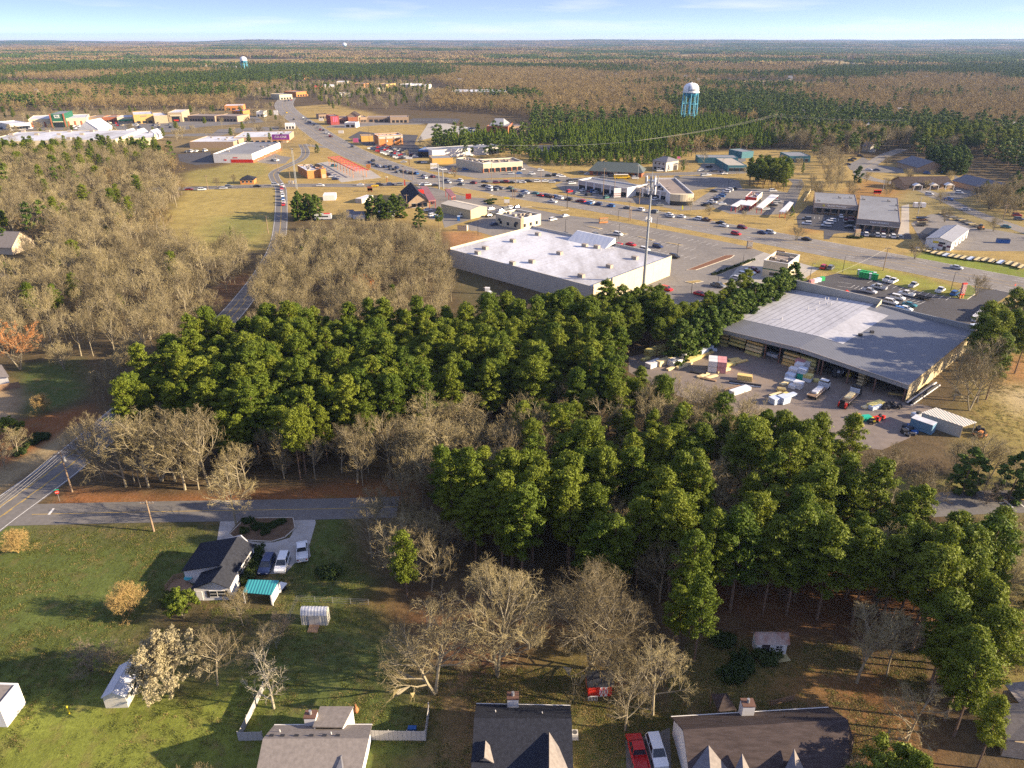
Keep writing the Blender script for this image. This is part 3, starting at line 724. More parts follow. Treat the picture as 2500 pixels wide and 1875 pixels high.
# ---------------------------------------------------------------- vacant big-box store
poly = rect3(st, (140, 318), (880, 125), (2095, 410), 7.6)
pA, pB, pC = (flat(P(st(*q), 7.6)) for q in ((140, 318), (880, 125), (2095, 410)))
nn_ = Vector((-(pB - pA).y, (pB - pA).x, 0)).normalized(); pC = pB + nn_ * (pC - pB).dot(nn_); pD = pA + (pC - pB)
FOOT.append([pA, pB, pC, pD])
S = thing('vacant_store', 'vacant big-box store with long white flat roof and cream block walls', 'store', cen([pA, pB, pC, pD]))
H1_ = 7.2
objw(MB().prism(inset(ccw([pA, pB, pC, pD]), 0.35), H1_ - 0.3, H1_), 'roof', M_ROOFW, S)
def wall_panels(a, b, cuts, h, m, root, gap=0.06, th=0.35):
 u = flat(b - a); L = u.length; u.normalize(); n = Vector((-u.y, u.x, 0))
 if n.dot(cen([pA, pB, pC, pD]) - a) < 0: n = -n
 cs = [0] + list(cuts) + [1]
 for t0, t1 in zip(cs, cs[1:]):
  p, q = a + u * (L * t0 + gap / 2), a + u * (L * t1 - gap / 2)
  objw(MB().prism(ccw([p, q, q + n * th, p + n * th]), 0, h), 'wall_panel', m, root)
 objw(MB().prism(ccw([a+n*.08,b+n*.08,b+n*(th-.05),a+n*(th-.05)]),0,h-.05),'wall_backing',M_UNIT,root)
wall_panels(pA, pD, [.11, .225, .34, .46, .58, .70, .82, .91], H1_ + .1, M_CREAM2, S)
wall_panels(pB, pA, [.17, .33, .5, .67, .83], H1_ + .75, M_CREAM, S)
wall_panels(pC, pB, [.2, .38, .62, .8], H1_ + 1.0, M_CREAM2, S)
wall_panels(pD, pC, [.25, .5, .75], H1_ + .7, M_CREAM, S)
# raised entrance parapet leaning back over the front
u = (pC - pB).normalized(); n = Vector((-u.y, u.x, 0)); n = n if n.dot(S.location - pB) > 0 else -n
e0, e1 = pB + u * (pC - pB).length * .36, pB + u * (pC - pB).length * .63; up = Vector((0, 0, 1))
mb=MB();V=[e0+up*8.21,e1+up*8.21,e1+up*10.4,e0+up*10.4,e0+n*7+up*7.21,e1+n*7+up*7.21,e0+n*.8+up*10.4,e1+n*.8+up*10.4]
mb.add(V, [(0, 1, 2, 3), (3, 2, 7, 6), (6, 7, 5, 4), (0, 4, 5, 1), (0, 3, 6, 4), (1, 5, 7, 2)])
objw(mb, 'entrance_parapet', M_SEAMW, S)
for p in [(935,190),(708,250),(460,315),(392,358),(1357,293),(1465,305),(1130,362),(880,437),(706,453),(1808,405),(1578,480),(1325,565)]:
 q = P(st(*p), 7.7); a = math.atan2(u.y, u.x) + random.uniform(-.08, .08)
 o = objw(MB().box((q.x, q.y, H1_), (2.2, 1.6, 1.25), a, base=True), 'roof_unit', M_UNIT, S)
 subw(MB().box((q.x-1.15*math.cos(a),q.y-1.15*math.sin(a),H1_+.2),(.3,1.3,1.0),a,base=True),'hood',M_UNITD,o,S)
for p in [(488, 405), (780, 478), (1500, 330)]:
 q = P(st(*p), 7.4); objw(MB().tube((q.x, q.y, H1_), (q.x, q.y, H1_ + .7), .12, .12, 6), 'vent_pipe', M_FRAME, S)
# seams of the membrane
mb = MB()
for k in range(1, 12):
 a, b = pA.lerp(pD, k / 12), pB.lerp(pC, k / 12); d = (b - a).normalized(); w = Vector((-d.y, d.x, 0)) * .05
 a, b = a + d * .6, b - d * .6; mb.quad(*[(v.x, v.y, H1_ + .012) for v in (a + w, a - w, b - w, b + w)])
objw(mb, 'membrane_seam', M_UNIT, S)
# ---------------------------------------------------------------- pharmacy and martial-arts block
b_=Bld('pharmacy','grey-roofed brown shop unit with white pharmacy lettering on its mansard','shop',rect3(ph,(150,292),(712,330),(735,190),5.2),5.2,M_STONE,M_ROOFG,.15)
i = near_edge(b_.poly); M_MANS = mat('brown_mansard', (0.20, 0.165, 0.135), .8, .1, .6)
a, b = b_.edge(i); L = (b - a).length
b_.awning(i, 3.4, 5.34, M_MANS, 1.8, name='mansard'); b_.band(i, 3.25, 3.4, M_FRAME, out=1.86, name='fascia')
b_.win(i, 5, .6, 2.8, L * .13)
for k in range(6): 
 t = L * (k + .02) / 5.3; objw(wallbox(MB(), a, b, t, t + .5, 0, 3.24, 1.0, 1.6), 'column', M_STONE, b_.r)
b_.text(i, "Quick's Pharmacy", 1.25, 4.5, M_FRAME, .52, 1.25, 0.7)
q = a.lerp(b, .22); u = (b - a).normalized(); n = Vector((u.y, -u.x, 0)); q = q + n * 1.15
objw(MB().tube(q + n * .0 + up * 4.45, q + n * .15 + up * 4.5, .55, .55, 12), 'round_logo', M_YELL, b_.r)
b_.units([(215, 258), (483, 220), (625, 222)], ph, (1.0, .9, .6))
b_=Bld('martial_arts_studio','grey-roofed shop unit with white TAEKWONDO lettering, right of the pharmacy','shop',rect3(ph,(700,497),(1258,545),(1270,235),5.45),5.45,M_STONE,M_ROOFG,.15)
i = near_edge(b_.poly); a, b = b_.edge(i); L = (b - a).length
b_.awning(i,3.5,5.58,M_MANS,1.8,name='mansard');b_.band(i,3.35,3.5,M_FRAME,out=1.86,name='fascia');b_.win(i,5,.6,2.9,L*.12)
for k in range(6): 
 t = L * (k + .02) / 5.3; objw(wallbox(MB(), a, b, t, t + .5, 0, 3.34, 1.0, 1.6), 'column', M_STONE, b_.r)
b_.text(i, 'TAEKWONDO', 1.25, 4.65, M_FRAME, .52, 1.25, 0.7)
b_.units([(795, 240), (1115, 262), (1222, 320), (1210, 380)], ph, (1.0, .9, .6))
# ---------------------------------------------------------------- trailer shop (white, grey gable)
g=Gable('trailer_shop','white single-storey shop with low grey metal gable beside the highway','shop',(lambda q: [q[1],q[2],q[3],q[0]])(rect3(rr,(957,115),(1290,165),(1515,-2),4.0)),4.0,5.2,M_WHITEW,M_SEAM,.3)
fe = near_edge(g.poly)
for k in range(4):
 a, b = g.edge(k); 
 if (b - a).length > 0 and k != fe: pass
i = fe; a, b = g.edge(i); L = (b - a).length
g.band(i,2.6,3.5,M_YELL,.28,.5,.1,'sign_board');g.band(i,2.5,3.3,M_BLACK,.52,.76,.1,'sign_board');g.band(i,0,1.7,M_DOOR,.70,.82,.06,'door');g.band(i,1.4,2.3,mat('maroon_sign',(.10,.03,.05),.6),.5,.68,.08,'sign_board');g.band(i,1.4,2.3,MATS['maroon_sign'],.83,.98,.08,'sign_board')
side = (i + 1) % 4
g.win(side,4,0.05,2.9,2.2,M_DOOR,.15,.98,'garage_door',False);g.band(side,2.2,3.2,M_YELL,.10,.16,.08,'sign_board')
q = [flat(P(rr(*p), 3.0)) for p in ((880, 40), (960, -25), (1120, -10), (1010, 80))]
r = thing('lean_to', 'black lean-to roof against the white trailer shop', 'canopy', cen(q))
objw(MB().prism(ccw(q), 2.85, 3.05), 'canopy_roof', M_BLACK, r)
for p in q: objw(MB().box((p.x, p.y, 0), (.15, .15, 2.85), 0, base=True), 'post', M_BLACK, r)
# ---------------------------------------------------------------- cream restaurant beside the lumber store
b_=Bld('cream_restaurant','two-tone cream restaurant with tall parapet and brown corner tower by the lumber store','restaurant',rect3(la,(975,80),(1290,130),(1550,30),6.6),5.6,M_CREAM,M_ROOFB,1.0,coping=M_FRAME)
for k in range(4): b_.band(k, 3.2, 3.55, M_GREEN, 0, 1, .07)
i = near_edge(b_.poly); b_.scatter_units(7, (1.8, 1.5, 1.0), 4)
mm = mat('brown_stucco', (.33, .20, .09), .9, .1, .6)
j = max(range(4), key=lambda k: (b_.edge(k)[0] + b_.edge(k)[1]).x); a, b = b_.edge(j)
b_.band(j,0,7.2,mm,.62,.98,.5,'tower');b_.band(j,4.2,6.2,M_FRAME,.72,.95,.62,'sign_board');b_.band(j,.6,3.0,M_GLASS,.70,.85,.6,'window');b_.band(j,.4,3.1,M_YELL,.55,.6,.3,'sign_post')
b_.win(i, 3, 1.0, 2.4, 1.6, None, .3, .8)
# ---------------------------------------------------------------- strip mall with rounded corner
MG = mat('mall_grey', (.40, .36, .32), .85, .08, .5)
def mall(lab, poly, h, roof, par, n, name='strip_mall'):
 b=Bld(name,lab,'shops',poly,h,M_WHITEW,roof,par,coping=M_FRAME);i=near_edge(b.poly);a,c=b.edge(i);L=(c-a).length
 for k in range(n):
  b.band(i,h-1.7,h+.2,MG,(k+.08)/n,(k+.92)/n,.06,'fascia_panel');b.band(i,.2,h-2.0,M_GLASS,(k+.1)/n,(k+.9)/n,.04,'shop_window')
 return b, i
b_,i=mall('long white-framed shop wing of the strip mall facing the highway',rect3(sm,(800,470),(170,365),(330,330),5.6),5.0,M_ROOFG,.6,6)
b_,i=mall('low linking shop row in the middle of the strip mall',rect3(sm,(1340,522),(890,455),(1010,405),5.0),4.4,M_ROOFB,.6,4);b_.scatter_units(9,(1.5,1.2,.9),3)
pw=rect3(sm,(1350,545),(1655,545),(1985,340),6.0);b_,i=mall('big brown-roofed wing of the strip mall with a rounded cream corner',pw,5.3,M_ROOFB,.7,1)
a, b = b_.edge(i); c_ = a.lerp(b, .5); rad = (b - a).length / 2
mb = MB(); N = 14; u = (b - a).normalized(); n = Vector((u.y, -u.x, 0))
arc = [c_ + u * rad * math.cos(t) * 1.0 + n * rad * .45 * math.sin(t) for t in [math.pi * k / N for k in range(N + 1)]]
objw(MB().prism(ccw(arc),2.4,6.2),'rounded_corner',M_CREAM,b_.r);objw(MB().prism(ccw([c_+(p-c_)*.97 for p in arc]),.0,2.4),'shop_window',M_GLASS,b_.r)
j=max(range(4),key=lambda k: (b_.edge(k)[0]+b_.edge(k)[1]).x);b_.band(j,3.2,4.2,mat('brown_awning',(.16,.10,.07),.8),.06,.8,1.2,'awning');b_.win(j,9,.3,2.6,2.2)
# ---------------------------------------------------------------- drive-in with white canopies
b_=Bld('drive_in_kitchen','red and white drive-in restaurant box with open roof well','restaurant',rect3(so,(632,790),(780,803),(872,735),4.4),3.4,[M_RED,M_CREAM,M_CREAM,M_RED],M_ROOFW,1.0,coping=M_FRAME);b_.scatter_units(5,(1.5,1.2,1.0),8)
for l,lab in (([(440,905),(575,830),(640,838),(520,918)],'white drive-in canopy on the left front'),([(570,890),(665,832),(790,840),(700,905)],'white canopy in front of the drive-in kitchen'),([(770,920),(960,760),(1060,770),(850,938)],'long white car canopy right of the drive-in kitchen'),([(1065,980),(1200,850),(1250,865),(1160,990)],'outermost drive-in canopy with menu boards beneath')):
 canopy('drive_in_canopy', lab, 'canopy', so, l, 3.3, M_SEAMW, M_RED, .35, 4)
# ---------------------------------------------------------------- cream restaurant beside the store car park
b_=Bld('cream_diner','cream flat-roofed restaurant with dark awnings behind the vacant store','restaurant',rect3(ix,(1212,1010),(1530,1078),(1843,1025),5.4),4.6,M_CREAM,M_ROOFG,.8,coping=M_FRAME)
i = near_edge(b_.poly); b_.scatter_units(8, (1.9, 1.5, 1.1), 5)
for k in range(4):
 if k in (i, (i + 1) % 4, (i - 1) % 4): b_.win(k, 3, .9, 2.6, 1.6)
b_.awning(i,2.6,3.6,M_BLACK,1.0,.12,.2);b_.awning(i,2.6,3.6,M_BLACK,1.0,.8,.9);b_.band((i+1) % 4,0,5.6,M_TANB,.0,.14,.25,'pier')
# ---------------------------------------------------------------- beige metal warehouse
g=Gable('metal_warehouse','long beige corrugated warehouse beside the highway junction','warehouse',(lambda q: q)([flat(p) for p in rect3(ix,(510,880),(890,965),(1135,930),4.6)]),4.6,5.6,M_CORR,ribbed('beige_metal_roof',(.50,.44,.33),.5,.6,0,.4),.25)
# ---------------------------------------------------------------- chalet filling station with canopies
r0, r1 = P(ix(225, 745), 8.0), P(ix(120, 610), 8.0); u = flat(r1 - r0).normalized(); n = Vector((-u.y, u.x, 0)); W = 6.0
g=Gable('chalet_shop','steep dark-roofed chalet shop with red dormer at the filling station','shop',[flat(r0)+n*W,flat(r1)+n*W,flat(r1)-n*W,flat(r0)-n*W],3.4,8.0,M_TANB,M_SHING,.6)
ga, gb = min(((g.edge(k)) for k in range(4)), key=lambda e: (e[0] + e[1]).y); k = [x for x in range(4) if g.edge(x)[0] == ga][0]
g.win(k, 3, .4, 2.6, 2.2, None, .1, .9)
q = flat(r0).lerp(flat(r1), .45) - n * 3.2; 
objw(MB().box((q.x, q.y, 6.0), (3.2, 3.0, 1.9), math.atan2(u.y, u.x)), 'dormer', M_RED, g.r)
canopy('fuel_canopy','long maroon ribbed canopy beside the chalet shop','canopy',ix,[(240,660),(330,655),(445,830),(350,845)],4.6,ribbed('maroon_roof',(.24,.10,.09),.5,1.2,1,.5),M_RED,.5,5)
canopy('fuel_canopy','small maroon canopy nearer the highway','canopy',ix,[(555,690),(630,690),(700,775),(640,795)],4.6,MATS['maroon_roof'],M_RED,.5,3)
# ---------------------------------------------------------------- car wash and its red canopy
b_=Bld('car_wash','orange brick car wash with white roof beside the cross road','car wash',rect3(oil,(318,232),(478,322),(712,306),5.2),4.7,M_BRICKO,M_ROOFW,.5,coping=M_FRAME);b_.scatter_units(6,(1.4,1.2,.8),9)
b2_=Bld('car_wash_tower','orange square corner tower of the brick car wash','tower',rect3(oil,(708,292),(715,300),(800,282),6.0)[:0] or rect2(oil,(712,295),(795,285),6.0,8),5.8,M_BRICKO,M_SHINGS,.2)
i = near_edge(b2_.poly); b2_.band(i, .0, 2.4, M_TANB, .1, .9, .1, 'doorway')
hp=rect2(oil,(560,270),(700,270),5.0,9);g=Gable('car_wash_hip_roof','brown hipped roof over the car wash entrance','roof',hp,4.72,6.4,M_BRICKO,M_SHINGB,.3,4.0)
q = [flat(P(oil(*p), 5.4)) for p in ((830, 95), (1040, 82), (1515, 310), (1290, 325))]
r=thing('vacuum_canopy','long red steel canopy with open lattice over the vacuum bays','canopy',cen(q));Mred=mat('red_steel',(.52,.06,.04),.5,.1,.8)
for s0, s1 in ((0, 3), (1, 2)):
 a, b = q[s0], q[s1]; d = (b - a); aa = math.atan2(d.y, d.x); m_ = (a + b) / 2
 objw(MB().box((m_.x, m_.y, 5.2), (d.length, .3, .5), aa), 'beam', Mred, r)
 for k in range(9):
  p = a.lerp(b, (k + .3) / 9); objw(MB().box((p.x, p.y, 0), (.3, .3, 4.95), aa, base=True), 'post', M_BRICKO, r)
for k in range(17):
 a, b = q[0].lerp(q[3], k / 16), q[1].lerp(q[2], k / 16); d = b - a; m_ = (a + b) / 2
 objw(MB().box((m_.x, m_.y, 5.5), (d.length, .35, .12), math.atan2(d.y, d.x)), 'cross_beam', Mred, r)
for k in range(16):
 for w in (.2, .6):
  a = q[0].lerp(q[3], (k + .5) / 16); b = q[1].lerp(q[2], (k + .5) / 16); p = a.lerp(b, w + .1); dd = (q[3] - q[0]); 
  if (k+int(w*10)) % 2 == 0: objw(MB().box((p.x,p.y,5.62),(dd.length/22,2.6,.08),math.atan2(dd.y,dd.x)),'shade_panel',Mred,r)
# ---------------------------------------------------------------- tyre shop and neighbours
b_=Bld('tyre_shop','white tyre shop with grey roof and red bay doors','shop',rect3(lf,(630,558),(1130,560),(1345,408),6.4),5.8,M_WHITEW,M_ROOFG,.6,coping=M_FRAME)
i=near_edge(b_.poly);b_.win(i,6,.2,2.6,3.4,M_RED,.45,1.0,'bay_door',False);b_.band(i,3.4,4.1,M_RED,.5,.62,.06,'sign_board');b_.band(i,1.6,2.6,M_RED,.26,.33,.06,'sign_board')
j=max(range(4),key=lambda k: (b_.edge(k)[0]+b_.edge(k)[1]).x);b_.band(j,0,2.0,M_BRICK,0,1,.08,'plinth');b_.win(j,4,.5,2.4,2.6);b_.scatter_units(3,(2.4,1.2,.6),2)
b_=Bld('flat_shop','low white-roofed shop left of the billboard, nearer one','shop',rect3(lf,(325,400),(890,400),(862,325),5.0),4.6,M_TANB,M_ROOFW,.4);b_.scatter_units(4,seed=1)
b_=Bld('flat_shop','larger white-roofed shop behind the billboard pines','shop',rect3(lf,(890,345),(1572,335),(1530,262),5.4),5.0,M_TANB,M_ROOFW,.4);b_.scatter_units(6,seed=2);b_.win(near_edge(b_.poly),8,.4,2.6,3)
g=Gable('brick_cottage','small brick cottage with dark hipped roof in the golden field','house',rect2(lf,(978,888),(1152,884),3.0,9),3.0,5.0,M_BRICKO,M_SHING,.5,4.0);i=near_edge(g.poly);g.win(i,3,1.0,2.2,1.2)
# ---------------------------------------------------------------- supermarket and grocery centre
b_=Bld('supermarket','very large white-roofed supermarket at the left behind the leafless trees','supermarket',rect3(pb,(-260,452),(1480,420),(1530,300),8.0),7.6,M_CREAM,M_ROOFW,.3)
b_.units([(300,322),(618,320),(897,320),(1183,318),(148,362),(473,360),(760,360),(1055,358),(888,412),(1335,410)],pb,(3.2,2.6,1.6))
b_=Bld('supermarket_annex','lower white annex at the right end of the supermarket','store',rect3(pb,(1490,420),(1985,397),(1830,325),6.0),5.6,M_CREAM,M_ROOFW,.3);b_.units([(1690,388)],pb,(3,2.4,1.5))
for x0,x1,y,lab in ((1000,1260,292,'white gabled entrance roof of the supermarket'),(1580,1690,360,'left small white gable behind the annex'),(1720,1830,358,'middle small white gable behind the annex'),(1890,2010,365,'right small white gable behind the annex')):
 q = rect2(pb, (x0, y), (x1, y), 8.0 if x0 < 1500 else 4, 26 if x0 < 1500 else 14); zz = 8.2 if x0 < 1500 else 4.0
 Gable('entrance_gable', lab, 'roof', [q[1], q[2], q[3], q[0]], zz, zz + (7 if x0 < 1500 else 4), M_WHITEW, M_ROOFW, .2)
def far_block(name, lab, c, A, B, z, depth, wall, roof, par=.4, n=0, cat='shop', wz=(.3, 2.8)):
 b = Bld(name, lab, cat, rect2(c, A, B, z, depth), z - par, wall, roof, par)
 if n: b.win(near_edge(b.poly), n, wz[0], wz[1], (P(c(*B), z) - P(c(*A), z)).length * .6 / n, None, frame=False)
 return b
b_=far_block('grocery_store','cream brick-striped grocery block left of the green gable',pb,(362,165),(632,155),8,45,M_CREAM,M_ROOFW)
i = near_edge(b_.poly)
for k in range(3): b_.band(i, 0, 5, M_BRICK, .1 + .3 * k, .18 + .3 * k, .3, 'brick_pier')
b_=far_block('grocery_entrance','dark green gabled grocery entrance with white sign',pb,(640,100),(806,96),13,40,M_GREEN,M_ROOFG,.3);i=near_edge(b_.poly)
b_.band(i,9.2,12.2,M_FRAME,.28,.72,.2,'sign_board');b_.text(i,'PUBLIX',3.0,10.7,M_GREEN,.5,.35);b_.band(i,0,5.2,M_GLASS,.15,.85,.3,'glass_front');b_.band(i,5.2,5.9,M_CREAM,.1,.9,1.0,'canopy_edge');b_.band(i,0,13.4,M_BRICK,-.08,.03,.5,'brick_pier');b_.band(i,0,13.4,M_BRICK,.97,1.08,.5,'brick_pier')
b_=far_block('grocery_store','cream brick-striped grocery block right of the green gable',pb,(830,152),(1106,142),8,45,M_CREAM,M_ROOFW);i=near_edge(b_.poly)
for k in range(3): b_.band(i, 0, 5, M_BRICK, .1 + .3 * k, .18 + .3 * k, .3, 'brick_pier')
far_block('small_shop_row','low shop row with dark windows right of the grocery',pb,(1112,140),(1310,138),6,25,M_TANB,M_ROOFB,.4,5)
far_block('small_shop_row','low brick shop row next to the green awnings',pb,(1312,138),(1492,134),6,25,M_BRICK,M_ROOFB,.4,5)
b_=far_block('small_shop_row','shop row with green awnings',pb,(1500,140),(1705,132),6,25,M_CREAM,M_ROOFW,.4);b_.band(near_edge(b_.poly),2.2,3.6,mat('green_awning',(.03,.28,.13),.6),.1,.95,1.2,'awning')
b_=far_block('clothing_store','ochre store with three doorways and a dark sign',pb,(1710,105),(1968,95),9.5,40,mat('ochre_stucco',(.50,.32,.11),.9,.1,.5),M_ROOFW,.5,3);b_.band(near_edge(b_.poly),6.8,8.2,M_STONE,.35,.65,.1,'sign_board')
b_=far_block('tan_store','taupe store block between the ochre store and the arched store',pb,(1975,120),(2150,112),8,40,mat('taupe_stucco',(.36,.29,.19),.9,.1,.5),M_ROOFW,.5)
b_=far_block('arched_store','tan store with a big arched glass entrance',lf,(45,25),(225,22),10,40,MATS['taupe_stucco'],M_ROOFW,.5);i=near_edge(b_.poly);b_.band(i,0,6,M_GLASS,.25,.8,.1,'glass_front');b_.band(i,6,7.6,M_CREAM,.15,.9,.5,'arch');b_.band(i,1,2.5,M_RED,.35,.7,.2,'banner')
far_block('far_shop_row','long dark-fronted shop row right of the arched store',lf,(300,65),(650,70),6,25,M_STONE,M_ROOFB,.4,9)
far_block('far_shop_row','tan shop row at the right end of the shopping centre',lf,(655,65),(940,72),6,25,M_TANB,M_ROOFB,.4,6)
b_=Bld('corner_shops','white arcade shops at the left edge before the grocery','shops',rect3(pb,(120,225),(380,205),(340,165),6),5.5,M_WHITEW,M_ROOFW,.4);b_.win(near_edge(b_.poly),6,.3,3.2,4.2,frame=False)
# ---------------------------------------------------------------- arched shops and workshop across the highway
def arched(lab, poly, n):
 b = Bld('arched_shops', lab, 'shops', poly, 5.4, M_CREAM, M_ROOFB, .7, coping=M_FRAME); i = near_edge(b.poly)
 for k in range(n):
  b.band(i,.2,2.9,M_GLASS,(k+.14)/n,(k+.86)/n,.05,'shop_window');b.band(i,0,2.6,M_BRICK,(k-.08)/n,(k+.08)/n,.35,'brick_pier')
 b.scatter_units(10, (1.5, 1.2, .9), 6); return b
arched('cream arched shop wing running away from the highway', rect3(ix, (700, 298), (1035, 362), (1185, 348), 6.1), 6)
arched('cream arched shop wing facing the highway, right of the corner', rect3(ix, (1052, 368), (1560, 338), (1440, 288), 6.1), 7)
b_=Bld('white_workshop','long white workshop with dark blue-grey metal roof','workshop',rect3(ix,(395,195),(1260,140),(1190,108),6.0),5.8,M_WHITEW,M_SEAM,.2);i=near_edge(b_.poly);b_.win(i,3,.1,4.2,4,M_GLASS,.84,.99,'bay_door',False)
b_=Bld('showroom','glass-fronted dealer showroom at the left end of the workshop','showroom',rect2(ix,(215,190),(388,195),5.0,18),4.6,M_BLUE,M_SEAM,.4);b_.win(near_edge(b_.poly),4,.2,3.8,4.6,frame=False)
b_=Bld('ochre_garage','low ochre-fronted garage below the workshop','garage',rect3(ix,(395,300),(660,290),(690,250),4.2),4.0,mat('ochre_block',(.50,.30,.08),.9,.1,.5),M_ROOFG,.2)
# ---------------------------------------------------------------- brick hotel-like block and further shops
b_=Bld('brick_office','orange brick two-storey block with white parapet right of the highway','office',rect2(hw,(1385,800),(1700,785),8.2,16),7.4,M_BRICKO,M_ROOFW,.8,coping=M_FRAME);i=near_edge(b_.poly)
b_.band(i, 5.6, 7.6, M_CREAM2, 0, 1, .08)
for k in range(4): b_.band(i, .2, 7.0, M_STONE, .0 + .3 * k, .04 + .3 * k, .2, 'pilaster')
b_.win(i, 2, 3.0, 4.2, 1.4, M_FRAME, .2, .8, 'sign_board', False); b_.scatter_units(6, seed=12)
b_=Bld('ochre_annex','low ochre annex left of the brick block','annex',rect2(hw,(1165,800),(1320,795),5,12),4.8,MATS['ochre_block'],M_ROOFB,.2)
b_=Bld('church','red brick hall with grey slanting roof beside the pale car park','hall',rect2(hb,(782,672),(1055,676),8.0,34),7.6,M_BRICK,M_ROOFG,.4);i=near_edge(b_.poly);b_.win(i,3,.3,2.6,5)
q=rect2(hb,(820,655),(1000,660),8.0,22);Gable('slanting_roof','grey metal roof rising above the red brick hall','roof',q,8.05,13.0,M_SEAM,M_SEAM,.2,3.0)
far_block('hall_wing', 'tan wing right of the red brick hall', hb, (1057, 680), (1280, 672), 6.5, 24, M_TANB, M_ROOFB, .4, 6)
for x0,x1,yy,z,m,lab in ((880,1000,565,5.5,M_TANB,'left end of the tan brick shop strip'),(1000,1110,560,7,M_BRICK,'gabled brick middle of the shop strip'),(1150,1240,560,5.5,M_TANB,'tan shop right of the gabled brick middle'),(1240,1540,562,5.0,M_STONE,'dark-fronted long part of the shop strip'),(1540,1775,558,6.0,M_TANB,'tan right end of the shop strip')):
 far_block('strip_shop', lab, hw, (x0, yy), (x1, yy - 3), z, 20, m, M_ROOFB, .4, 4)
q=rect2(hw,(985,545),(1130,545),7,14);Gable('strip_gable','tan gable over the brick middle of the shop strip','roof',[q[1],q[2],q[3],q[0]],7.1,11,M_TANB,M_SHINGB,.4)
b_=far_block('red_restaurant','dark red restaurant with striped tower beside the highway',hw,(770,545),(880,540),9,18,mat('dark_red_stucco',(.26,.05,.045),.8,.1,.5),M_SHINGS,.4);i=near_edge(b_.poly)
for k in range(3): b_.band(i, 3, 8, M_PINK, .3 + .2 * k, .38 + .2 * k, .1, 'banner')
far_block('brown_house_shop','brown gabled shop left of the red restaurant',hw,(620,525),(740,520),5,14,M_STONE,M_SHINGB,.2,3)
far_block('white_kiosk','small white kiosk with rounded roof beside the highway',hw,(950,625),(1095,628),5,10,M_WHITEW,M_ROOFW,.4,2)
far_block('white_store','white and red shop left of the highway bend',hw,(185,648),(310,645),5,12,M_WHITEW,M_ROOFW,.4,3)
far_block('white_garage','small white building left of the highway',lf,(1185,12),(1275,12),6,14,M_WHITEW,M_SHINGS,.3,2)
# ---------------------------------------------------------------- town far up the highway
far=[('red_store','red-roofed store far up the highway',(553,165),(682,163),6,25,M_RED,M_RED),('white_store','white store right of the red-roofed one far up the highway',(700,150),(830,148),6,30,M_WHITEW,M_ROOFW),('cream_store','cream store on the far ridge',(850,105),(990,104),8,40,M_CREAM,M_ROOFW),
       ('yellow_store','yellow-fronted shop at the highway bend',(115,270),(278,262),7,30,M_CREAM,M_SHINGS),('brick_store','brick shop at the top of the highway',(330,235),(480,225),7,30,M_BRICKO,M_ROOFB),('ochre_store','ochre store far behind the highway',(1335,135),(1480,138),8,40,MATS['ochre_stucco'],M_ROOFB),('white_mall','white store row in the far town',(1650,135),(1790,140),7,40,M_WHITEW,M_ROOFW),
       ('white_mall','second white store row in the far town, further right',(1820,150),(1985,152),7,40,M_WHITEW,M_ROOFW),('cream_shop','cream shop between car parks of the far town',(1310,190),(1400,192),6,25,M_CREAM,M_ROOFW),('brick_row','brick store row in the far town',(1050,125),(1200,128),7,30,M_BRICKO,M_ROOFB),('white_shop','small white shop in the far town',(905,250),(1030,245),5,20,M_WHITEW,M_ROOFW)]
for nm, lb_, A, B, z, d, w, rf in far: far_block(nm, lb_, hw, A, B, z, d, w, rf, .3, 4)
far_block('distribution_hall','long white-roofed hall half hidden in the far woods',hb,(300,232),(1000,238),9,60,M_CREAM,M_ROOFW,.3)
for nm,lb_,c,A,B,z,d,w,rf in (('orange_hall','orange-sided hall far away left of the highway',t1,(1850,480),(1940,482),9,30,M_BRICKO,M_ROOFW),('far_school','long white building in front of the far water tower',t1,(1280,425),(1520,428),9,50,M_WHITEW,M_ROOFW),('far_hall','cream hall beyond the left woods',t1,(20,470),(120,468),8,40,M_CREAM,M_ROOFW),
 ('far_hall','green-striped long building behind the left pines',t1,(160,625),(465,622),6,20,M_CREAM,M_ROOFB),('far_hall','white hall on the far left ridge',t1,(590,388),(820,390),9,50,M_WHITEW,M_ROOFW),('blue_roof_shop','blue-roofed shop left of the highway',t1,(1490,710),(1560,712),5,14,M_BRICKO,M_BLUE),('flat_restaurant','white-roofed shop behind the blue roof',t1,(1440,680),(1560,678),6,25,M_BRICKO,M_ROOFW),('yellow_hall','yellow hall near the far water tower',t1,(1605,480),(1675,478),7,25,M_CREAM,M_ROOFW)):
 far_block(nm, lb_, c, A, B, z, d, w, rf, .3, 3)
# ---------------------------------------------------------------- across the highway to the right
g=Gable('green_roof_restaurant','long brick restaurant under a dark green hipped roof','restaurant',rect2(sm,(315,232),(985,262),3.6,16),3.6,8.0,M_BRICK,M_SEAMD,1.2,4.0);g.win(near_edge(g.poly),10,.5,2.4,2.4)
g=Gable('fire_station','beige two-storey station house with grey roof beside the flagpole','station',rect2(sm,(1128,110),(1300,135),6.5,14),6.5,9.0,M_CREAM2,M_SHINGS,.5,4.0);i=near_edge(g.poly);g.win(i,3,4.2,5.6,1.3);g.win(i,3,.5,2.4,2.2)
g=Gable('fire_station_garage','garage wing with dark doors right of the station house','garage',rect2(sm,(1305,165),(1450,155),4.4,14),4.4,7.4,M_CREAM2,M_SHINGS,.4,3.0);g.win(near_edge(g.poly),2,.1,3.4,4.2,M_DOOR,name='garage_door',frame=False)
b_=Bld('teal_office','long low teal-trimmed office with pale roof','office',rect2(so,(30,285),(540,290),4.2,14),4.0,M_TEAL,M_ROOFG,.2)
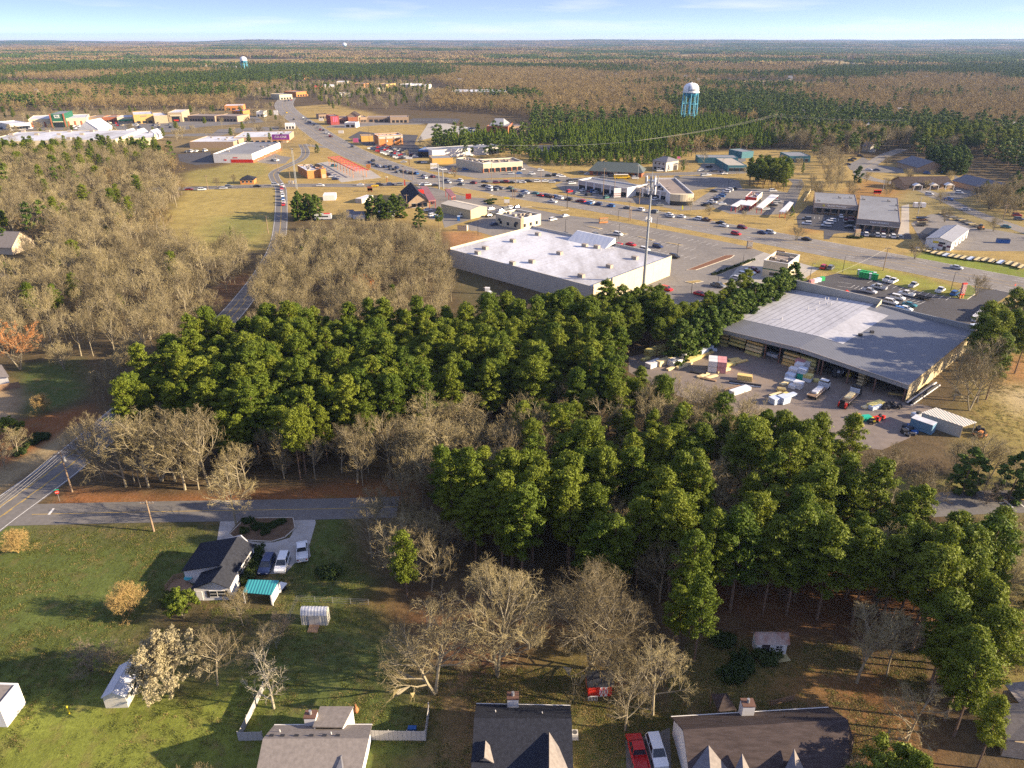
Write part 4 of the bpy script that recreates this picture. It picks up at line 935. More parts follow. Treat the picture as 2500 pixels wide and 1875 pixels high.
b_=Bld('teal_office','teal office with big beige roof and glass front','office',rect3(so,(245,292),(410,388),(622,372),4.4),4.2,M_TEAL,mat('beige_roof',(.36,.32,.26),.9,.1,.3),.2);b_.win(near_edge(b_.poly),3,.4,2.6,3.4)
b_=Bld('teal_office','small teal office half behind the pine clump','office',rect2(so,(590,215),(740,205),5,16),4.8,M_TEAL,M_ROOFG,.2)
b_=Bld('teal_office','grey-roofed office with white pilasters right of the pine clump','office',rect3(so,(1080,215),(1200,268),(1440,255),4.6),4.4,M_TEAL,M_ROOFG,.2);b_.win(near_edge(b_.poly),4,.4,2.6,2.6)
r0, r1 = P(rt(1305, 262), 7.5), P(rt(1095, 208), 7.5); u = flat(r1 - r0).normalized(); n = Vector((-u.y, u.x, 0)); W = 10
Gable('gabled_office','grey gabled office behind the porch offices','office',[flat(r0)+n*W,flat(r1)+n*W,flat(r1)-n*W,flat(r0)-n*W],3.6,7.5,M_TANB,M_SHINGS,.6)
g=Gable('porch_office','long brown-roofed office with three white porches','office',rect2(rt,(1020,492),(1500,485),3.2,15),3.2,6.4,M_TANB,M_SHINGB,.6);i=near_edge(g.poly);a,b=g.edge(i);L=(b-a).length;u=(b-a).normalized();n=Vector((u.y,-u.x,0));g.win(i,6,.6,2.4,2.0)
for t in (.22, .56, .88):
 c0 = a + u * L * t; q = [c0 - u * 2.6 + n * .2, c0 - u * 2.6 + n * 3.4, c0 + u * 2.6 + n * 3.4, c0 + u * 2.6 + n * .2]
 mb = MB(); zz = up
 mb.add([q[1]+zz*2.9,q[2]+zz*2.9,(q[1]+q[2])/2+zz*4.2,q[0]+zz*2.9,q[3]+zz*2.9,(q[0]+q[3])/2+zz*4.2],[(0,1,2),(0,2,5,3),(1,4,5,2),(3,4,1,0)]);o=objw(mb,'porch_roof',M_FRAME,g.r)
 for p in (q[1], q[2]): objw(MB().box((p.x, p.y, 0), (.3, .3, 2.9), 0, base=True), 'porch_column', M_FRAME, g.r)
r0, r1 = P(rt(1640, 395), 6.5), P(rt(2020, 480), 6.5); u = flat(r1 - r0).normalized(); n = Vector((-u.y, u.x, 0)); W = 9
Gable('long_office','long slate-roofed office at the right behind leafless trees','office',[flat(r0)+n*W,flat(r1)+n*W,flat(r1)-n*W,flat(r0)-n*W],3.3,6.5,M_TANB,M_SHINGS,.6)
q=rect2(rt,(680,115),(735,112),4.5,9);Gable('wood_house','small pale gabled house among the pines beyond the office road','house',[q[1],q[2],q[3],q[0]],4.5,7.5,M_CREAM2,M_SHINGS,.4)
r_ = np.random.default_rng(44)
for k in range(20):     # roofs glimpsed through the woods at the right
 p = (r_.uniform(1880, 2480), r_.uniform(255, 330)); q = rect2(K(0, 0, 1), p, (p[0] + r_.uniform(10, 18), p[1]), 4, 9)
 Gable('far_house','house %s roof glimpsed through the woods at the right' % ('with pale','with grey','with brown')[k % 3],'house',q,4,7,(M_WHITEW,M_CREAM,M_TANB)[k % 3],(M_ROOFW,M_SHINGS,M_SHINGB)[k % 3],.4,group='houses in the right woods')
for k in range(26):     # estate far away
 p = (r_.uniform(740, 900), r_.uniform(140, 150)); q = rect2(K(0, 0, 1), p, (p[0] + r_.uniform(4, 7), p[1]), 5, 12)
 g=Gable('far_house','pale house of the estate on the far slope','house',q,6,10,M_CREAM,M_SHINGG,.4,group='far estate houses');g.r.location.z=float(hills(np.array([g.r.location.x]),np.array([g.r.location.y]))[0])
for k in range(46):     # lone roofs in the far woods
 p = (r_.uniform(40, 2460), r_.choice((165, 185, 205, 225)) + r_.uniform(-9, 9)); w = P(p); 
 if abs(w.x + w.y * .25) < w.y * .06: continue
 q = rect2(K(0, 0, 1), p, (p[0] + r_.uniform(5, 11), p[1]), 6, 12)
 g=Gable('far_house','lone %s roof in the far woods' % ('pale','grey','brown')[k % 3],'house',q,6,11,(M_CREAM2,M_CREAM,M_TANB)[k % 3],(M_SHINGG,M_SHINGS,M_SHINGB)[k % 3],.4,group='lone roofs in the far woods');g.r.location.z=float(hills(np.array([w.x]),np.array([w.y]))[0])
# ---------------------------------------------------------------- foreground houses
M_SIDING = mat('white_siding', (.62, .61, .6), .7, .06, .4, stretch=(.2, .2, 8), bump=.15)
M_BRICKT = mat('buff_brick', (.36, .29, .20), .9, .2, 2.0)
M_DECK = mat('deck_boards', (.27, .17, .10), .9, .25, 1.0)
M_FENCEW = mat('weathered_white_fence', (.40, .38, .35), .8, .12, 1.0)
M_CAP = mat('brown_cap', (.13, .07, .05), .8, .15, 1.0)
def pp(c, *l): return [P(c(x, y), z) for x, y, z in l]
def roofp(r, p, m, name='roof', th=.14): return objw(panel(p, th), name, m, r)
def quad_wall(r, a, b, z1, m, z0=0.0, z1b=None, th=.15, apex=None, name='wall'):
 """upright wall from ground point a to b, top z1 at a, z1b at b, optional apex (fraction, z)"""
 a, b = flat(a), flat(b); u = (b - a).normalized(); n = Vector((u.y, -u.x, 0)) * th
 z1b = z1 if z1b is None else z1b; top = [(1.0, z1b)] + ([apex] if apex else []) + [(0.0, z1)]
 f = [a + up * z0, b + up * z0] + [a.lerp(b, t) + up * z for t, z in top]; k = len(f); g_ = [p - n for p in f]
 return objw(MB().add(f+g_,[tuple(range(k)),tuple(reversed(range(k,2*k)))]+[(i,i+k,(i+1) % k+k,(i+1) % k) for i in range(k)]),name,m,r)
def wall_item(r, a, b, t, w, z0, z1, m, name='window', out=.06, shutters=None, part=None):
 a, b = flat(a), flat(b); L = (b - a).length
 o = objw(wallbox(MB(), a, b, L * t - w / 2, L * t + w / 2, z0, z1, -.02, out), name, m, r)
 if name == 'window':
  f=MB();wallbox(f,a,b,L*t-w/2,L*t+w/2,(z0+z1)/2-.03,(z0+z1)/2+.03,.0,out+.03);wallbox(f,a,b,L*t-.03,L*t+.03,z0,z1,.0,out+.03)
  wallbox(f,a,b,L*t-w/2-.08,L*t+w/2+.08,z1,z1+.1,.0,out+.04);wallbox(f,a,b,L*t-w/2-.08,L*t+w/2+.08,z0-.1,z0,.0,out+.06)
  subw(f, 'window_frame', M_FRAME, o, r)
 if shutters:
  for s in (-1,1): subw(wallbox(MB(),a,b,L*t+s*(w/2+.32)-.22,L*t+s*(w/2+.32)+.22,z0-.05,z1+.05,.0,out),'shutter',shutters,o,r)
 return o
def chimney(r, p, z0, z1, w, m, rz=0.0):
 o = objw(MB().box((p.x, p.y, z0), (w, w * .8, z1 - z0), rz, base=True), 'chimney', m, r)
 subw(MB().box((p.x, p.y, z1), (w + .12, w * .8 + .12, .16), rz, base=True), 'cap', M_CAP, o, r)
 subw(MB().tube((p.x, p.y, z1 + .18), (p.x, p.y, z1 + .75), .22, .2, 8), 'flue', M_LAMP, o, r)
# --- white house with black roof
A, B, C, D_ = pp(hs, (488, 122, 5.4), (592, 172, 2.9), (486, 338, 2.9), (384, 292, 5.4))
E_, G_ = pp(hs, (268, 160, 2.7), (152, 328, 2.7))
c = (flat(B) + flat(C) + flat(E_) + flat(G_)) / 4
r=thing('white_house','white siding house with black shingle roof beside the gravel drive','house',c);FOOT.append([flat(x) for x in (B,C,G_,E_)])
roofp(r, [A, B, C, D_], M_SHING); roofp(r, [A + Vector((0, 0, -.01)), D_ + Vector((0, 0, -.01)), G_, E_], M_SHING)
def shrink(p, k=.94): return c + (flat(p) - c) * k
b0, b1_, b2_, b3_ = shrink(B), shrink(C), shrink(G_), shrink(E_)
t_r = .5
m12 = flat(D_) ; m03 = flat(A)
quad_wall(r, b1_, b0, 2.85, M_SIDING)
quad_wall(r, b3_, b2_, 2.62, M_SIDING)
tt = (flat(D_) - b2_).dot(b1_ - b2_) / (b1_ - b2_).length_squared
quad_wall(r, b2_, b1_, 2.6, M_SIDING, z1b=2.8, apex=(tt, 5.15))
quad_wall(r, b0, b3_, 2.8, M_SIDING, z1b=2.6, apex=(1 - tt, 5.15))
for t in (.3, .72): wall_item(r, b1_, b0, t, 1.9, .9, 2.3, M_GLASS, shutters=M_BLACK)
wall_item(r, b2_, b1_, .3, 1.0, 0.1, 2.1, M_FRAME, 'door')
# front cross wing
f0, f1, f2 = pp(hs, (208, 436, 2.7), (440, 432, 2.7), (332, 390, 4.7))
k0, k1, k2 = pp(hs, (272, 335, 2.75), (487, 336, 2.9), (400, 300, 5.0))
roofp(r, [f2, k2, k0, f0], M_SHING); roofp(r, [f1, k1, k2, f2], M_SHING)
wc = (flat(f0) + flat(f1)) / 2; ins = lambda p: flat(p) + (wc - flat(p)) * .05 + (flat(k2) - wc).normalized() * .35
w0, w1 = ins(f0), ins(f1)
tt = (flat(f2) - w0).dot(w1 - w0) / (w1 - w0).length_squared
quad_wall(r, w0, w1, 2.6, M_SIDING, apex=(tt, 4.5))
quad_wall(r, flat(k0) + (w0 - flat(f0)), w0, 2.6, M_SIDING); quad_wall(r, w1, flat(k1) + (w1 - flat(f1)) , 2.6, M_SIDING)
wall_item(r, w0, w1, .62, 2.4, .8, 2.0, M_GLASS, shutters=M_BLACK); wall_item(r, w0, w1, .13, 1.0, .1, 2.0, M_FRAME, 'door')
# deck with railing
q = [flat(P(hs(*p), .5)) for p in ((112, 375), (165, 365), (240, 430), (205, 450), (60, 440))]
d = thing('wooden_deck', 'brown wooden deck with railing at the left of the white house', 'deck', cen(q)); q = ccw(q)
e0, e1 = q[0], q[1]
for k in range(14):
 y0=min(p.y for p in q);y1=max(p.y for p in q);ya,yb=y0+(y1-y0)*k/14,y0+(y1-y0)*(k+1)/14-.04;ym=(ya+yb)/2;xs_=[]
 for i in range(len(q)):
  a, b = q[i], q[(i + 1) % len(q)]
  if (a.y > ym) != (b.y > ym): xs_.append(a.x + (b.x - a.x) * (ym - a.y) / (b.y - a.y))
 if len(xs_) == 2: objw(MB().box(((xs_[0] + xs_[1]) / 2, ym, .42), (abs(xs_[1] - xs_[0]), yb - ya, .08)), 'deck_board', M_DECK, d)
P0, P1, P2 = (flat(P(hs(*p), .5)) for p in ((60, 440), (112, 375), (165, 365)))
for a, b in ((P0, P1), (P1, P2)):
 dd = b - a; aa = math.atan2(dd.y, dd.x); m_ = (a + b) / 2
 for z in (.75, 1.05, 1.35): objw(MB().box((m_.x, m_.y, z), (dd.length, .06, .14), aa), 'rail', M_DECK, d)
 for k in range(5): p = a.lerp(b, k / 4); objw(MB().box((p.x, p.y, 0), (.1, .1, 1.45), aa, base=True), 'railing_post', M_DECK, d)
def blob(name, lab, cat, p, parts=None, group=None, z=0.0):
 if not isinstance(cat, str): cat, p, parts, group = name.split('_')[-1], cat, p, parts
 o = thing(name, lab, cat, (p.x, p.y, z), 0, group)
 for nm, c_, sz, m, rz in parts: MB().box(c_, sz, rz, base=True).obj(nm, m, o)
 return o
p=P(hs(200,385),.5);o=thing('patio_table','round patio table with teal cloth on the wooden deck','table',(p.x,p.y,.46));MB().tube((0,0,.7),(0,0,.76),.75,.75,12).obj('table_top',mat('teal_cloth',(.05,.35,.38),.7),o);MB().tube((0,0,0),(0,0,.7),.06,.06,6).obj('leg',M_BLACK,o)
# --- carport with teal roof
q = pp(hs, (552, 378, 2.7), (735, 383, 2.7), (690, 470, 2.3), (520, 455, 2.3))
r=thing('carport','small shed with teal metal roof below the parked cars','shed',cen(q));roofp(r,q,ribbed('teal_metal',(.04,.25,.27),.45,.5,0,.4));FOOT.append([flat(x) for x in q])
for p in q: objw(MB().box((p.x*.98+r.location.x*.02,p.y*.98+r.location.y*.02,0),(.14,.14,2.2),0,base=True),'post',M_FRAME,r)
quad_wall(r, cen(q).lerp(flat(q[2]), .9), cen(q).lerp(flat(q[1]), .9), 2.2, M_SIDING)
p=P(hs(745,440));blob('utility_trailer','small white flat trailer beside the teal-roofed shed','trailer',p,[('bed',(0,0,.5),(1.3,2.4,.15),M_FRAME,-.3),('wheel',(.75,0,0),(.2,.6,.6),M_BLACK,-.3),('wheel',(-.75,.0,0),(.2,.6,.6),M_BLACK,-.3)])
# --- gambrel metal shed
pq = rect3(hs, (862, 590), (1018, 592), (1040, 548), 2.1)
fe_=near_edge(pq);pq=pq[fe_:]+pq[:fe_];a,b,c_,d_=pq;r=thing('garden_shed','pale metal garden shed with rounded barn roof and ramp','shed',cen(pq));FOOT.append(pq)
M_SHEDW = ribbed('shed_siding', (.44, .43, .38), .6, .4, 0, .3); M_SHEDR = ribbed('shed_roof', (.46, .47, .49), .45, .5, 0, .3)
quad_wall(r, a, b, 2.1, M_SHEDW); quad_wall(r, c_, d_, 2.1, M_SHEDW)
for s_, e_ in ((b, c_), (d_, a)):
 w_=(e_-s_);n=1;fs=[s_,e_,e_+up*2.1,s_.lerp(e_,.8)+up*2.75,s_.lerp(e_,.5)+up*3.0,s_.lerp(e_,.2)+up*2.75,s_+up*2.1];objw(MB().add(fs,[tuple(range(7))]),'wall',M_SHEDW,r)
prof = [(-.03, 2.05), (.2, 2.77), (.5, 3.03), (.8, 2.77), (1.03, 2.05)]
for (t0,z0),(t9,z9) in zip(prof,prof[1:]): roofp(r,[a.lerp(d_,t0)+up*z0,b.lerp(c_,t0)+up*z0,b.lerp(c_,t9)+up*z9,a.lerp(d_,t9)+up*z9],M_SHEDR,th=.05)
wall_item(r, a, b, .42, .95, .1, 1.9, M_FENCEW, 'door'); wall_item(r, a, b, .62, .95, .1, 1.9, M_FENCEW, 'door')
u = (b - a).normalized(); n = Vector((u.y, -u.x, 0)); m_ = a.lerp(b, .5)
roofp(r,[m_-u*.8+up*.2,m_+u*.8+up*.2,m_+u*.8+n*1.6+up*.06,m_-u*.8+n*1.6+up*.06],M_DECK,'ramp',.05)
# --- white gabled shed on the lit lawn
pq = rect3(b1, (657, 1203), (803, 1198), (905, 1000), 2.2)
g=Gable('white_shed','long white shed with grey metal gable roof on the lit lawn','shed',[pq[1],pq[2],pq[3],pq[0]] if abs((pq[1]-pq[0]).length) < (pq[2]-pq[1]).length else pq,2.2,3.1,mat('cream_siding',(.52,.49,.42),.7,.06,.4),M_SHEDR,.15)
i = near_edge(g.poly); e = (i + 1) % 4; g.win(e, 2, .8, 1.7, .8, None, .2, .6)
# --- white building at the left edge
b_=Bld('white_outbuilding','bright white outbuilding cut by the left edge','building',rect3(b1,(-220,1100),(115,1112),(-30,1262),4.0),3.8,M_WHITEW,M_SHINGG,.15)
# --- grey-roofed house, bottom
A=P(b1(1690,1470),5.6);B=P(b2(186,1468),5.6);C=P(b2(206,1380),3.0);D_=P(b1(1762,1383),3.0);C2=P(b2(120,1760),2.9);D2=P(b1(1630,1760),2.9)
c=(flat(C)+flat(D_)+flat(C2)+flat(D2))/4;r=thing('grey_roof_house','house with taupe shingle roof and white walls at the bottom edge','house',c);FOOT.append([flat(x) for x in (C,D_,D2,C2)])
roofp(r, [A, B, C, D_], M_SHINGG); roofp(r, [A, B, C2, D2], M_SHINGG)
s4 = [c + (flat(x) - c) * .95 for x in (D2, C2, C, D_)]
quad_wall(r, s4[0], s4[1], 2.75, M_SIDING); quad_wall(r, s4[2], s4[3], 2.85, M_SIDING)
tb = (flat(B) - s4[1]).dot(s4[2] - s4[1]) / (s4[2] - s4[1]).length_squared
quad_wall(r,s4[1],s4[2],2.7,M_SIDING,z1b=2.8,apex=(tb,5.3));quad_wall(r,s4[3],s4[0],2.8,M_SIDING,z1b=2.7,apex=(1-tb,5.3))
w = [P(b1(2058, 1262), 3.4), P(b2(88, 1262), 3.4), P(b2(20, 1395), 4.4), P(b1(2010, 1392), 4.4)]
roofp(r,w,M_SHINGG);ww=[cen(w)+(flat(x)-cen(w))*.95 for x in w];quad_wall(r,ww[1],ww[0],3.2,M_SIDING);quad_wall(r,ww[2],ww[1],4.2,M_SIDING,z1b=3.2);quad_wall(r,ww[0],ww[3],3.2,M_SIDING,z1b=4.2)
chimney(r, P(b1(2005, 1365), 3.2), 2.6, 4.6, 1.5, M_SIDING)
for x in (1745,1815,1905,2000,2085,2170): p=P(b1(x,1448),5.3);objw(MB().box((p.x,p.y,5.0),(.55,.35,.3),0,base=True),'roof_vent',M_BLACK,r)
q0 = P(b1(2212, 1560), 4.6); roofp(r, [q0, P(b1(2120, 1760), 3.1), P(b2(30, 1760), 3.2), P(b2(5, 1590), 4.6)], M_SHINGS, 'roof')
p=P(b2(105,1300));o=thing('clay_chiminea','clay garden stove behind the grey-roofed house','stove',(p.x,p.y,0));MB().lathe((0,0,0),[(.25,0),(.4,.4),(.3,.8),(.12,1.1),(.13,1.5)],10).obj('body',mat('terracotta',(.4,.17,.07),.8),o)
# gutters and vent pipes of the two roofs
def gutter(r, a, b): objw(MB().tube(a - up * .08, b - up * .08, .09, .09, 6), 'gutter', M_FRAME, r)
gutter(r, C + Vector((0, .08, 0)), D_ + Vector((0, .08, 0))); gutter(r, C2, D2)
for x,y,z in ((1800,1425,4.4),(2130,1440,4.9)): p=P(b1(x,y),z);objw(MB().tube((p.x,p.y,z-.6),(p.x,p.y,z+.35),.07,.07,6),'vent_pipe',M_FRAME,r)
# --- fence round its garden: each run is one fence with boards
def board_fence(lab, a, b, h=1.8, m=None, bw=.6, group=None):
 a,b=flat(a),flat(b);d=b-a;aa=math.atan2(d.y,d.x);f=thing('garden_fence',lab,'fence',a,aa,group);L=d.length;k=max(1,int(L/bw))
 src = MB().box((0, 0, .05), (L / k - .03, .04, h), 0, base=True).mesh('board', m or M_FENCEW)
 for i in range(k): o=link('board',src,f);o.location=((i+.5)*L/k,random.uniform(-.01,.01),random.uniform(-.02,.02))
 ps = MB().box((0, .08, 0), (.1, .1, h + .12), 0, base=True).mesh('post', m or M_FENCEW)
 for i in range(max(2, int(L / 2.4) + 1)): o = link('post', ps, f); o.location = (L * i / max(1, int(L / 2.4)), 0, 0)
 for z in (.4, h - .3): o = MB().box((L / 2, .05, z), (L, .05, .1)).obj('rail', m or M_FENCEW, f)
board_fence('pale board fence left of the grey-roofed house', P(b1(1535, 1485)), P(b1(1690, 1482)), 1.6)
board_fence('weathered fence running from the grey-roofed house towards the white-barked tree',P(b1(1540,1480)),P(b1(1700,1150)),1.3)
board_fence('white board fence with gate right of the grey-roofed house', P(b2(198, 1480)), P(b2(552, 1485)), 1.8)
board_fence('short white fence run going back from the gate fence', P(b2(552, 1483)), P(b2(575, 1300)), 1.8)
p=P(b2(465,1420));blob('storage_bin','small blue storage bin behind the white gate fence','bin',p,[('body',(0,0,0),(1.1,.6,.6),M_BLUE,0),('lid',(0,0,.6),(1.15,.65,.08),M_BLUE,0)])
# --- dark-roofed house in the middle of the bottom edge
A,B=P(b2(862,1338),5.6),P(b2(1490,1342),5.6);C,D_=P(b2(1482,1258),3.0),P(b2(876,1246),3.0);C2,D2=P(b2(1502,1760),2.8),P(b2(838,1760),2.8)
c=(flat(C)+flat(D_)+flat(C2)+flat(D2))/4;r=thing('dark_roof_house','house with dark blue-grey shingle roof and stone gable at the bottom edge','house',c);FOOT.append([flat(x) for x in (C,D_,D2,C2)])
roofp(r, [A, B, C, D_], M_SHING)
roofp(r, [A, B, C2, D2], M_SHING)
s4=[c+(flat(x)-c)*.96 for x in (D2,C2,C,D_)];quad_wall(r,s4[0],s4[1],2.6,M_SIDING);quad_wall(r,s4[2],s4[3],2.85,M_SIDING)
tb = (flat(B) - s4[1]).dot(s4[2] - s4[1]) / (s4[2] - s4[1]).length_squared
quad_wall(r,s4[1],s4[2],2.6,M_SIDING,z1b=2.8,apex=(tb,5.3));quad_wall(r,s4[3],s4[0],2.8,M_SIDING,z1b=2.6,apex=(1-tb,5.3))
# left front gable (stone), porch, right front gable
k_,f_=P(b2(936,1482),5.0),P(b2(928,1592),5.0);l_,q_=P(b2(838,1625),3.2),P(b2(1012,1640),3.2);lb2,qb2=P(b2(862,1500),3.9),P(b2(1005,1560),3.5)
roofp(r, [k_, f_, l_, lb2], M_SHING); roofp(r, [f_, k_, qb2, q_], M_SHINGG)
ga, gb = flat(l_).lerp(flat(q_), .06), flat(l_).lerp(flat(q_), .94); tt = (flat(f_) - ga).dot(gb - ga) / (gb - ga).length_squared
quad_wall(r, ga, gb, 3.2, M_BRICKT, apex=(tt, 4.8)); wall_item(r, ga, gb, .5, 1.2, 1.2, 2.6, M_GLASS, shutters=M_BLACK)
pa, pb_ = P(b2(1012, 1605), 2.9), P(b2(1200, 1608), 2.9); pc, pd = P(b2(1200, 1660), 2.75), P(b2(1012, 1660), 2.75)
roofp(r, [k + Vector((0, -1.0, .0)) for k in (pa, pb_)] + [pc, pd], M_SHINGS, 'porch_roof', .1)
for x in (1020,1085,1140,1198): p=P(b2(x,1640),1.4);objw(MB().box((p.x,p.y-.6,0),(.14,.14,2.7),0,base=True),'porch_column',M_FRAME,r)
rk, rf_ = P(b2(1345, 1428), 5.2), P(b2(1345, 1760), 5.2); re1, re2 = P(b2(1470, 1620), 3.5), P(b2(1490, 1780), 2.9)
roofp(r, [rk, rf_, re2, re1], M_SHINGG)
rl1, rl2 = P(b2(1225, 1600), 3.6), P(b2(1200, 1780), 3.0); roofp(r, [rf_, rk, rl1, rl2], M_SHING)
chimney(r, P(b2(1112, 1245), 3.6), 2.4, 5.0, 1.5, M_SIDING)
gutter(r, C + Vector((0, .08, 0)), D_ + Vector((0, .08, 0)))
for x,y,z in ((1000,1300,4.4),(1300,1310,4.5)): p=P(b2(x,y),z);objw(MB().tube((p.x,p.y,z-.6),(p.x,p.y,z+.35),.07,.07,6),'vent_pipe',M_FRAME,r)
p=P(b2(1508,1462));o=thing('condenser_unit','pale outdoor air conditioner beside the dark-roofed house','air conditioner',(p.x,p.y,0));MB().box((0,0,0),(1.0,1.0,.1),0,base=True).obj('pad',M_KERB,o);MB().box((0,0,.1),(.85,.85,.9),0,base=True).obj('casing',M_FENCEW,o);MB().tube((0,0,1.0),(0,0,1.03),.33,.33,12).obj('fan_grille',M_UNITD,o)
# --- long brown-roofed house, bottom right
A,B=P(b3(20,1412),5.9),P(b3(1072,1346),5.9);D_,C=P(b2(2130,1330),3.0),P(b3(956,1270),3.0);D2,C2=P(b3(70,1780),2.9),P(b3(1085,1650),2.9)
c=(flat(C)+flat(D_)+flat(C2)+flat(D2))/4;r=thing('brown_roof_house','long house with streaked dark brown shingle roof at the bottom right','house',c);FOOT.append([flat(x) for x in (C,D_,D2,C2)])
roofp(r,[A,B,C,D_],M_SHINGB);roofp(r,[A,B,C2,D2],M_SHINGB);roofp(r,[B,C+Vector((.05,0,0)),P(b3(1112,1480),3.0),C2],M_SHINGB)
s4=[c+(flat(x)-c)*.965 for x in (D2,C2,C,D_)];quad_wall(r,s4[0],s4[1],2.6,M_SIDING);quad_wall(r,s4[2],s4[3],2.8,M_SIDING)
tb = (flat(B) - s4[1]).dot(s4[2] - s4[1]) / (s4[2] - s4[1]).length_squared
quad_wall(r,s4[1],s4[2],2.6,M_SIDING,z1b=2.8,apex=(tb,5.3));quad_wall(r,s4[3],s4[0],2.8,M_SIDING,z1b=2.6,apex=(1-tb,5.5))
for ax_, ay, w_ in ((185, 1512, 150), (400, 1566, 90), (735, 1536, 90)):      # gables on the front slope
 k_=P(b3(ax_,ay),5.0);f_=P(b3(ax_+10,ay+150),5.0);l_=P(b3(ax_-w_,ay+190),3.4);q_=P(b3(ax_+w_,ay+185),3.4)
 roofp(r, [k_, f_, l_], M_SHINGS); roofp(r, [k_, q_, f_], M_SHINGG)
 quad_wall(r, flat(l_) * .98 + flat(q_) * .02, flat(q_), 3.3, M_SIDING, z0=2.4, apex=(.5, 4.6))
chimney(r, P(b3(428, 1290), 4.0), 2.6, 5.4, 1.6, M_SIDING)
gutter(r, C + Vector((0, .08, 0)), D_ + Vector((0, .08, 0)))
for x,y,z in ((265,1360,4.6),(670,1330,4.7),(815,1335,4.9)): p=P(b3(x,y),z);objw(MB().tube((p.x,p.y,z-.6),(p.x,p.y,z+.3),.07,.07,6),'vent_pipe',M_BLACK,r)
# gazebo
q=pp(b3,(200,1182,2.4),(300,1178,2.4),(365,1285,2.4),(245,1300,2.4));ce=sum(q,Vector())/4;r=thing('gazebo','gazebo with dark pyramid roof behind the brown-roofed house','gazebo',flat(ce))
for i in range(4): roofp(r, [q[i], q[(i + 1) % 4], ce + up * 1.5], M_SHINGB)
for p in q: objw(MB().box((p.x * .92 + ce.x * .08, p.y * .92 + ce.y * .08, 0), (.16, .16, 2.4), 0, base=True), 'post', M_DECK, r)
board_fence('low timber fence behind the brown-roofed house', P(b3(580, 1260)), P(b3(730, 1225)), 1.0, M_DECK, .4)
# --- red playhouse shed
pq = rect3(b2, (1600, 1128), (1752, 1122), (1742, 1030), 2.3); fe_ = near_edge(pq); pq = pq[fe_:] + pq[:fe_]
g=Gable('red_shed','small red barn shed with white crossed doors and dark roof','shed',pq,2.3,3.3,M_RED,M_SHING,.25);a,b=g.edge(0);L=(b-a).length
for t in (.55, .74):
 dr = wall_item(g.r, a, b, t, L * .16, .1, 1.9, M_FRAME, 'door'); f = MB(); w_ = L * .16
 for s in (-1, 1):
  p0_, p1_ = (L * t - w_ / 2 * s, .2), (L * t + w_ / 2 * s, 1.8); u = (b - a).normalized(); n = Vector((u.y, -u.x, 0)) * .08
  f.tube(a + u * p0_[0] + n + up * p0_[1], a + u * p1_[0] + n + up * p1_[1], .05, .05, 4)
 subw(f, 'cross_brace', M_RED, dr, g.r)
u = (b - a).normalized(); n = Vector((u.y, -u.x, 0))
for k in range(7): p=a-u*.1+u*L*.38*k/6+n*.7;objw(MB().box((p.x,p.y,0),(.06,.06,.9),0,base=True),'porch_baluster',M_FRAME,g.r)
m_=a+u*L*.19+n*.7;objw(MB().box((m_.x,m_.y,.9),(L*.38,.08,.08),math.atan2(u.y,u.x)),'porch_rail',M_FRAME,g.r)
# --- rusty roofed shed
pq = rect3(b3, (500, 850), (695, 852), (675, 790), 2.5); fe_ = near_edge(pq); pq = pq[fe_:] + pq[:fe_]
g=Gable('rusty_shed','white weathered shed with rust-brown metal roof among dark bushes','shed',pq,2.5,3.4,M_WHITEW,streaky('rusty_metal',(.34,.28,.24),(.22,.075,.035),.8,.35,.95),.3);wall_item(g.r,*g.edge(0),.3,1.2,.1,2.0,M_DOOR,'door');wall_item(g.r,*g.edge(0),.75,.9,1.0,1.8,M_GLASS)
p=P(b3(655,955));blob('plywood_sheet','pale plywood sheet lying before the rusty shed','board',p,[('sheet',(0,0,.02),(2.2,1.4,.06),mat('plywood',(.45,.38,.18),.8),.2)])
# --- house at the right edge
q=pp(b3,(2085,1115,4.2),(2330,1090,4.2),(2380,1260,3.0),(2180,1240,3.0));r=thing('edge_house','pale-roofed house cut by the right edge','house',cen(q));roofp(r,q,M_SHINGG);q2=pp(b3,(2068,1245,3.4),(2350,1240,4.4),(2400,1480,4.4),(2100,1480,3.2));roofp(r,q2,M_SHINGG);FOOT.append([flat(x) for x in q]);FOOT.append([flat(x) for x in q2])
for Q_ in (q, q2):
 w = [cen(Q_) + (flat(x) - cen(Q_)) * .93 for x in Q_]; objw(MB().prism(ccw(w), 0, 2.9), 'wall', M_BRICKT, r)
# --- house in the left woods
r0, r1 = P(t1(122, 1490), 8.5), P(t1(-160, 1478), 8.5); u = flat(r1 - r0).normalized(); n = Vector((-u.y, u.x, 0)); W = 6.5
g=Gable('gabled_house','beige gabled house with grey roof at the left edge of the woods','house',[flat(r0)+n*W,flat(r1)+n*W,flat(r1)-n*W,flat(r0)-n*W],3.4,8.5,mat('beige_stucco',(.52,.42,.28),.85,.08,.5),M_SHINGG,.5)
q=pp(m1,(-120,110,3.5),(60,130,3.5),(75,165,2.8),(-120,160,2.8));r=thing('blue_roof_house','low slate-roofed house half hidden at the left edge','house',cen(q));roofp(r,q,M_SHINGS);objw(MB().prism(ccw([cen(q)+(flat(x)-cen(q))*.9 for x in q]),0,2.6),'wall',M_WHITEW,r)
q=pp(m1,(-160,700,4.0),(10,712,4.0),(60,790,3.0),(-160,800,3.0));r=thing('white_eave_house','white-eaved house corner at the left edge above the fenced yard','house',cen(q));roofp(r,q,M_SHINGG);objw(MB().prism(ccw([cen(q)+(flat(x)-cen(q))*.9 for x in q]),0,2.9),'wall',M_WHITEW,r)
board_fence('curved timber fence at the left edge, far run',P(m1(-60,890)),P(m1(60,870)),1.7,M_DECK);board_fence('timber fence at the left edge, near run',P(m1(60,870)),P(m1(130,860)),1.7,M_DECK)
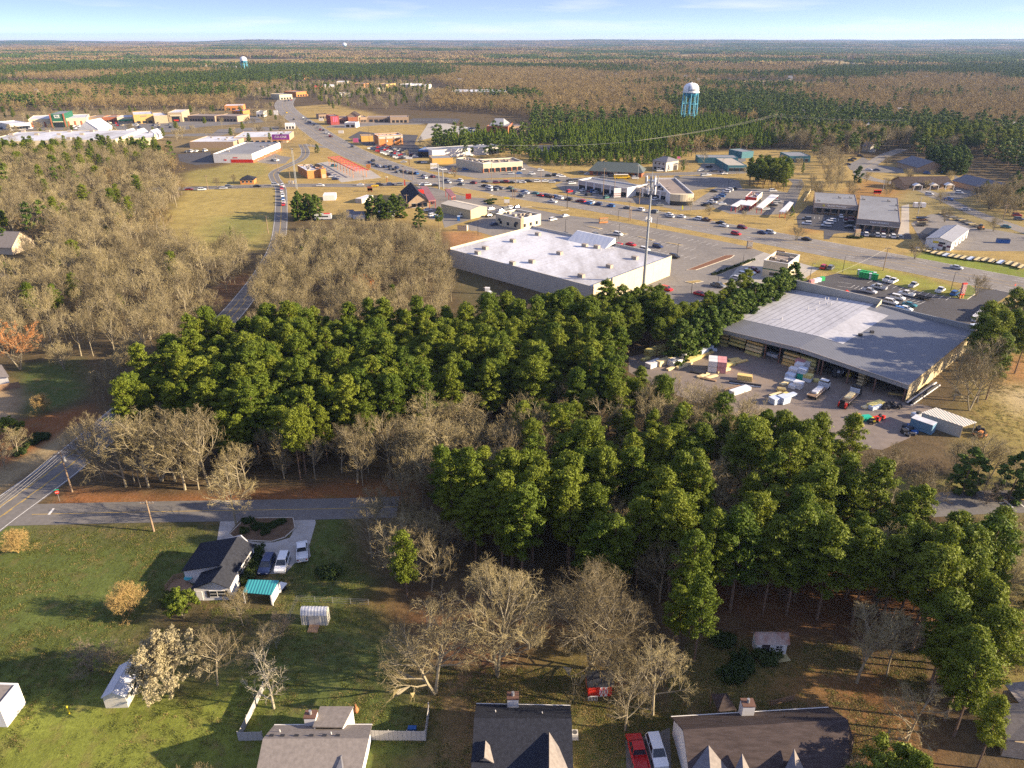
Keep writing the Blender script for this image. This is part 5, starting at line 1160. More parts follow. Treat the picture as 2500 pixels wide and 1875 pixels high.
# --- wire fence of the garden with the metal shed
def wire_fence(lab, l):
 a = flat(l[0]); f = thing('wire_fence', lab, 'fence', a)
 for p, q in zip(l, l[1:]):
  d = flat(q - p); k = max(1, int(d.length / 3))
  for i in range(k+1): x=flat(p)+d*i/k-a;MB().tube((x.x,x.y,0),(x.x,x.y,1.25),.035,.035,5).obj('post',M_LAMP,f)
  for z in (.1, .5, .9, 1.2): MB().tube(flat(p) - a + up * z, flat(q) - a + up * z, .012, .012, 3).obj('wire', M_LAMP, f)
wire_fence('grey wire fence around the garden with the metal shed', [P(hs(720, 790)), P(hs(845, 508)), P(hs(1270, 530))])
# ---------------------------------------------------------------- lumber store
EV = 5.2; RG = 6.7
pS,pP=flat(P(m3(1478,838),EV)),flat(P(m3(178,458),EV));uu=(pS-pP);Lf=uu.length;uu.normalize();nb=Vector((-uu.y,uu.x,0))
pQ = flat(P(m3(735, 228), EV)); dep = (pQ - pP).dot(nb); pQ = pP + nb * dep; pR = pS + nb * dep
FOOT.append([pP, pS, pR, pQ])
Lm = thing('lumber_store', 'wide low lumber store with open front bays and white and grey roof', 'store', cen([pP, pS, pR, pQ]))
mF, mB_ = (pP + pS) / 2, (pQ + pR) / 2
M_LROOF = ribbed('dull_grey_metal_roof', (.135, .14, .155), .55, .8, 0, .12)
def zr(t): return EV + (RG - EV) * (1 - abs(2 * t - 1))          # roof height across the front
def rp(t, s, dz=0.0):                                             # roof point: t along the front, s back
 p = pP + uu * Lf * t + nb * dep * s; return Vector((p.x, p.y, zr(t) + dz))
roofp(Lm,[rp(0,-.01),rp(.5,-.01),rp(.5,1),rp(0,1)],M_LROOF,'roof',.2);roofp(Lm,[rp(.5,-.01),rp(1,-.01),rp(1,1),rp(.5,1)],M_LROOF,'roof',.2)
M_MEMB = streaky('roof_coating', (.40, .40, .42), (.25, .25, .265), .75, .06, .8, (1, .3, 1))
roofp(Lm, [rp(.0, .22, .05), rp(.5, .22, .05), rp(.5, .985, .05), rp(.0, .985, .05)], M_MEMB, 'roof_coating', .03)
roofp(Lm, [rp(.5, .22, .055), rp(.62, .22, .055), rp(.62, .86, .055), rp(.5, .86, .055)], M_MEMB, 'roof_coating', .03)
mb = MB()
for k in range(1, 15):
 t = .5 * k / 15; a, b = rp(t, .22, .075), rp(t, .98, .075); w = uu * .06; mb.quad(a - w, a + w, b + w, b - w)
objw(mb, 'coating_seam', mat('seam_grey', (.16, .16, .17), .8), Lm)
# fascia of ribbed sheet under the front edge
M_FASC = ribbed('fascia_sheet', (.30, .31, .31), .5, .35, 0, .5)
for t0, t1_ in ((0, .5), (.5, 1)):
 a,b=rp(t0,-.012),rp(t1_,-.012);objw(MB().add([a-up*1.25,b-up*1.25,b-up*.05,a-up*.05,a-up*1.25+nb*.15,b-up*1.25+nb*.15,b-up*.05+nb*.15,a-up*.05+nb*.15],[(0,1,2,3),(7,6,5,4),(0,4,5,1),(2,6,7,3),(0,3,7,4),(1,5,6,2)]),'fascia',M_FASC,Lm)
M_TRIM = mat('pale_trim', (.55, .47, .38), .6, .08, 1.0)
for t0, t1_ in ((0, .5), (.5, 1)): objw(MB().tube(rp(t0, -.016, .04), rp(t1_, -.016, .04), .09, .09, 5), 'gutter', M_TRIM, Lm)
quad_wall(Lm, pS, pR, EV - .1, M_CORR); quad_wall(Lm, pQ, pP, EV - .1, M_CORR)
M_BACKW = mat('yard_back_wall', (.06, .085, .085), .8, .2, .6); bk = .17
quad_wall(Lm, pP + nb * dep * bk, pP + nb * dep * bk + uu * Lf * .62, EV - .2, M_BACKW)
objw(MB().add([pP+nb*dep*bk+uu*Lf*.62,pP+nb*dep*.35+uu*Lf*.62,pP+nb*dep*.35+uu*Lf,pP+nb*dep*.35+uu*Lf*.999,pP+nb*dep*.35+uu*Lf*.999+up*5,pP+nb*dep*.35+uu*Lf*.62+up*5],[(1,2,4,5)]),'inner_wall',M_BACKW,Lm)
for t in (.012,.33,.405,.6,.618,.74,.86,.988): p=pP+uu*Lf*t+nb*.3;objw(MB().box((p.x,p.y,0),(.35,.35,zr(t)-.4),math.atan2(uu.y,uu.x),base=True),'column',mat('rust_steel',(.20,.11,.08),.7),Lm)
# front parapets at the back
def par(t0, t1_, zt, m):
 a, b = rp(t0, 1.0), rp(t1_, 1.0); a0, b0 = flat(a), flat(b)
 objw(MB().prism(ccw([a0, b0, b0 + nb * .35, a0 + nb * .35]), 0, zt), 'front_parapet', m, Lm)
par(0, .53, 8.6, M_CREAM2); par(.531, 1.0, 7.0, M_FASC)
a=rp(.53,1.0);objw(MB().add([flat(a)+up*7.0,flat(a)+up*8.6,flat(a)-nb*4+up*6.75,flat(a)+nb*.2+up*8.6],[(0,1,2)]),'parapet_brace',M_CREAM,Lm)
for p in [(935, 285), (955, 285), (1010, 292), (895, 310), (945, 320), (970, 322), (825, 345), (877, 352), (655, 410)]:
 q=P(m3(*p),6.6);tq=(flat(q)-pP).dot(uu)/Lf;objw(MB().tube((q.x,q.y,zr(tq)),(q.x,q.y,zr(tq)+.9),.13,.13,6),'vent_pipe',M_FRAME,Lm)
for p in [(1160,520),(1235,500)]: q=P(m3(*p),6.6);tq=(flat(q)-pP).dot(uu)/Lf;objw(MB().box((q.x,q.y,zr(tq)),(1.0,.8,.7),0,base=True),'roof_vent',M_UNITD,Lm)
# ---------------------------------------------------------------- timber in racks and stacks
M_PLY=mat('fresh_timber',(.66,.47,.17),.85,.2,.8,stretch=(1,6,6));M_PLY2=mat('treated_timber',(.56,.48,.17),.85,.2,.8,stretch=(1,6,6));M_PLY3=mat('planed_timber',(.68,.55,.30),.85,.15,.8,stretch=(1,6,6))
M_WRAP=mat('white_wrap',(.66,.65,.64),.35,.1,.7,spec=.5);M_WRAPB=mat('blue_white_wrap',(.50,.56,.64),.35,.15,.7,spec=.5);M_WRAPR=mat('pink_print_wrap',(.60,.28,.27),.4,.25,.9);M_WRAPG=mat('green_wrap',(.02,.38,.25),.4,.15,.8)
def bundle(lab, p, rz, L, W, Hh, m, n=1, z=0.0, grp=None, name='timber_bundle', cat='timber'):
 o = thing(name, lab, cat, (p.x, p.y, z), rz, grp)
 if n == 1: MB().box((0, 0, .08), (L, W, Hh), 0, base=True).obj('stack', m, o)
 else:
  for k in range(n): MB().box((random.uniform(-.08,.08),random.uniform(-.04,.04),.08+k*Hh/n),(L*random.uniform(.96,1),W,Hh/n-.04),0,base=True).obj('layer',m,o)
 for s in (-.3, .3): MB().box((L * s, 0, 0), (.12, W, .08), 0, base=True).obj('bearer', M_DECK, o)
 return o
fa = math.atan2(uu.y, uu.x)
def rack(t0, t1_, lab, levels, seed):
 r_ = random.Random(seed); k = max(1, int(Lf * (t1_ - t0) / 4.6)); w = Lf * (t1_ - t0) / k
 q0 = pP + uu * Lf * t0 + nb * 2.2
 o = thing('timber_rack', lab, 'rack', q0, fa)
 for i in range(k + 1):
  MB().box((i * w, 0, 0), (.18, .18, 4.4), 0, base=True).obj('upright', M_TEAL, o)
  for z in levels[1:]: MB().box((i * w, -.6, z - .1), (.14, 1.9, .14), 0, base=True).obj('arm', M_TEAL, o)
 for i in range(k):
  for j, z in enumerate(levels):
   if r_.random() < .1: continue
   hh = r_.uniform(.45, .75); p = q0 + uu * (i + .5) * w - nb * (.55 + .5 * (len(levels) - j) * .55)
   bundle('%s bundle, %s, %s from the left on the %s rack' % (('yellow timber','pale timber','thin timber')[r_.randrange(3)],('bottom row','second row','third row','top row')[min(j,3)],('first','second','third','fourth','fifth','sixth')[min(i,5)],lab.split()[0]),p,fa+r_.uniform(-.02,.02),w*r_.uniform(.85,.98),1.3,hh,(M_PLY,M_PLY2,M_PLY3)[r_.randrange(3)],1,z+.02,'timber on the store racks')
rack(.03, .315, 'long timber rack at the left of the store front', (0, 1.1, 2.2, 3.2), 1)
rack(.42, .585, 'shorter timber rack in the middle of the store front', (0, 1.0, 2.0, 3.0), 2)
p=pP+uu*Lf*.79+nb*4;rack_o=thing('timber_rack','cantilever rack of pale boards in the right open bay','rack',p,fa);MB().box((0,0,0),(.3,.3,4.6),0,base=True).obj('upright',M_LAMP,rack_o)
for z in (.3, 1.3, 2.3, 3.2): MB().box((0, 0, z), (1.6, 5.2, .35), 0, base=True).obj('board_stack', M_PLY3, rack_o)
def W(c, p): return P(c(*p))
ya = lambda c, a, b: math.atan2((P(c(*b)) - P(c(*a))).y, (P(c(*b)) - P(c(*a))).x)
n_ = ya(ly, (80, 190), (270, 120))
bundle('large yellow timber stack at the left edge of the yard',W(ly,(155,175)),n_,7,2.4,1.8,M_PLY2,3);bundle('yellow timber stack right behind the large one',W(ly,(268,130)),n_,3.4,1.8,1.3,M_PLY2,2);bundle('lower yellow timber stack before the large one',W(ly,(212,180)),n_,4.6,1.5,1.0,M_PLY2,2)
bundle('olive timber stack by the evergreens',W(ly,(345,130)),n_+.3,3.6,2.4,1.5,M_PLY2,3);bundle('thin yellow boards at the yard edge by the evergreens',W(ly,(65,240)),n_,3.2,1.2,.5,M_PLY2)
bundle('white wrapped board stack in the long row',W(ly,(150,300)),n_,5.5,2.2,1.4,M_WRAP,2,name='wrapped_pallet',cat='pallet');bundle('yellow-topped board stack in the long row',W(ly,(255,280)),n_,6,1.6,1.6,M_PLY3,2);bundle('low white wrapped stack in the long row',W(ly,(355,285)),n_,4.2,2.2,1.6,M_WRAP,2,name='wrapped_pallet',cat='pallet')
bundle('tall white wrapped stack in the long row',W(ly,(435,245)),n_+.5,3.4,1.6,3.0,M_WRAP,3,name='wrapped_pallet',cat='pallet');bundle('silver wrapped stack behind the tall white one',W(ly,(395,215)),n_,3.4,1.6,1.8,M_WRAPB,2,name='wrapped_pallet',cat='pallet');bundle('olive insulation stack in the long row',W(ly,(535,200)),n_,3.4,2.6,1.7,M_PLY2,2)
bundle('round-ended yellow stack before the olive one',W(ly,(545,245)),n_,5.6,1.6,1.1,M_PLY2,2);bundle('blue-white wrapped siding stack',W(ly,(650,165)),n_+.1,6.6,2.4,1.6,M_WRAPB,2,name='wrapped_pallet',cat='pallet');bundle('small blue-white pack at the end of the siding stack',W(ly,(735,150)),n_-.6,2.4,1.2,.6,M_WRAPB,name='wrapped_pallet',cat='pallet')
bundle('timber boards below the siding stack',W(ly,(670,195)),n_,6.4,1.0,.5,M_PLY);bundle('pale boards before the tall white stack',W(ly,(450,305)),n_,6.4,1.2,.6,M_PLY3);bundle('yellow boards by the white stack end',W(ly,(320,335)),n_,3.2,1.0,.5,M_PLY3)
# white and pink cube of insulation: eight packs
c0 = W(ly, (775, 340)); k = 0
for i in range(2):
 for j in range(2):
  for zz_ in range(2):
   p=c0+Vector((math.cos(-.25)*(i-.5)*2.5-math.sin(-.25)*(j-.5)*2.3,math.sin(-.25)*(i-.5)*2.5+math.cos(-.25)*(j-.5)*2.3,0))
   bundle('%s pack in the big white and pink cube, %s %s' % ('pink printed' if i else 'white','upper' if zz_ else 'lower','rear' if j else 'front'),p,-.25,2.4,2.2,1.6,M_WRAPR if i else M_WRAP,1,zz_*1.7,'big white and pink cube','insulation_pack','pallet')
bundle('yellow board stack right of the pink cube',W(ly,(905,300)),.5,3.6,1.4,.8,M_PLY2,2);bundle('pale boards beside the pink cube',W(ly,(840,355)),.5,4.6,1.2,.6,M_PLY3);bundle('loose boards in the middle of the yard',W(ly,(960,245)),.3,3.6,2.2,.25,M_PLY);bundle('yellow planks in the middle of the yard',W(ly,(1025,265)),.5,4.4,.9,.4,M_PLY)
bundle('brown crate of boards in the middle of the yard', W(ly, (1053, 440)), -.35, 4.0, 1.7, 1.5, M_PLY, 3)
r = thing('pipe_bundle', 'grey-blue pipe bundle beside the brown crate', 'pipes', W(ly, (1060, 490)), -.35)
for j in range(5): MB().tube((-4.2,(j % 3)*.42-.4,.22+.36*(j // 3)),(4.2,(j % 3)*.42-.4,.22+.36*(j // 3)),.2,.2,8).obj('pipe',M_WRAPB if j < 3 else M_BLACK,r)
bundle('white wrapped pipe pallet at the near edge of the yard',W(ly,(1010,560)),.55,6.5,1.9,1.0,M_WRAP,2,name='wrapped_pallet',cat='pallet');bundle('grey planks left of the white pipe pallet',W(ly,(940,535)),.5,5.5,1.2,.4,M_DECK)
for k,(x,y,a,lab) in enumerate(((640,400,.6,'offcut boards pile near the yard edge, left one'),(720,415,.5,'pale boards by the yard edge'),(690,440,-.5,'crossed planks by the yard edge'),(590,375,-.4,'dark planks by the yard edge'))): bundle(lab,W(ly,(x,y)),a,4.4,1.0,.3,(M_PLY3,M_PLY3,M_DECK,M_BLACK)[k])
# central island of wrapped packs
for x,y,z,sz,m,lab in ((1510,430,0,(2.4,2,1.6),M_WRAPB,'blue-white pack at the front of the central pile'),(1540,400,0,(2.4,2,2.4),M_WRAP,'white pack behind the front blue-white one'),(1590,380,0,(2.4,2.2,3.2),M_WRAP,'tallest white pack of the central pile'),(1625,430,0,(2.2,2,1.6),M_WRAPG,'green wrapped pack in the central pile'),(1620,428,1.7,(2.2,2,1.5),M_WRAPB,'blue-white pack on the green one'),(1655,350,0,(2.6,2.2,3.0),M_WRAP,'pink-topped pack at the back of the central pile'),(1605,340,0,(2.6,2.2,3.2),M_WRAPR,'rosy pack at the back of the central pile'),(1685,450,0,(2.2,2,.9),M_WRAPB,'low blue pack right of the green one'),(1685,448,.95,(2.2,2,.9),M_PLY2,'yellow pack on the low blue one'),(1590,520,0,(2.4,2.2,1.8),M_WRAP,'white pack standing apart before the central pile'),(1535,520,0,(1.8,1.8,.9),M_WRAP,'low white pack left of the one standing apart'),(1520,465,0,(3.4,2,.9),M_WRAPB,'low blue-white pack along the central pile')):
 bundle(lab, W(ly, (x, y)), fa + .1, sz[0], sz[1], sz[2], m, 2 if sz[2] > 1.4 else 1, z, None, 'wrapped_pallet', 'pallet')
for x,y,sz,a,m,lab in ((1455,485,(3.2,1.2,.5),.6,M_PLY3,'pale board pile left of the central pile'),(1770,455,(1.6,1.4,.6),0,M_PLY2,'small yellow pack by the flatbed truck'),(1355,670,(2.6,2.2,1.6),.5,M_WRAPB,'left white pack near the lower conifers'),(1440,665,(2.6,2.4,1.8),.5,M_WRAPB,'right white pack near the lower conifers'),(1370,600,(4.2,1.3,.6),.5,M_PLY3,'yellow boards behind the lower white packs'),(1430,605,(4.6,1.4,.6),.5,M_PLY2,'olive boards behind the lower white packs'),(1500,610,(4.6,1.4,.7),.5,M_WRAPB,'silver boards beside the lower white packs'),(1420,555,(2.2,1.4,.9),-.2,M_PLY,'brown crate behind the lower white packs')):
 bundle(lab, W(ly, (x, y)), a, *sz, m, 2)
bundle('blue pallet by the dark bay entrance',W(ly,(1340,205)),fa,3.6,1.6,1.0,M_WRAPB,2,name='wrapped_pallet',cat='pallet')
for x,y,sz,a,m,lab in ((225,535,(5,1.6,1.1),.5,M_PLY2,'olive timber stack by the mowers'),(225,555,(3.6,1.4,1.0),.5,M_WRAPB,'silver boards by the mowers'),(150,545,(3.6,1.2,.5),.5,M_PLY3,'pale boards by the mowers'),(65,728,(2.2,1.1,.7),.1,M_PLY2,'small yellow pack near the mowers'),(130,672,(2.4,1.4,1.2),.2,M_WRAPG,'green pack near the mowers'),(460,425,(5,.8,.3),-.35,M_PLY,'planks lying under the right bay')):
 bundle(lab, W(ls, (x, y)), a, *sz, m, 2)
r=thing('pipe_stack','dark and white pipe stack along the right wall of the store','pipes',W(ls,(700,420)),ya(ls,(600,470),(860,290)))
for j in range(9): MB().tube((-9+(j % 2),(j % 4)*.5-.7,.24+.42*(j // 4)),(9-(j % 3),(j % 4)*.5-.7,.24+.42*(j // 4)),.22,.22,7).obj('pipe',M_BLACK if j % 3 else M_WRAP,r)
# shed, containers and clutter right of the yard
q = [flat(P(ls(*p), 3.4)) for p in ((690, 583), (830, 545), (1235, 690), (1105, 722))]
r = thing('yard_shed', 'open yard shed with cream ribbed roof beside the blue container', 'shed', cen(q)); FOOT.append(q)
objw(panel([Vector((p.x,p.y,3.4-.3*(i in (0,3)))) for i,p in enumerate(q)],.12),'roof',ribbed('cream_ribbed_roof',(.58,.53,.44),.5,.6,0,.5),r)
w = [cen(q) + (p - cen(q)) * .95 for p in q]; quad_wall(r, w[0], w[3], 3.0, M_SHEDW)
for p in w: objw(MB().box((p.x, p.y, 0), (.16, .16, 3.0), 0, base=True), 'post', M_LAMP, r)
def container(lab, c, A, B, z, w_, m):
 a,b=flat(P(c(*A),z)),flat(P(c(*B),z));d=b-a;o=thing('shipping_container',lab,'container',(a+b)/2,math.atan2(d.y,d.x));L=d.length
 FOOT.append([a, b, b + Vector((1, 2, 0)), a + Vector((1, 2, 0))])
 MB().box((0,w_/2,.1),(L,w_,z-.1),0,base=True).obj('body',m,o);MB().box((0,w_/2,z),(L+.05,w_+.05,.08),0,base=True).obj('roof',M_ROOFW,o)
 for s in (-1, 1): MB().box((s * (L / 2 + .02), w_ / 2, .1), (.06, w_ * .9, z - .3), 0, base=True).obj('door', m, o)
container('pale blue ribbed container in front of the yard shed',ls,(585,650),(800,725),2.6,2.4,ribbed('container_blue',(.13,.25,.36),.6,.35,0,.6))
blob('white_crate','white crate on the corner beside the yard shed','crate',W(ls,(645,640)),[('box',(0,0,0),(2.4,2.0,1.0),M_WRAP,.2),('load',(.1,0,1.0),(1.0,.8,.5),M_UNITD,.4)])
rj = random.Random(8)
for k in range(16): 
 x, y = rj.uniform(490, 740), rj.uniform(735, 830); m = (M_BLACK, M_BLUE, M_WRAPB, M_UNITD)[k % 4]
 blob('scrap_bin','%s scrap bin or part in the heap before the blue container' % ('black','blue','pale','dark')[k % 4],'scrap',W(ls,(x,y)),[('box',(0,0,0),(rj.uniform(.8,1.5),rj.uniform(.7,1.2),rj.uniform(.5,1.2)),m,rj.uniform(0,3))],'scrap heap before the container')
def mower(lab, p, m, rz, grp):
 o = thing('ride_on_mower', lab, 'mower', p, rz, grp)
 MB().box((0,0,.35),(1.7,.9,.35),0,base=True).obj('chassis',m,o);MB().box((.55,0,.7),(.7,.7,.35),0,base=True).obj('hood',m,o);MB().box((-.35,0,.7),(.5,.55,.45),0,base=True).obj('seat',M_BLACK,o)
 for x,y in ((.6,.5),(.6,-.5),(-.55,.55),(-.55,-.55)): MB().tube((x,y-.1,.32),(x,y+.1,.32),.32,.32,10).obj('wheel',M_BLACK,o)
for k,(x,y) in enumerate(((330,560),(350,540),(385,525),(460,550),(405,545))): mower('%s mower in the dark group by the store corner' % ('leftmost','second','third','rightmost','middle low')[k],W(ls,(x,y)),M_BLACK if k % 2 else M_UNITD,k*1.3,'mowers by the store corner')
for k,(x,y,m,cn) in enumerate(((50,650,M_BRICKO,'orange'),(200,690,M_YELL,'yellow'),(235,680,M_RED,'first red'),(260,665,M_RED,'second red'),(180,700,M_BLACK,'black'),(285,655,M_RED,'last red'))): mower('%s mower in the row on the open yard' % cn,W(ls,(x,y)),m,.4+k,'mowers on the open yard')
for k,(x,y) in enumerate(((1230,825),(1260,840),(1290,825),(1270,790),(1245,770))): mower('%s machine in the orange heap right of the columnar cedar' % ('leftmost','lowest','rightmost','upper','topmost')[k],W(ls,(x,y)),M_BRICKO if k < 3 else M_BLACK,k,'orange machines by the cedar')
# green portable cabins in a block on the front car park
rj = random.Random(4); k = 0
for i in range(6):
 for j in range(2):
  p=P(rr(80+i*40+j*25,590+i*7+j*28));o=thing('portable_cabin','%s portable cabin, %s from the left in the %s row' % ('green' if (i+j) % 4 else 'white-fronted green',('first','second','third','fourth','fifth','sixth')[i],('rear','front')[j]),'cabin',(p.x,p.y,0),-.35,'green portable cabins')
  MB().box((0,0,.1),(1.1,1.1,2.0),0,base=True).obj('body',mat('cabin_green',(.03,.36,.10),.5,.12,.8),o);MB().box((0,0,2.1),(1.2,1.2,.25),0,base=True).obj('roof',M_WRAP if (i*3+j) % 5 == 0 else MATS['cabin_green'],o);MB().box((0,-.57,.2),(.75,.04,1.7),0,base=True).obj('door',M_WRAP if (i+j) % 4 == 0 else MATS['cabin_green'],o)
p = P(lb(15, 480)); 
# red tent, flag of goods by the store front
q = P(la(2035, 500), 2.2); o = thing('red_tent', 'bright red pop-up tent before the lumber store front', 'tent', (q.x, q.y, 0))
mb=MB();mb.add([(-1.6,-1.6,2.2),(1.6,-1.6,2.2),(1.6,1.6,2.2),(-1.6,1.6,2.2),(0,0,3.4)],[(0,1,4),(1,2,4),(2,3,4),(3,0,4)]);mb.obj('canopy',M_RED,o)
for x in (-1.5, 1.5):
 for y in (-1.5, 1.5): MB().tube((x, y, 0), (x, y, 2.2), .04, .04, 5).obj('leg', M_LAMP, o)
for i in range(6): 
 for j in range(2): 
  p=P(lb(1570+i*28,850-i*22+j*14));bundle('white wrapped pallet, %s of the %s line behind the red flatbed' % (('first','second','third','fourth','fifth','sixth')[i],('left','right')[j]),p,.7,1.5,1.4,1.6,M_WRAP,1,0,'pallets behind the red flatbed','wrapped_pallet','pallet')
bundle('round white covered pile at the near end of the front car park',P(lb(1598,960)),.2,3.6,2.8,1.3,M_WRAPB,2,name='wrapped_pallet',cat='pallet')
for i in range(4): bundle('%s wrapped garden pack by the evergreen row' % ('pink','white','silver','bright green')[i],P(la(1585+45*i,385-14*i)),.3,1.6,1.3,1.5,(M_WRAPR,M_WRAP,M_WRAPB,MATS['cabin_green'])[i],1,name='wrapped_pallet',cat='pallet')
def wall_low(lab, l, h, m):
 o = thing('low_wall', lab, 'wall', flat(l[0]))
 for a,b in zip(l,l[1:]): d=flat(b-a);m_=flat(a+b)/2-flat(l[0]);MB().box((m_.x,m_.y,0),(d.length,.3,h),math.atan2(d.y,d.x),base=True).obj('wall_segment',m,o)
wall_low('low cream wall along the right edge of the front car park',[P(lb(1640,890)),P(lb(1800,770)),P(lb(1980,640)),P(lb(2130,600))],.9,M_CREAM)
# ---------------------------------------------------------------- towers, poles, signs
def hgt(b, ty):
 p = P(b); lo_, hi_ = 0.0, 80.0
 for _ in range(40):
  m_ = (lo_ + hi_) / 2
  if pix((p.x, p.y, m_))[1] > ty: lo_ = m_
  else: hi_ = m_
 return lo_
M_TWHITE=mat('tower_white',(.74,.74,.72),.4,.06,.2);M_TBLUE=mat('tower_blue',(.03,.24,.36),.5,.2,.15);M_TTEAL=mat('tower_pale_blue',(.12,.40,.52),.5,.2,.15)
def water_tower(lab, b, ty, legs, tank_w, text=None):
 p = P(b); h = hgt(b, ty); o = thing('water_tower', lab, 'water tower', p); Rt = tank_w / 2
 zt = h - Rt * 1.15
 MB().lathe((0,0,zt),[(Rt*.98,0),(Rt,.3),(Rt,Rt*.35),(Rt*.93,Rt*.7),(Rt*.72,Rt*.97),(Rt*.4,Rt*1.12),(.3,Rt*1.15)],32).obj('tank',M_TWHITE,o,True)
 MB().lathe((0,0,zt),[(.6,-Rt*.75),(Rt*.45,-Rt*.62),(Rt*.8,-Rt*.35),(Rt*.97,-.02)],32).obj('tank_bowl',M_TBLUE,o,True)
 MB().lathe((0,0,zt-.2),[(Rt*1.0,0),(Rt*1.09,0),(Rt*1.09,.9),(Rt*1.06,.9),(Rt*1.0,.1)],32).obj('balcony',M_TWHITE,o)
 MB().lathe((0, 0, h - .1), [(.5, 0), (.5, .6), (.1, 1.0)], 8).obj('finial', M_TWHITE, o)
 MB().tube((0, 0, 0), (0, 0, zt - Rt * .6), 1.0, 1.0, 12).obj('riser', M_TTEAL, o)
 for k in range(legs):
  a=2*math.pi*(k+.3)/legs;q=Vector((math.cos(a),math.sin(a),0));MB().tube(q*Rt*1.1,q*Rt*.97+up*zt,.42,.42,8).obj('leg',M_TTEAL,o)
 for f in (.33, .66):
  mb = MB()
  for k in range(legs):
   a, a2 = 2 * math.pi * (k + .3) / legs, 2 * math.pi * (k + 1.3) / legs; s = Rt * (1.1 - .13 * f)
   mb.tube((math.cos(a) * s, math.sin(a) * s, zt * f), (math.cos(a2) * s, math.sin(a2) * s, zt * f), .2, .2, 5)
  mb.obj('ring_strut', M_TTEAL, o)
 if text:
  for body, size, ang0, z in text:
   me = text_mesh(body, size, .05); lo = min(v.co.x for v in me.vertices)
   for v in me.vertices:          # wrap the lettering round the tank
    a = ang0 + v.co.x / Rt; rad = Rt + .12 + v.co.z; zz = z + v.co.y; v.co = (rad * math.cos(a), rad * math.sin(a), zt + zz)
   me.materials.append(M_BLACK if size < 3 else mat('navy_print', (.01, .05, .12), .5)); link('lettering', me, o)
 return o
water_tower('large white and blue water tower beyond the young pine plantation',(1679,306),202,10,16.0,[('L',7.0,-1.98,3.6),('ocust',2.6,-1.50,2.9)])
o = water_tower('smaller white water tower on the far left ridge', t1(1577, 468), 138, 8, 17.0)
p=P((842,124));o=water_tower('tiny white water tower near the horizon',(842,122),105,6,28.0);o.location.z=float(hills(np.array([p.x]),np.array([p.y]))[0])*.3
# cell mast
b=(1568,735);p=P(b);h=hgt(b,419);o=thing('cell_mast','tall grey cell mast with antenna platforms in front of the vacant store','mast',p)
M_GALV = mat('galvanised_steel', (.34, .36, .37), .45, .12, .5, metal=.5)
for k in range(6): MB().tube((0,0,h*.93*k/6),(0,0,h*.93*(k+1)/6),.62-.06*k,.62-.06*(k+1),12).obj('mast_section',M_GALV,o)
MB().tube((0, 0, h * .93), (0, 0, h), .12, .1, 6).obj('lightning_rod', M_GALV, o)
def platform(z, rad, n, ph_, hh):
 pl = MB().lathe((0, 0, z), [(rad * .95, 0), (rad * 1.02, 0), (rad * 1.02, .12), (rad * .95, .12)], 12).obj('platform', M_GALV, o)
 for k in range(3):
  a = k * 2.094 + .4; MB().tube((0, 0, z), (rad * math.cos(a), rad * math.sin(a), z), .07, .07, 5).obj('arm', M_GALV, o)
 for k in range(n):
  a=2*math.pi*k/n+ph_;MB().box((rad*1.08*math.cos(a),rad*1.08*math.sin(a),z-hh/2+.2),(.22,.45,hh),a,base=True).obj('antenna',M_WRAP if k % 2 else M_LAMP,o)
zA, zB, zC = hgt(b, 441), hgt(b, 465), hgt(b, 537)
platform(zA, 2.0, 9, .2, 2.2); platform(zB, 1.7, 9, .5, 2.4); platform(zC, 1.0, 6, .1, 1.6)
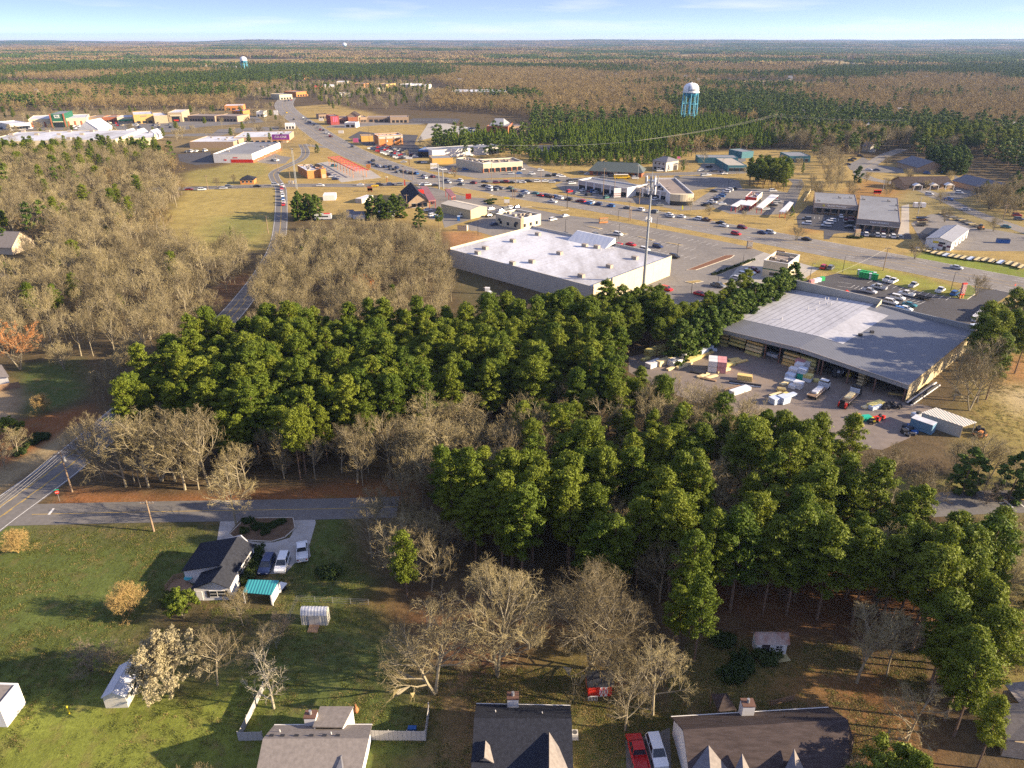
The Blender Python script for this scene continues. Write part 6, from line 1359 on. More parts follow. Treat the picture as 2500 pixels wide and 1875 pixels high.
# ---- poles
POLES=[('utility_pole',lf,(1715,1010),(1650,485),'tall pale steel pole at the cross road, right of the pair'),('utility_pole',lf,(1700,1000),(1640,482),'tall pale steel pole at the cross road, left of the pair'),('utility_pole',lf,(1630,930),(1612,740),'short pole left of the pair at the cross road'),
 ('utility_pole',ix,(485,692),(475,370),'thick white steel pole by the filling station canopies'),('utility_pole',ix,(540,692),(530,450),'slim pole right of the thick white one'),('utility_pole',ix,(150,580),(140,395),'pole on the highway verge left of the chalet'),('utility_pole',ix,(1160,575),(1155,335),'pole before the arched shops corner'),('utility_pole',ix,(1470,652),(1468,440),'pole at the junction right of the arched shops'),
 ('utility_pole',ix,(1792,625),(1790,380),'pole on the verge between the queue and the strip mall'),('utility_pole',ix,(30,630),(20,390),'pole left of the chalet shop'),('utility_pole',ix,(1430,835),(1430,650),'left of two signal poles at the highway'),('utility_pole',ix,(1458,835),(1456,700),'right of two signal poles at the highway'),('utility_pole',ix,(2130,950),(2142,735),'pole on the verge beside the store car park'),
 ('utility_pole',sm,(485,600),(490,210),'pole before the long mall wing'),('utility_pole',sm,(628,598),(635,265),'pole beside the mall pylon sign'),('utility_pole',sm,(950,680),(960,455),'pole before the linking shop row'),('utility_pole',sm,(930,370),(930,170),'pale pole before the green roof'),('utility_pole',sm,(840,885),(850,710),'right pole of the pair on the car park verge'),('utility_pole',sm,(820,885),(822,630),'left pole of the pair on the car park verge'),
 ('utility_pole',rr,(400,530),(475,225),'leaning dark pole beside the highway above the front car park'),('utility_pole',rt,(1150,790),(1182,620),'pole beside the white box trailer'),('utility_pole',rt,(795,565),(822,425),'pale pole on the office road verge'),('utility_pole',rt,(2005,835),(2045,690),'pole with lamp at the right office road'),
 ('utility_pole',t3,(598,892),(622,730),'left of two tall wooden transmission poles'),('utility_pole',t3,(630,882),(650,730),'right of two tall wooden transmission poles'),('utility_pole',lf,(570,1022),(546,830),'pole on the cross road verge in the field'),('utility_pole',lf,(1470,780),(1450,580),'pole beside the bend of the link road'),
 ('utility_pole',b1,(990,138),(962,-60),'brown pole on the side road verge'),('utility_pole',m1,(465,1530),(400,1270),'pole with transformer beside the local road'),('utility_pole',oil,(1455,660),(1438,400),'pole by the cross road before the car wash'),('utility_pole',oil,(2170,960),(2160,720),'pole beside the chalet shop'),('utility_pole',t1,(1725,1500),(1700,1390),'pole left of the local road in the field'),
 ('street_lamp',ix,(2115,700),(2117,540),'lamp by the mall entrance'),('street_lamp',sm,(25,740),(30,540),'lamp on the car park side of the highway'),('street_lamp',sm,(680,882),(680,755),'slim lamp on the golden verge'),('street_lamp',sm,(1175,985),(1178,840),'slim lamp on the verge before the cell mast'),('street_lamp',rr,(1268,790),(1320,550),'lamp on the lawn before the lumber store sign'),('street_lamp',la,(40,512),(50,370),'lamp at the left of the store car park'),
 ('street_lamp',la,(375,440),(388,250),'lamp by the dark pickup'),('street_lamp',la,(795,302),(802,155),'lamp left of the cream restaurant'),('street_lamp',la,(1563,320),(1590,125),'lamp right of the cream restaurant'),('street_lamp',la,(1205,300),(1216,165),'lamp at the corner of the cream restaurant'),('street_lamp',la,(1983,240),(2030,15),'lamp on the verge by the restaurant exit'),('street_lamp',la,(705,110),(715,5),'lamp on the planting strip'),
 ('street_lamp',st,(395,205),(400,75),'lamp left of the cream diner'),('street_lamp',st,(1180,182),(1186,55),'lamp behind the vacant store'),('street_lamp',st,(1660,232),(1662,100),'lamp in the middle of the store car park'),('street_lamp',st,(2185,415),(2195,275),'lamp at the right of the store car park'),('street_lamp',so,(410,650),(415,565),'lamp behind the drive-in'),('street_lamp',so,(325,480),(335,300),'lamp before the teal office'),('street_lamp',rr,(760,305),(770,230),'small sign post by the highway verge'),('street_lamp',sm,(70,240),(70,90),'lamp left of the green roof'),
 ('street_lamp',pb,(1585,300),(1575,225),'lamp in the grocery car park, left one'),('street_lamp',pb,(1700,305),(1685,190),'lamp in the grocery car park, middle one'),('street_lamp',lf,(205,245),(190,145),'lamp in the grocery car park, right one'),('street_lamp',lf,(455,300),(440,200),'lamp near the grey bush in the grocery car park'),('street_lamp',hw,(1275,900),(1255,640),'tall lamp left of the brick block')]
PT_ = {}
for nm, c, bb, tt_, lab in POLES:
 bpx = c(*bb); p = P(bpx); h = max(2.5, hgt(bpx, c(*tt_)[1])); h = min(h, 26)
 o = thing(nm, lab, 'pole' if nm == 'utility_pole' else 'street lamp', p, random.uniform(-.3, .3)); PT_[lab] = (p, h)
 pale = 'pale' in lab or 'white' in lab; thick = 'thick' in lab
 MB().tube((0,0,0),(0,0,h),(.42 if thick else .2) if nm == 'utility_pole' else .12,(.28 if thick else .13) if nm == 'utility_pole' else .07,8).obj('shaft',(M_GALV if pale else M_WOOD) if nm == 'utility_pole' else M_BLACK,o)
 if nm == 'utility_pole':
  if h > 7: 
   MB().box((0, 0, h - .6), (2.4, .14, .16)).obj('crossarm', M_WOOD, o)
   for x in (-1.1, -.5, .5, 1.1): MB().tube((x, 0, h - .5), (x, 0, h - .25), .06, .06, 5).obj('insulator', M_LAMP, o)
  if 'transformer' in lab: MB().tube((.4, 0, h - 2.4), (.4, 0, h - 1.3), .32, .32, 10).obj('transformer', M_LAMP, o)
 elif h > 4:
  MB().box((.5,0,h),(1.0,.12,.1)).obj('arm',M_BLACK,o);MB().box((1.0,0,h-.06),(.6,.34,.14)).obj('lamp_head',M_LAMP,o)
M_WIRE = mat('wire', (.30, .29, .27), .5, .1, 1.0)
def cable(lab, l, r=.035, sag=.6):
 o = None; mb = MB(); l = [Vector(x) for x in l]; c0 = l[0]
 for a, b in zip(l, l[1:]):
  pv = a
  for k in range(1, 9):
   t = k / 8; q = a.lerp(b, t) - up * sag * 4 * t * (1 - t); mb.tube(pv - c0, q - c0, r, r, 3, cap=False); pv = q
 o = mb.obj('power_line', M_WIRE); o.location = c0; return tag(o, lab, 'power line')
tp = lambda lab, dx=0, dz=0: PT_[lab][0] + up * (PT_[lab][1] - .3 + dz) + Vector((dx, 0, 0))
TR = 'pole with transformer beside the local road'
zc = PT_[TR][1] - .4
for k, dx in enumerate((-1.0, -.2, .6, 1.2)):
 cable('%s power line over the local road' % ('leftmost','second','third','rightmost')[k],[P(m1(-420,1900),zc)+Vector((dx,0,0)),tp(TR,dx),P(m1(700,1060),zc)+Vector((dx,0,0)),P(m1(1150,700),zc)+Vector((dx,0,0))],.03)
for k in range(3): cable('%s transmission line beyond the young pines' % ('lower','middle','upper')[k],[P(t2(1000,930),14+2*k),P(t2(1900,905),15+2*k),tp('left of two tall wooden transmission poles',0,-2+1.0*k),P(t3(1500,770),17+2*k)],.05,2)
L1=['pole on the highway verge left of the chalet','thick white steel pole by the filling station canopies','left of two signal poles at the highway','pole on the verge beside the store car park','left pole of the pair on the car park verge']
for k, dz in enumerate((0, -1.0)): cable('%s line along the highway' % ('upper', 'lower')[k], [tp(x, 0, dz) for x in L1], .03, .8)
cable('line over the highway to the leaning dark pole',[tp('leaning dark pole beside the highway above the front car park'),P(rr(1320,555),9),P(rr(2300,700),9)],.03);cable('pale line from the leaning pole to the restaurant',[tp('leaning dark pole beside the highway above the front car park'),P(rr(-200,560),8)],.03)
L2=['pole before the long mall wing','pole beside the mall pylon sign','pole before the linking shop row'];cable('line before the strip mall',[tp(x) for x in L2],.03)
# ---- signs
def pylon(name, lab, c, bb, tt_, w, panels, post_m=M_STONE, rz=0.0, posts=1, cat='sign', th=.5):
 bpx = c(*bb); p = P(bpx); h = max(1.5, hgt(bpx, c(*tt_)[1])); o = thing(name, lab, cat, p, rz)
 zb = h * panels[0]
 for k in range(posts): MB().box(((k-(posts-1)/2)*w*.7,0,0),(min(.5,w*.3),min(.4,th*.8),zb+.01),0,base=True).obj('post',post_m,o)
 for z0, z1, m, txt, tm in panels[1]:
  q = MB().box((0, 0, h * z0), (w, th, h * (z1 - z0) - .02), 0, base=True).obj('sign_panel', m, o)
  if txt:
   for s in (-1, 1):
    t_=link('lettering',text_mesh(txt,min(h*(z1-z0)*.6,w*1.5/max(1,len(txt))),.02),q);t_.data.materials.append(tm);t_.location=(0,-s*(th/2+.03),h*(z0+z1)/2);t_.rotation_euler=(math.pi/2,0,0 if s > 0 else math.pi)
 return o
pylon('billboard','purple and pink billboard on a single post left of the highway',lf,(1525,515),(1505,305),14,(.62,[(.62,.68,M_BRICKO,None,None),(.68,1.0,M_PURP,'CO-ONE',M_FRAME)]),M_WOOD,.05,1,'billboard',.8)
pylon('store_sign','tall red and white pylon sign on the lawn before the lumber store',rr,(1400,890),(1445,685),1.8,(.25,[(.25,.98,M_RED,None,None),(.32,.9,M_FRAME,None,None)]),M_BRICKO,.3,2,th=.7)
pylon('pylon_sign','white pylon sign with red panels before the strip mall',sm,(665,600),(668,470),4.2,(.1,[(.1,1.0,M_FRAME,None,None),(.2,.32,M_RED,None,None),(.4,.5,M_RED,None,None)]),M_STONE,.2,2,th=.8)
pylon('pylon_sign','white and yellow sign in the shrub bed by the highway',ix,(1355,900),(1358,798),3.0,(.3,[(.3,.75,M_FRAME,None,None),(.77,1.0,M_YELL,None,None)]),M_STONE,0,2)
pylon('pylon_sign','white sign left of the arched shops',ix,(420,440),(422,360),5.0,(.1,[(.1,1,M_FRAME,'SHOPS',M_YELL)]),M_STONE,.1,2)
pylon('pylon_sign','red sign cabinet at the filling station exit',ix,(862,825),(862,748),3.2,(.1,[(.1,.95,M_RED,None,None)]),M_RED)
pylon('pylon_sign','white sign on a brown post by the dealer',ix,(102,388),(110,282),4.6,(.78,[(.78,1,M_FRAME,None,None)]),M_CAP)
pylon('pylon_sign','brick sign pylon on the car wash lawn',oil,(1830,512),(1828,420),1.6,(.8,[(.8,1,M_CREAM,None,None)]),M_BRICKO,0,1,th=1.2)
pylon('pylon_sign','brick framed sign on the yard lawn',oil,(1545,680),(1545,590),3.0,(.2,[(.2,1,M_BRICK,None,None),(.25,.7,M_WRAPB,None,None)]),M_BRICK,0,2)
pylon('pylon_sign','orange sign box with green disc at the car wash canopy',oil,(1520,300),(1520,205),3.0,(.2,[(.2,.9,M_BRICKO,None,None)]),M_BRICKO)
pylon('monument_sign','orange brick monument sign at the car park entrance',sm,(490,920),(490,850),4.6,(.05,[(.05,1,M_BRICKO,None,None),(.3,.9,M_CREAM,None,None)]),M_BRICK,.3,2,th=.9)
pylon('monument_sign','stone monument sign on the verge by the restaurant drive',t3,(445,1600),(445,1548),2.4,(.1,[(.1,1,M_STONE,None,None),(.3,.85,M_FRAME,None,None)]),M_STONE,.1,2,th=.9)
pylon('monument_sign','pharmacy monument sign in a ring of shrubs',ph,(690,740),(705,630),2.6,(.15,[(.15,1,M_STONE,None,None),(.3,.65,M_CREAM,None,None)]),M_STONE,.2,2,th=.9)
pylon('monument_sign','red and white office sign on the golden slope',rt,(740,600),(740,545),4.4,(.3,[(.3,1,M_RED,None,None),(.45,.8,M_FRAME,None,None)]),M_STONE,0,2)
pylon('highway_sign','pink and blue sign beside the brick block',hw,(1098,885),(1098,830),4.5,(.05,[(.05,1,M_PINK,None,None)]),M_STONE)
pylon('highway_sign','white sign left of the brick block',hw,(910,770),(910,730),5.0,(.1,[(.1,1,M_FRAME,None,None)]),M_STONE)
pylon('highway_sign','tall white sign left of the highway bend',hw,(75,540),(75,470),5,(.1,[(.1,1,M_FRAME,None,None)]),M_STONE);pylon('highway_sign','small white sign before the red restaurant',hw,(655,610),(655,570),5,(.1,[(.1,1,M_FRAME,None,None)]),M_STONE)
def stop_sign(lab, c, bb, tt_, green=False):
 bpx = c(*bb); p = P(bpx); o = thing('stop_sign', lab, 'sign', p, .3); h = 2.6
 MB().tube((0,0,0),(0,0,h),.04,.04,6).obj('post',M_LAMP,o);f=MB().tube((0,-.06,h-.4),(0,-.02,h-.4),.42,.42,8).obj('octagon',M_RED,o)
 t_=link('lettering',text_mesh('STOP',.26,.01),f);t_.data.materials.append(M_FRAME);t_.location=(0,-.08,h-.4);t_.rotation_euler=(math.pi/2,0,0)
 if green: MB().box((0, 0, h + .15), (.9, .04, .22)).obj('street_name_plate', mat('sign_green', (.01, .25, .14), .5), o)
stop_sign('red stop sign with green street plate at the road junction',m1,(385,1590),None,True);stop_sign('red stop sign at the highway exit near the right edge',lb,(2078,470),None)
def banner(lab,c,bb,m,h=3.2): p=P(c(*bb));o=thing('feather_flag',lab,'flag',p);MB().tube((0,0,0),(0,0,h),.04,.03,5).obj('pole',M_LAMP,o);mb=MB();mb.add([(0,0,.8),(.9,0,.9),(.7,0,h*.8),(.1,0,h)],[(0,1,2,3)]);mb.obj('cloth',m,o)
banner('bright yellow feather flag on the mall verge',sm,(1495,765),mat('neon_yellow',(.75,.72,.02),.6));banner('red feather flag by the chalet shop',oil,(2122,600),M_RED,5)
p=P(sm(1470,200));o=thing('flagpole','flagpole with flag beside the station house','flagpole',p);hh=hgt(sm(1470,200),sm(1480,55)[1]);MB().tube((0,0,0),(0,0,hh),.09,.05,6).obj('pole',M_GALV,o);MB().box((-1.2,0,hh-1.2),(2.3,.03,1.4)).obj('flag',M_PINK,o)
blob('electrical_cabinet','left pale signal cabinet at the cross road',P(oil(185,540)),[('cabinet',(0,0,0),(1.2,.8,1.7),M_FENCEW,0)]);blob('electrical_cabinet','middle pale signal cabinet at the cross road',P(oil(235,540)),[('cabinet',(0,0,0),(1.2,.8,1.7),M_FENCEW,0)]);blob('electrical_cabinet','right pale signal cabinet at the cross road',P(oil(285,535)),[('cabinet',(0,0,0),(1.4,.9,1.9),M_FENCEW,0)])
blob('portable_toilet','blue portable toilet behind the metal warehouse',P(ix(735,1100)),[('cabin',(0,0,0),(1.3,1.3,2.3),M_BLUE,.2),('roof',(0,0,2.3),(1.4,1.4,.15),M_WRAPB,.2)])
blob('dumpster_enclosure','cream bin enclosure left of the cream diner',P(st(250,160)),[('wall',(0,0,0),(4.5,.3,2.4),M_CREAM,-.2),('wall',(2.4,.6,0),(.6,2.4,2.4),M_CREAM,-.2),('coping',(0,0,2.4),(4.6,.4,.15),M_CAP,-.2)])
for k,(x,y,m,cn) in enumerate(((480,700,M_WRAP,'upper white'),(470,690,M_UNIT,'grey'),(500,720,M_WRAP,'lower white'))): blob('rubble_block','%s block of the small heap behind the vacant store' % cn,P(st(x,y)),[('block',(0,0,0),(1.8,1.4,1.2-.3*k),m,k)])
# hydrant-like small yard things
p=P(b1(447,1312));o=thing('lawn_post','short yellow post on the lit lawn','post',p);MB().tube((0,0,0),(0,0,1.4),.1,.1,6).obj('shaft',M_YELL,o);MB().lathe((0,0,1.4),[(.14,0),(.1,.12)],6).obj('cap',M_YELL,o)
wall_low('pale retaining wall beside the curved drive', [P(so(1375, 860)), P(so(1470, 715))], 1.0, M_CREAM)
# ---------------------------------------------------------------- vehicles
PAINT={'white': (.68,.68,.66),'silver': (.42,.43,.44),'grey': (.14,.15,.16),'black': (.018,.018,.02),'dark blue': (.02,.035,.10),'blue': (.03,.12,.33),'red': (.42,.02,.02),'dark red': (.15,.015,.02),'tan': (.34,.28,.19),'green': (.05,.14,.12),'teal': (.03,.16,.19),'yellow': (.65,.42,.02),'brown': (.12,.07,.05)}
PM = {k: mat('paint_' + k.replace(' ', '_'), v, .28, .03, .5, spec=.5) for k, v in PAINT.items()}
M_TYRE=mat('tyre_rubber',(.02,.02,.02),.9,.1,2.0);M_LAMPR=mat('tail_lamp',(.35,.01,.01),.3);M_LAMPW=mat('head_lamp',(.7,.7,.66),.2)
DIM={'sedan': (4.7,1.82,.98,1.45,(-1.75,1.35),(-1.05,.55)),'suv': (4.75,1.92,1.05,1.75,(-2.25,1.3),(-1.95,.55)),'van': (5.2,1.98,1.1,2.0,(-2.5,1.9),(-2.4,1.1)),'pickup': (5.6,1.98,1.08,1.82,(-.75,1.55),(-.55,.75))}
def frustum(mb, x0, x1, w0, z0, t0, t1_, w1, z1, side_mi, top_mi):
 v = [(x0, -w0, z0), (x1, -w0, z0), (x1, w0, z0), (x0, w0, z0), (t0, -w1, z1), (t1_, -w1, z1), (t1_, w1, z1), (t0, w1, z1)]
 mb.add(v, [(0, 1, 5, 4), (1, 2, 6, 5), (2, 3, 7, 6), (3, 0, 4, 7)], side_mi); mb.add(v, [(4, 5, 6, 7)], top_mi)
def car_parts(kind):
 L, W_, zb, zt, (c0, c1), (t0, t1_) = DIM[kind]; h = L / 2; w = W_ / 2
 body = MB(); nose = zb * .86
 prof = [(-h, .32), (-h, zb * .8), (-h + .12, zb), (c1 + .05, zb), (h - .25, nose), (h, nose * .78), (h, .32)]
 if kind == 'pickup':
  prof = [(c0 - .02, .35), (c0 - .02, zb), (c1 + .05, zb), (h - .2, nose), (h, nose * .8), (h, .35)]
  body.box(((-h + c0) / 2, 0, .35), (h + c0, W_, .38), base=True)
  for y in (-w + .05, w - .05): body.box(((-h + c0) / 2 - .03, y, .73), (h + c0 - .02, .1, .42), base=True)
  body.box((-h + .05, 0, .73), (.1, W_ - .22, .4), base=True)
 n = len(prof); v = [(x, -w, z) for x, z in prof] + [(x, w, z) for x, z in prof]
 body.add(v, [tuple(range(n)), tuple(reversed(range(n, 2 * n)))] + [((i + 1) % n, i, i + n, (i + 1) % n + n) for i in range(n)])
 glass = MB(); frustum(glass, c0, c1, w * .94, zb, t0, t1_, w * .76, zt, 0, 0)
 roof = MB(); roof.box(((t0 + t1_) / 2, 0, zt), (t1_ - t0 + .06, w * 1.54, .05), base=True)
 for y in (-1, 1):
  for (xa, xb) in ((c0, t0), (c1, t1_)): roof.tube((xa, y * w * .945, zb), (xb, y * w * .765, zt), .045, .045, 4)
  if kind != 'sedan': roof.tube(((c0 + c1) / 2 - .1, y * w * .95, zb), ((t0 + t1_) / 2, y * w * .77, zt), .05, .05, 4)
 wh = MB().tube((0, -.11, 0), (0, .11, 0), .34, .34, 12)
 hub = MB().tube((0, -.12, 0), (0, .12, 0), .19, .19, 8)
 return body, glass, roof, wh, hub, h, w, nose
CM = {}
def car_mesh(kind, col):
 if (kind, col) in CM: return CM[(kind, col)]
 b, g, r_, wh, hub, h, w, nose = car_parts(kind)
 b.v += []; 
 r=(b.mesh('body',PM[col]),g.mesh('windows',M_GLASS),r_.mesh('cabin_roof',PM[col]),wh.mesh('wheel',M_TYRE),hub.mesh('rim',M_LAMP))
 one = MB(); one.add(b.v, b.f, 0); one.add(g.v, g.f, 1); one.add(r_.v, r_.f, 0)
 for x in (h - .95, -h + .95):
  for s in (-1, 1): one.tube((x, s * (w - .12) - .1, .34), (x, s * (w - .12) + .1, .34), .34, .34, 8, 2)
 CM[(kind, col)] = (r, one.mesh('vehicle', [PM[col], M_GLASS, M_TYRE]), h, w, nose); return CM[(kind, col)]
CARS = []   # (place phrase, kind, colour, position, heading, near)
def car(place, c, p, kind, col, head, z=.05):
 q = P(c(*p), .6); q.z = z; CARS.append((place, kind, col, q, head(q) if callable(head) else head, c(*p)))
def build_car(lab, kind, col, q, head, grp, near):
 parts,one,h,w,nose=car_mesh(kind,col);nm={'sedan': 'car','suv': 'sport_utility_vehicle','van': 'van','pickup': 'pickup_truck'}[kind]
 if not near:
  o=link(nm,one);o.location=q;o.rotation_euler=(0,0,head);return tag(o,lab,'pickup' if kind == 'pickup' else 'van' if kind == 'van' else 'car',grp)
 o = thing(nm, lab, 'pickup' if kind == 'pickup' else 'van' if kind == 'van' else 'car', q, head, grp)
 b = link('body', parts[0], o); link('windows', parts[1], o); link('cabin_roof', parts[2], o)
 for x in (h - .95, -h + .95):
  for s in (-1, 1): k = link('wheel', parts[3], o); k.location = (x, s * (w - .1), .34); link('rim', parts[4], k)
 for s in (-1, 1):
  MB().box((h-.01,s*(w-.3),nose*.68),(.05,.4,.16)).obj('headlight',M_LAMPW,o);MB().box((-h,s*(w-.25),.78),(.05,.22,.25)).obj('tail_light',M_LAMPR,o)
 return o
def along(a, b, c): d = P(c(*b)) - P(c(*a)); return math.atan2(d.y, d.x)
hwd = lambda q: HW.near(q) + math.pi; hwr = lambda q: HW.near(q)
crd = lambda q: CROSS.near(q); lod_ = lambda q: LOCAL.near(q)
TQ = 'in the traffic on the highway near the junction'
for x,y,k,c_ in ((285,520,'sedan','grey'),(300,545,'suv','white'),(400,532,'suv','dark red'),(120,488,'pickup','black'),(190,492,'suv','blue'),(580,583,'suv','grey'),(598,606,'sedan','silver'),(748,582,'suv','white'),(762,632,'suv','grey'),(925,612,'suv','dark red'),(1070,650,'sedan','black'),(1125,668,'suv','white'),(1128,702,'suv','silver'),(1228,666,'sedan','black'),(1205,697,'suv','grey'),(1275,683,'sedan','grey'),(1395,682,'suv','green'),(1445,714,'sedan','brown'),(1580,720,'sedan','blue'),(1597,742,'sedan','white'),(1720,745,'sedan','teal'),(1785,772,'sedan','red'),(1855,772,'sedan','dark blue'),(1905,788,'pickup','brown'),(1975,788,'sedan','blue'),(2030,807,'suv','white'),(2148,826,'suv','black'),(1535,782,'suv','grey'),(1940,852,'pickup','white'),(65,472,'suv','grey')): car(TQ,ix,(x,y),k,c_,hwd)
TQ2 = 'on the highway before the strip mall'
for x,y,k,c_ in ((180,637,'sedan','dark red'),(212,640,'suv','red'),(290,662,'sedan','blue'),(325,650,'sedan','white'),(425,678,'suv','dark blue'),(585,698,'suv','blue'),(798,722,'sedan','grey'),(965,747,'suv','white'),(1140,774,'suv','grey'),(1328,806,'sedan','white'),(1348,832,'sedan','silver'),(1490,834,'sedan','white'),(1700,864,'suv','white'),(1812,878,'pickup','brown'),(1995,914,'sedan','black'),(2035,952,'sedan','white')): car(TQ2,sm,(x,y),k,c_,hwd)
for x,y,k,c_ in ((400,1462,'suv','dark red'),(360,1502,'suv','red'),(530,1495,'sedan','dark blue'),(582,1494,'suv','silver'),(815,1537,'sedan','black')): car('on the highway before the pharmacy',t3,(x,y),k,c_,hwr)
car('on the highway near the right edge', rr, (1345, 490), 'sedan', 'silver', hwr)
for x,y,k,c_ in ((460,602,'suv','grey'),(490,617,'sedan','black'),(510,624,'suv','dark blue'),(560,657,'suv','black'),(610,692,'sedan','grey'),(640,717,'suv','dark red'),(680,725,'sedan','black'),(715,762,'suv','white'),(745,767,'sedan','silver'),(765,802,'suv','red'),(790,807,'sedan','brown'),(1050,937,'sedan','black'),(430,582,'sedan','grey'),(300,587,'suv','black'),(210,500,'pickup','yellow'),(235,342,'van','dark blue'),(270,337,'suv','red'),(190,349,'sedan','black'),(420,562,'suv','white')): car('in the queue coming down the highway',hw,(x,y),k,c_,hwd)
for x,y,k,c_ in ((1540,182,'sedan','dark blue'),(1592,152,'suv','black'),(1600,212,'sedan','black'),(1660,237,'sedan','dark blue'),(1715,252,'sedan','white'),(1795,257,'suv','dark blue'),(1875,254,'suv','black'),(1890,294,'sedan','grey'),(1945,297,'sedan','black'),(1992,272,'suv','dark blue'),(2070,327,'sedan','black'),(2005,342,'sedan','grey')): car('in the stop line beside the red canopy',oil,(x,y),k,c_,hwd)
for x,y,k,c_ in ((325,1012,'sedan','dark red'),(490,1014,'suv','white'),(765,997,'sedan','silver'),(835,978,'suv','grey'),(1200,971,'sedan','black'),(1430,953,'suv','silver'),(2010,960,'sedan','white')): car('on the cross road by the brick cottage',lf,(x,y),k,c_,crd)
for x,y,k,c_ in ((705,572,'sedan','white'),(1385,562,'sedan','white'),(1625,577,'sedan','yellow'),(1705,560,'suv','black'),(1890,554,'suv','dark blue'),(2055,557,'suv','grey')): car('on the cross road before the car wash',oil,(x,y),k,c_,crd)
for x,y,k,c_ in ((270,632,'sedan','white'),(340,634,'suv','white'),(435,645,'sedan','black'),(1220,608,'suv','dark red'),(1290,604,'sedan','black'),(1350,598,'suv','red'),(1415,608,'sedan','black'),(1490,600,'sedan','white'),(1560,604,'sedan','white'),(1630,594,'suv','black'),(1750,594,'suv','white'),(1855,591,'sedan','white'),(1938,603,'suv','silver'),(2000,585,'sedan','dark blue'),(1070,598,'sedan','dark blue'),(2172,583,'sedan','black'),(2190,618,'suv','white')): car('in the cross road queue at the junction',ix,(x,y),k,c_,crd)
for x,y,k,c_ in ((1525,968,'suv','white'),(1515,1003,'suv','red'),(1515,1034,'sedan','silver')): car('waiting on the local road',lf,(x,y),k,c_,lod_)
for x,y,k,c_ in ((70,742,'suv','white'),(75,797,'sedan','blue'),(85,852,'suv','white'),(82,890,'sedan','red')): car('waiting on the local road',oil,(x,y),k,c_,lod_)
pa_ = along((150, 440), (640, 470), ph) + math.pi / 2
for x,y,k,c_ in ((490,464,'sedan','white'),(600,503,'suv','dark red'),(595,543,'suv','black'),(330,545,'suv','white'),(300,582,'suv','silver'),(365,522,'suv','white'),(50,495,'suv','grey'),(50,555,'suv','white'),(600,603,'sedan','black')): car('on the pharmacy car park',ph,(x,y),k,c_,pa_+(math.pi/2 if x in (600,595,330,300,365,50) else 0))
for x,y,k,c_ in ((685,622,'sedan','white'),(755,628,'sedan','black'),(825,633,'sedan','dark blue'),(1025,650,'suv','dark red'),(1095,653,'sedan','black'),(750,694,'sedan','dark blue'),(812,698,'suv','white'),(880,706,'sedan','black'),(955,706,'suv','silver'),(1030,715,'suv','white'),(1160,722,'suv','white'),(1245,733,'suv','grey')): car('before the studio right of the pharmacy',ph,(x,y),k,c_,pa_)
ma = along((170, 480), (800, 590), sm) + math.pi / 2
for x,y,k,c_ in ((55,512,'suv','red'),(145,532,'sedan','grey'),(230,497,'sedan','white'),(300,553,'suv','black'),(320,512,'sedan','dark red'),(352,512,'suv','blue'),(397,522,'sedan','silver'),(530,590,'suv','green'),(480,535,'sedan','black'),(570,560,'sedan','grey')): car('before the long mall wing',sm,(x,y),k,c_,ma)
mr = along((1740, 700), (2250, 420), sm) + math.pi / 2
for x,y,k,c_ in ((1800,687,'suv','black'),(1845,668,'sedan','black'),(1885,648,'pickup','white'),(1925,615,'suv','dark blue'),(1962,595,'sedan','grey'),(2000,573,'suv','blue'),(2022,550,'sedan','dark blue'),(2070,512,'suv','white'),(2110,492,'suv','white'),(2160,472,'sedan','black')): car('in the slanting row right of the rounded mall corner',sm,(x,y),k,c_,mr)
for x,y,k,c_,a in ((1160,614,'suv','white',ma),(1215,683,'sedan','grey',.2),(1375,652,'suv','tan',.2),(1905,508,'sedan','black',mr),(2018,672,'sedan','white',.1)): car('on the lanes before the strip mall',sm,(x,y),k,c_,a)
for x,y,k,c_ in ((985,714,'suv','white'),(895,948,'sedan','white'),(1000,878,'sedan','silver'),(1045,852,'suv','silver'),(985,900,'sedan','black')): car('at the drive-in',so,(x,y),k,c_,.1)
sa = along((1600, 270), (2300, 420), st)
for x,y,k,c_,a in ((1655,190,'suv','white',sa),(1770,283,'sedan','red',sa),(2012,300,'suv','dark blue',sa),(1662,285,'sedan','red',sa+1.57),(1865,340,'sedan','dark blue',sa),(1895,328,'suv','white',sa),(2160,392,'suv','black',sa),(2090,684,'suv','red',sa),(1180,190,'sedan','black',sa),(1450,192,'sedan','grey',sa)): car('on the big car park behind the vacant store',st,(x,y),k,c_,a)
for x,y,k,c_,a in ((385,403,'pickup','grey',sa),(150,512,'sedan','red',sa),(720,267,'suv','white',sa),(790,237,'suv','white',sa),(845,213,'suv','dark red',sa),(620,308,'sedan','silver',sa),(1745,168,'suv','red',.9),(1835,178,'suv','grey',.9)): car('beside the cream restaurant',la,(x,y),k,c_,a)
for x,y,k,c_ in ((1195,1143,'sedan','dark blue'),(1130,1037,'sedan','black'),(1185,1013,'suv','black'),(1280,973,'sedan','silver'),(1345,948,'suv','grey'),(1410,933,'suv','white'),(1485,927,'sedan','dark blue'),(1945,1083,'suv','white'),(2105,1038,'sedan','silver'),(800,1032,'van','white'),(1150,950,'sedan','white'),(340,960,'sedan','white'),(400,1030,'suv','white'),(455,1045,'sedan','blue')): car('around the cream diner',ix,(x,y),k,c_,.7)
lp = along((270, 655), (1270, 870), rr)
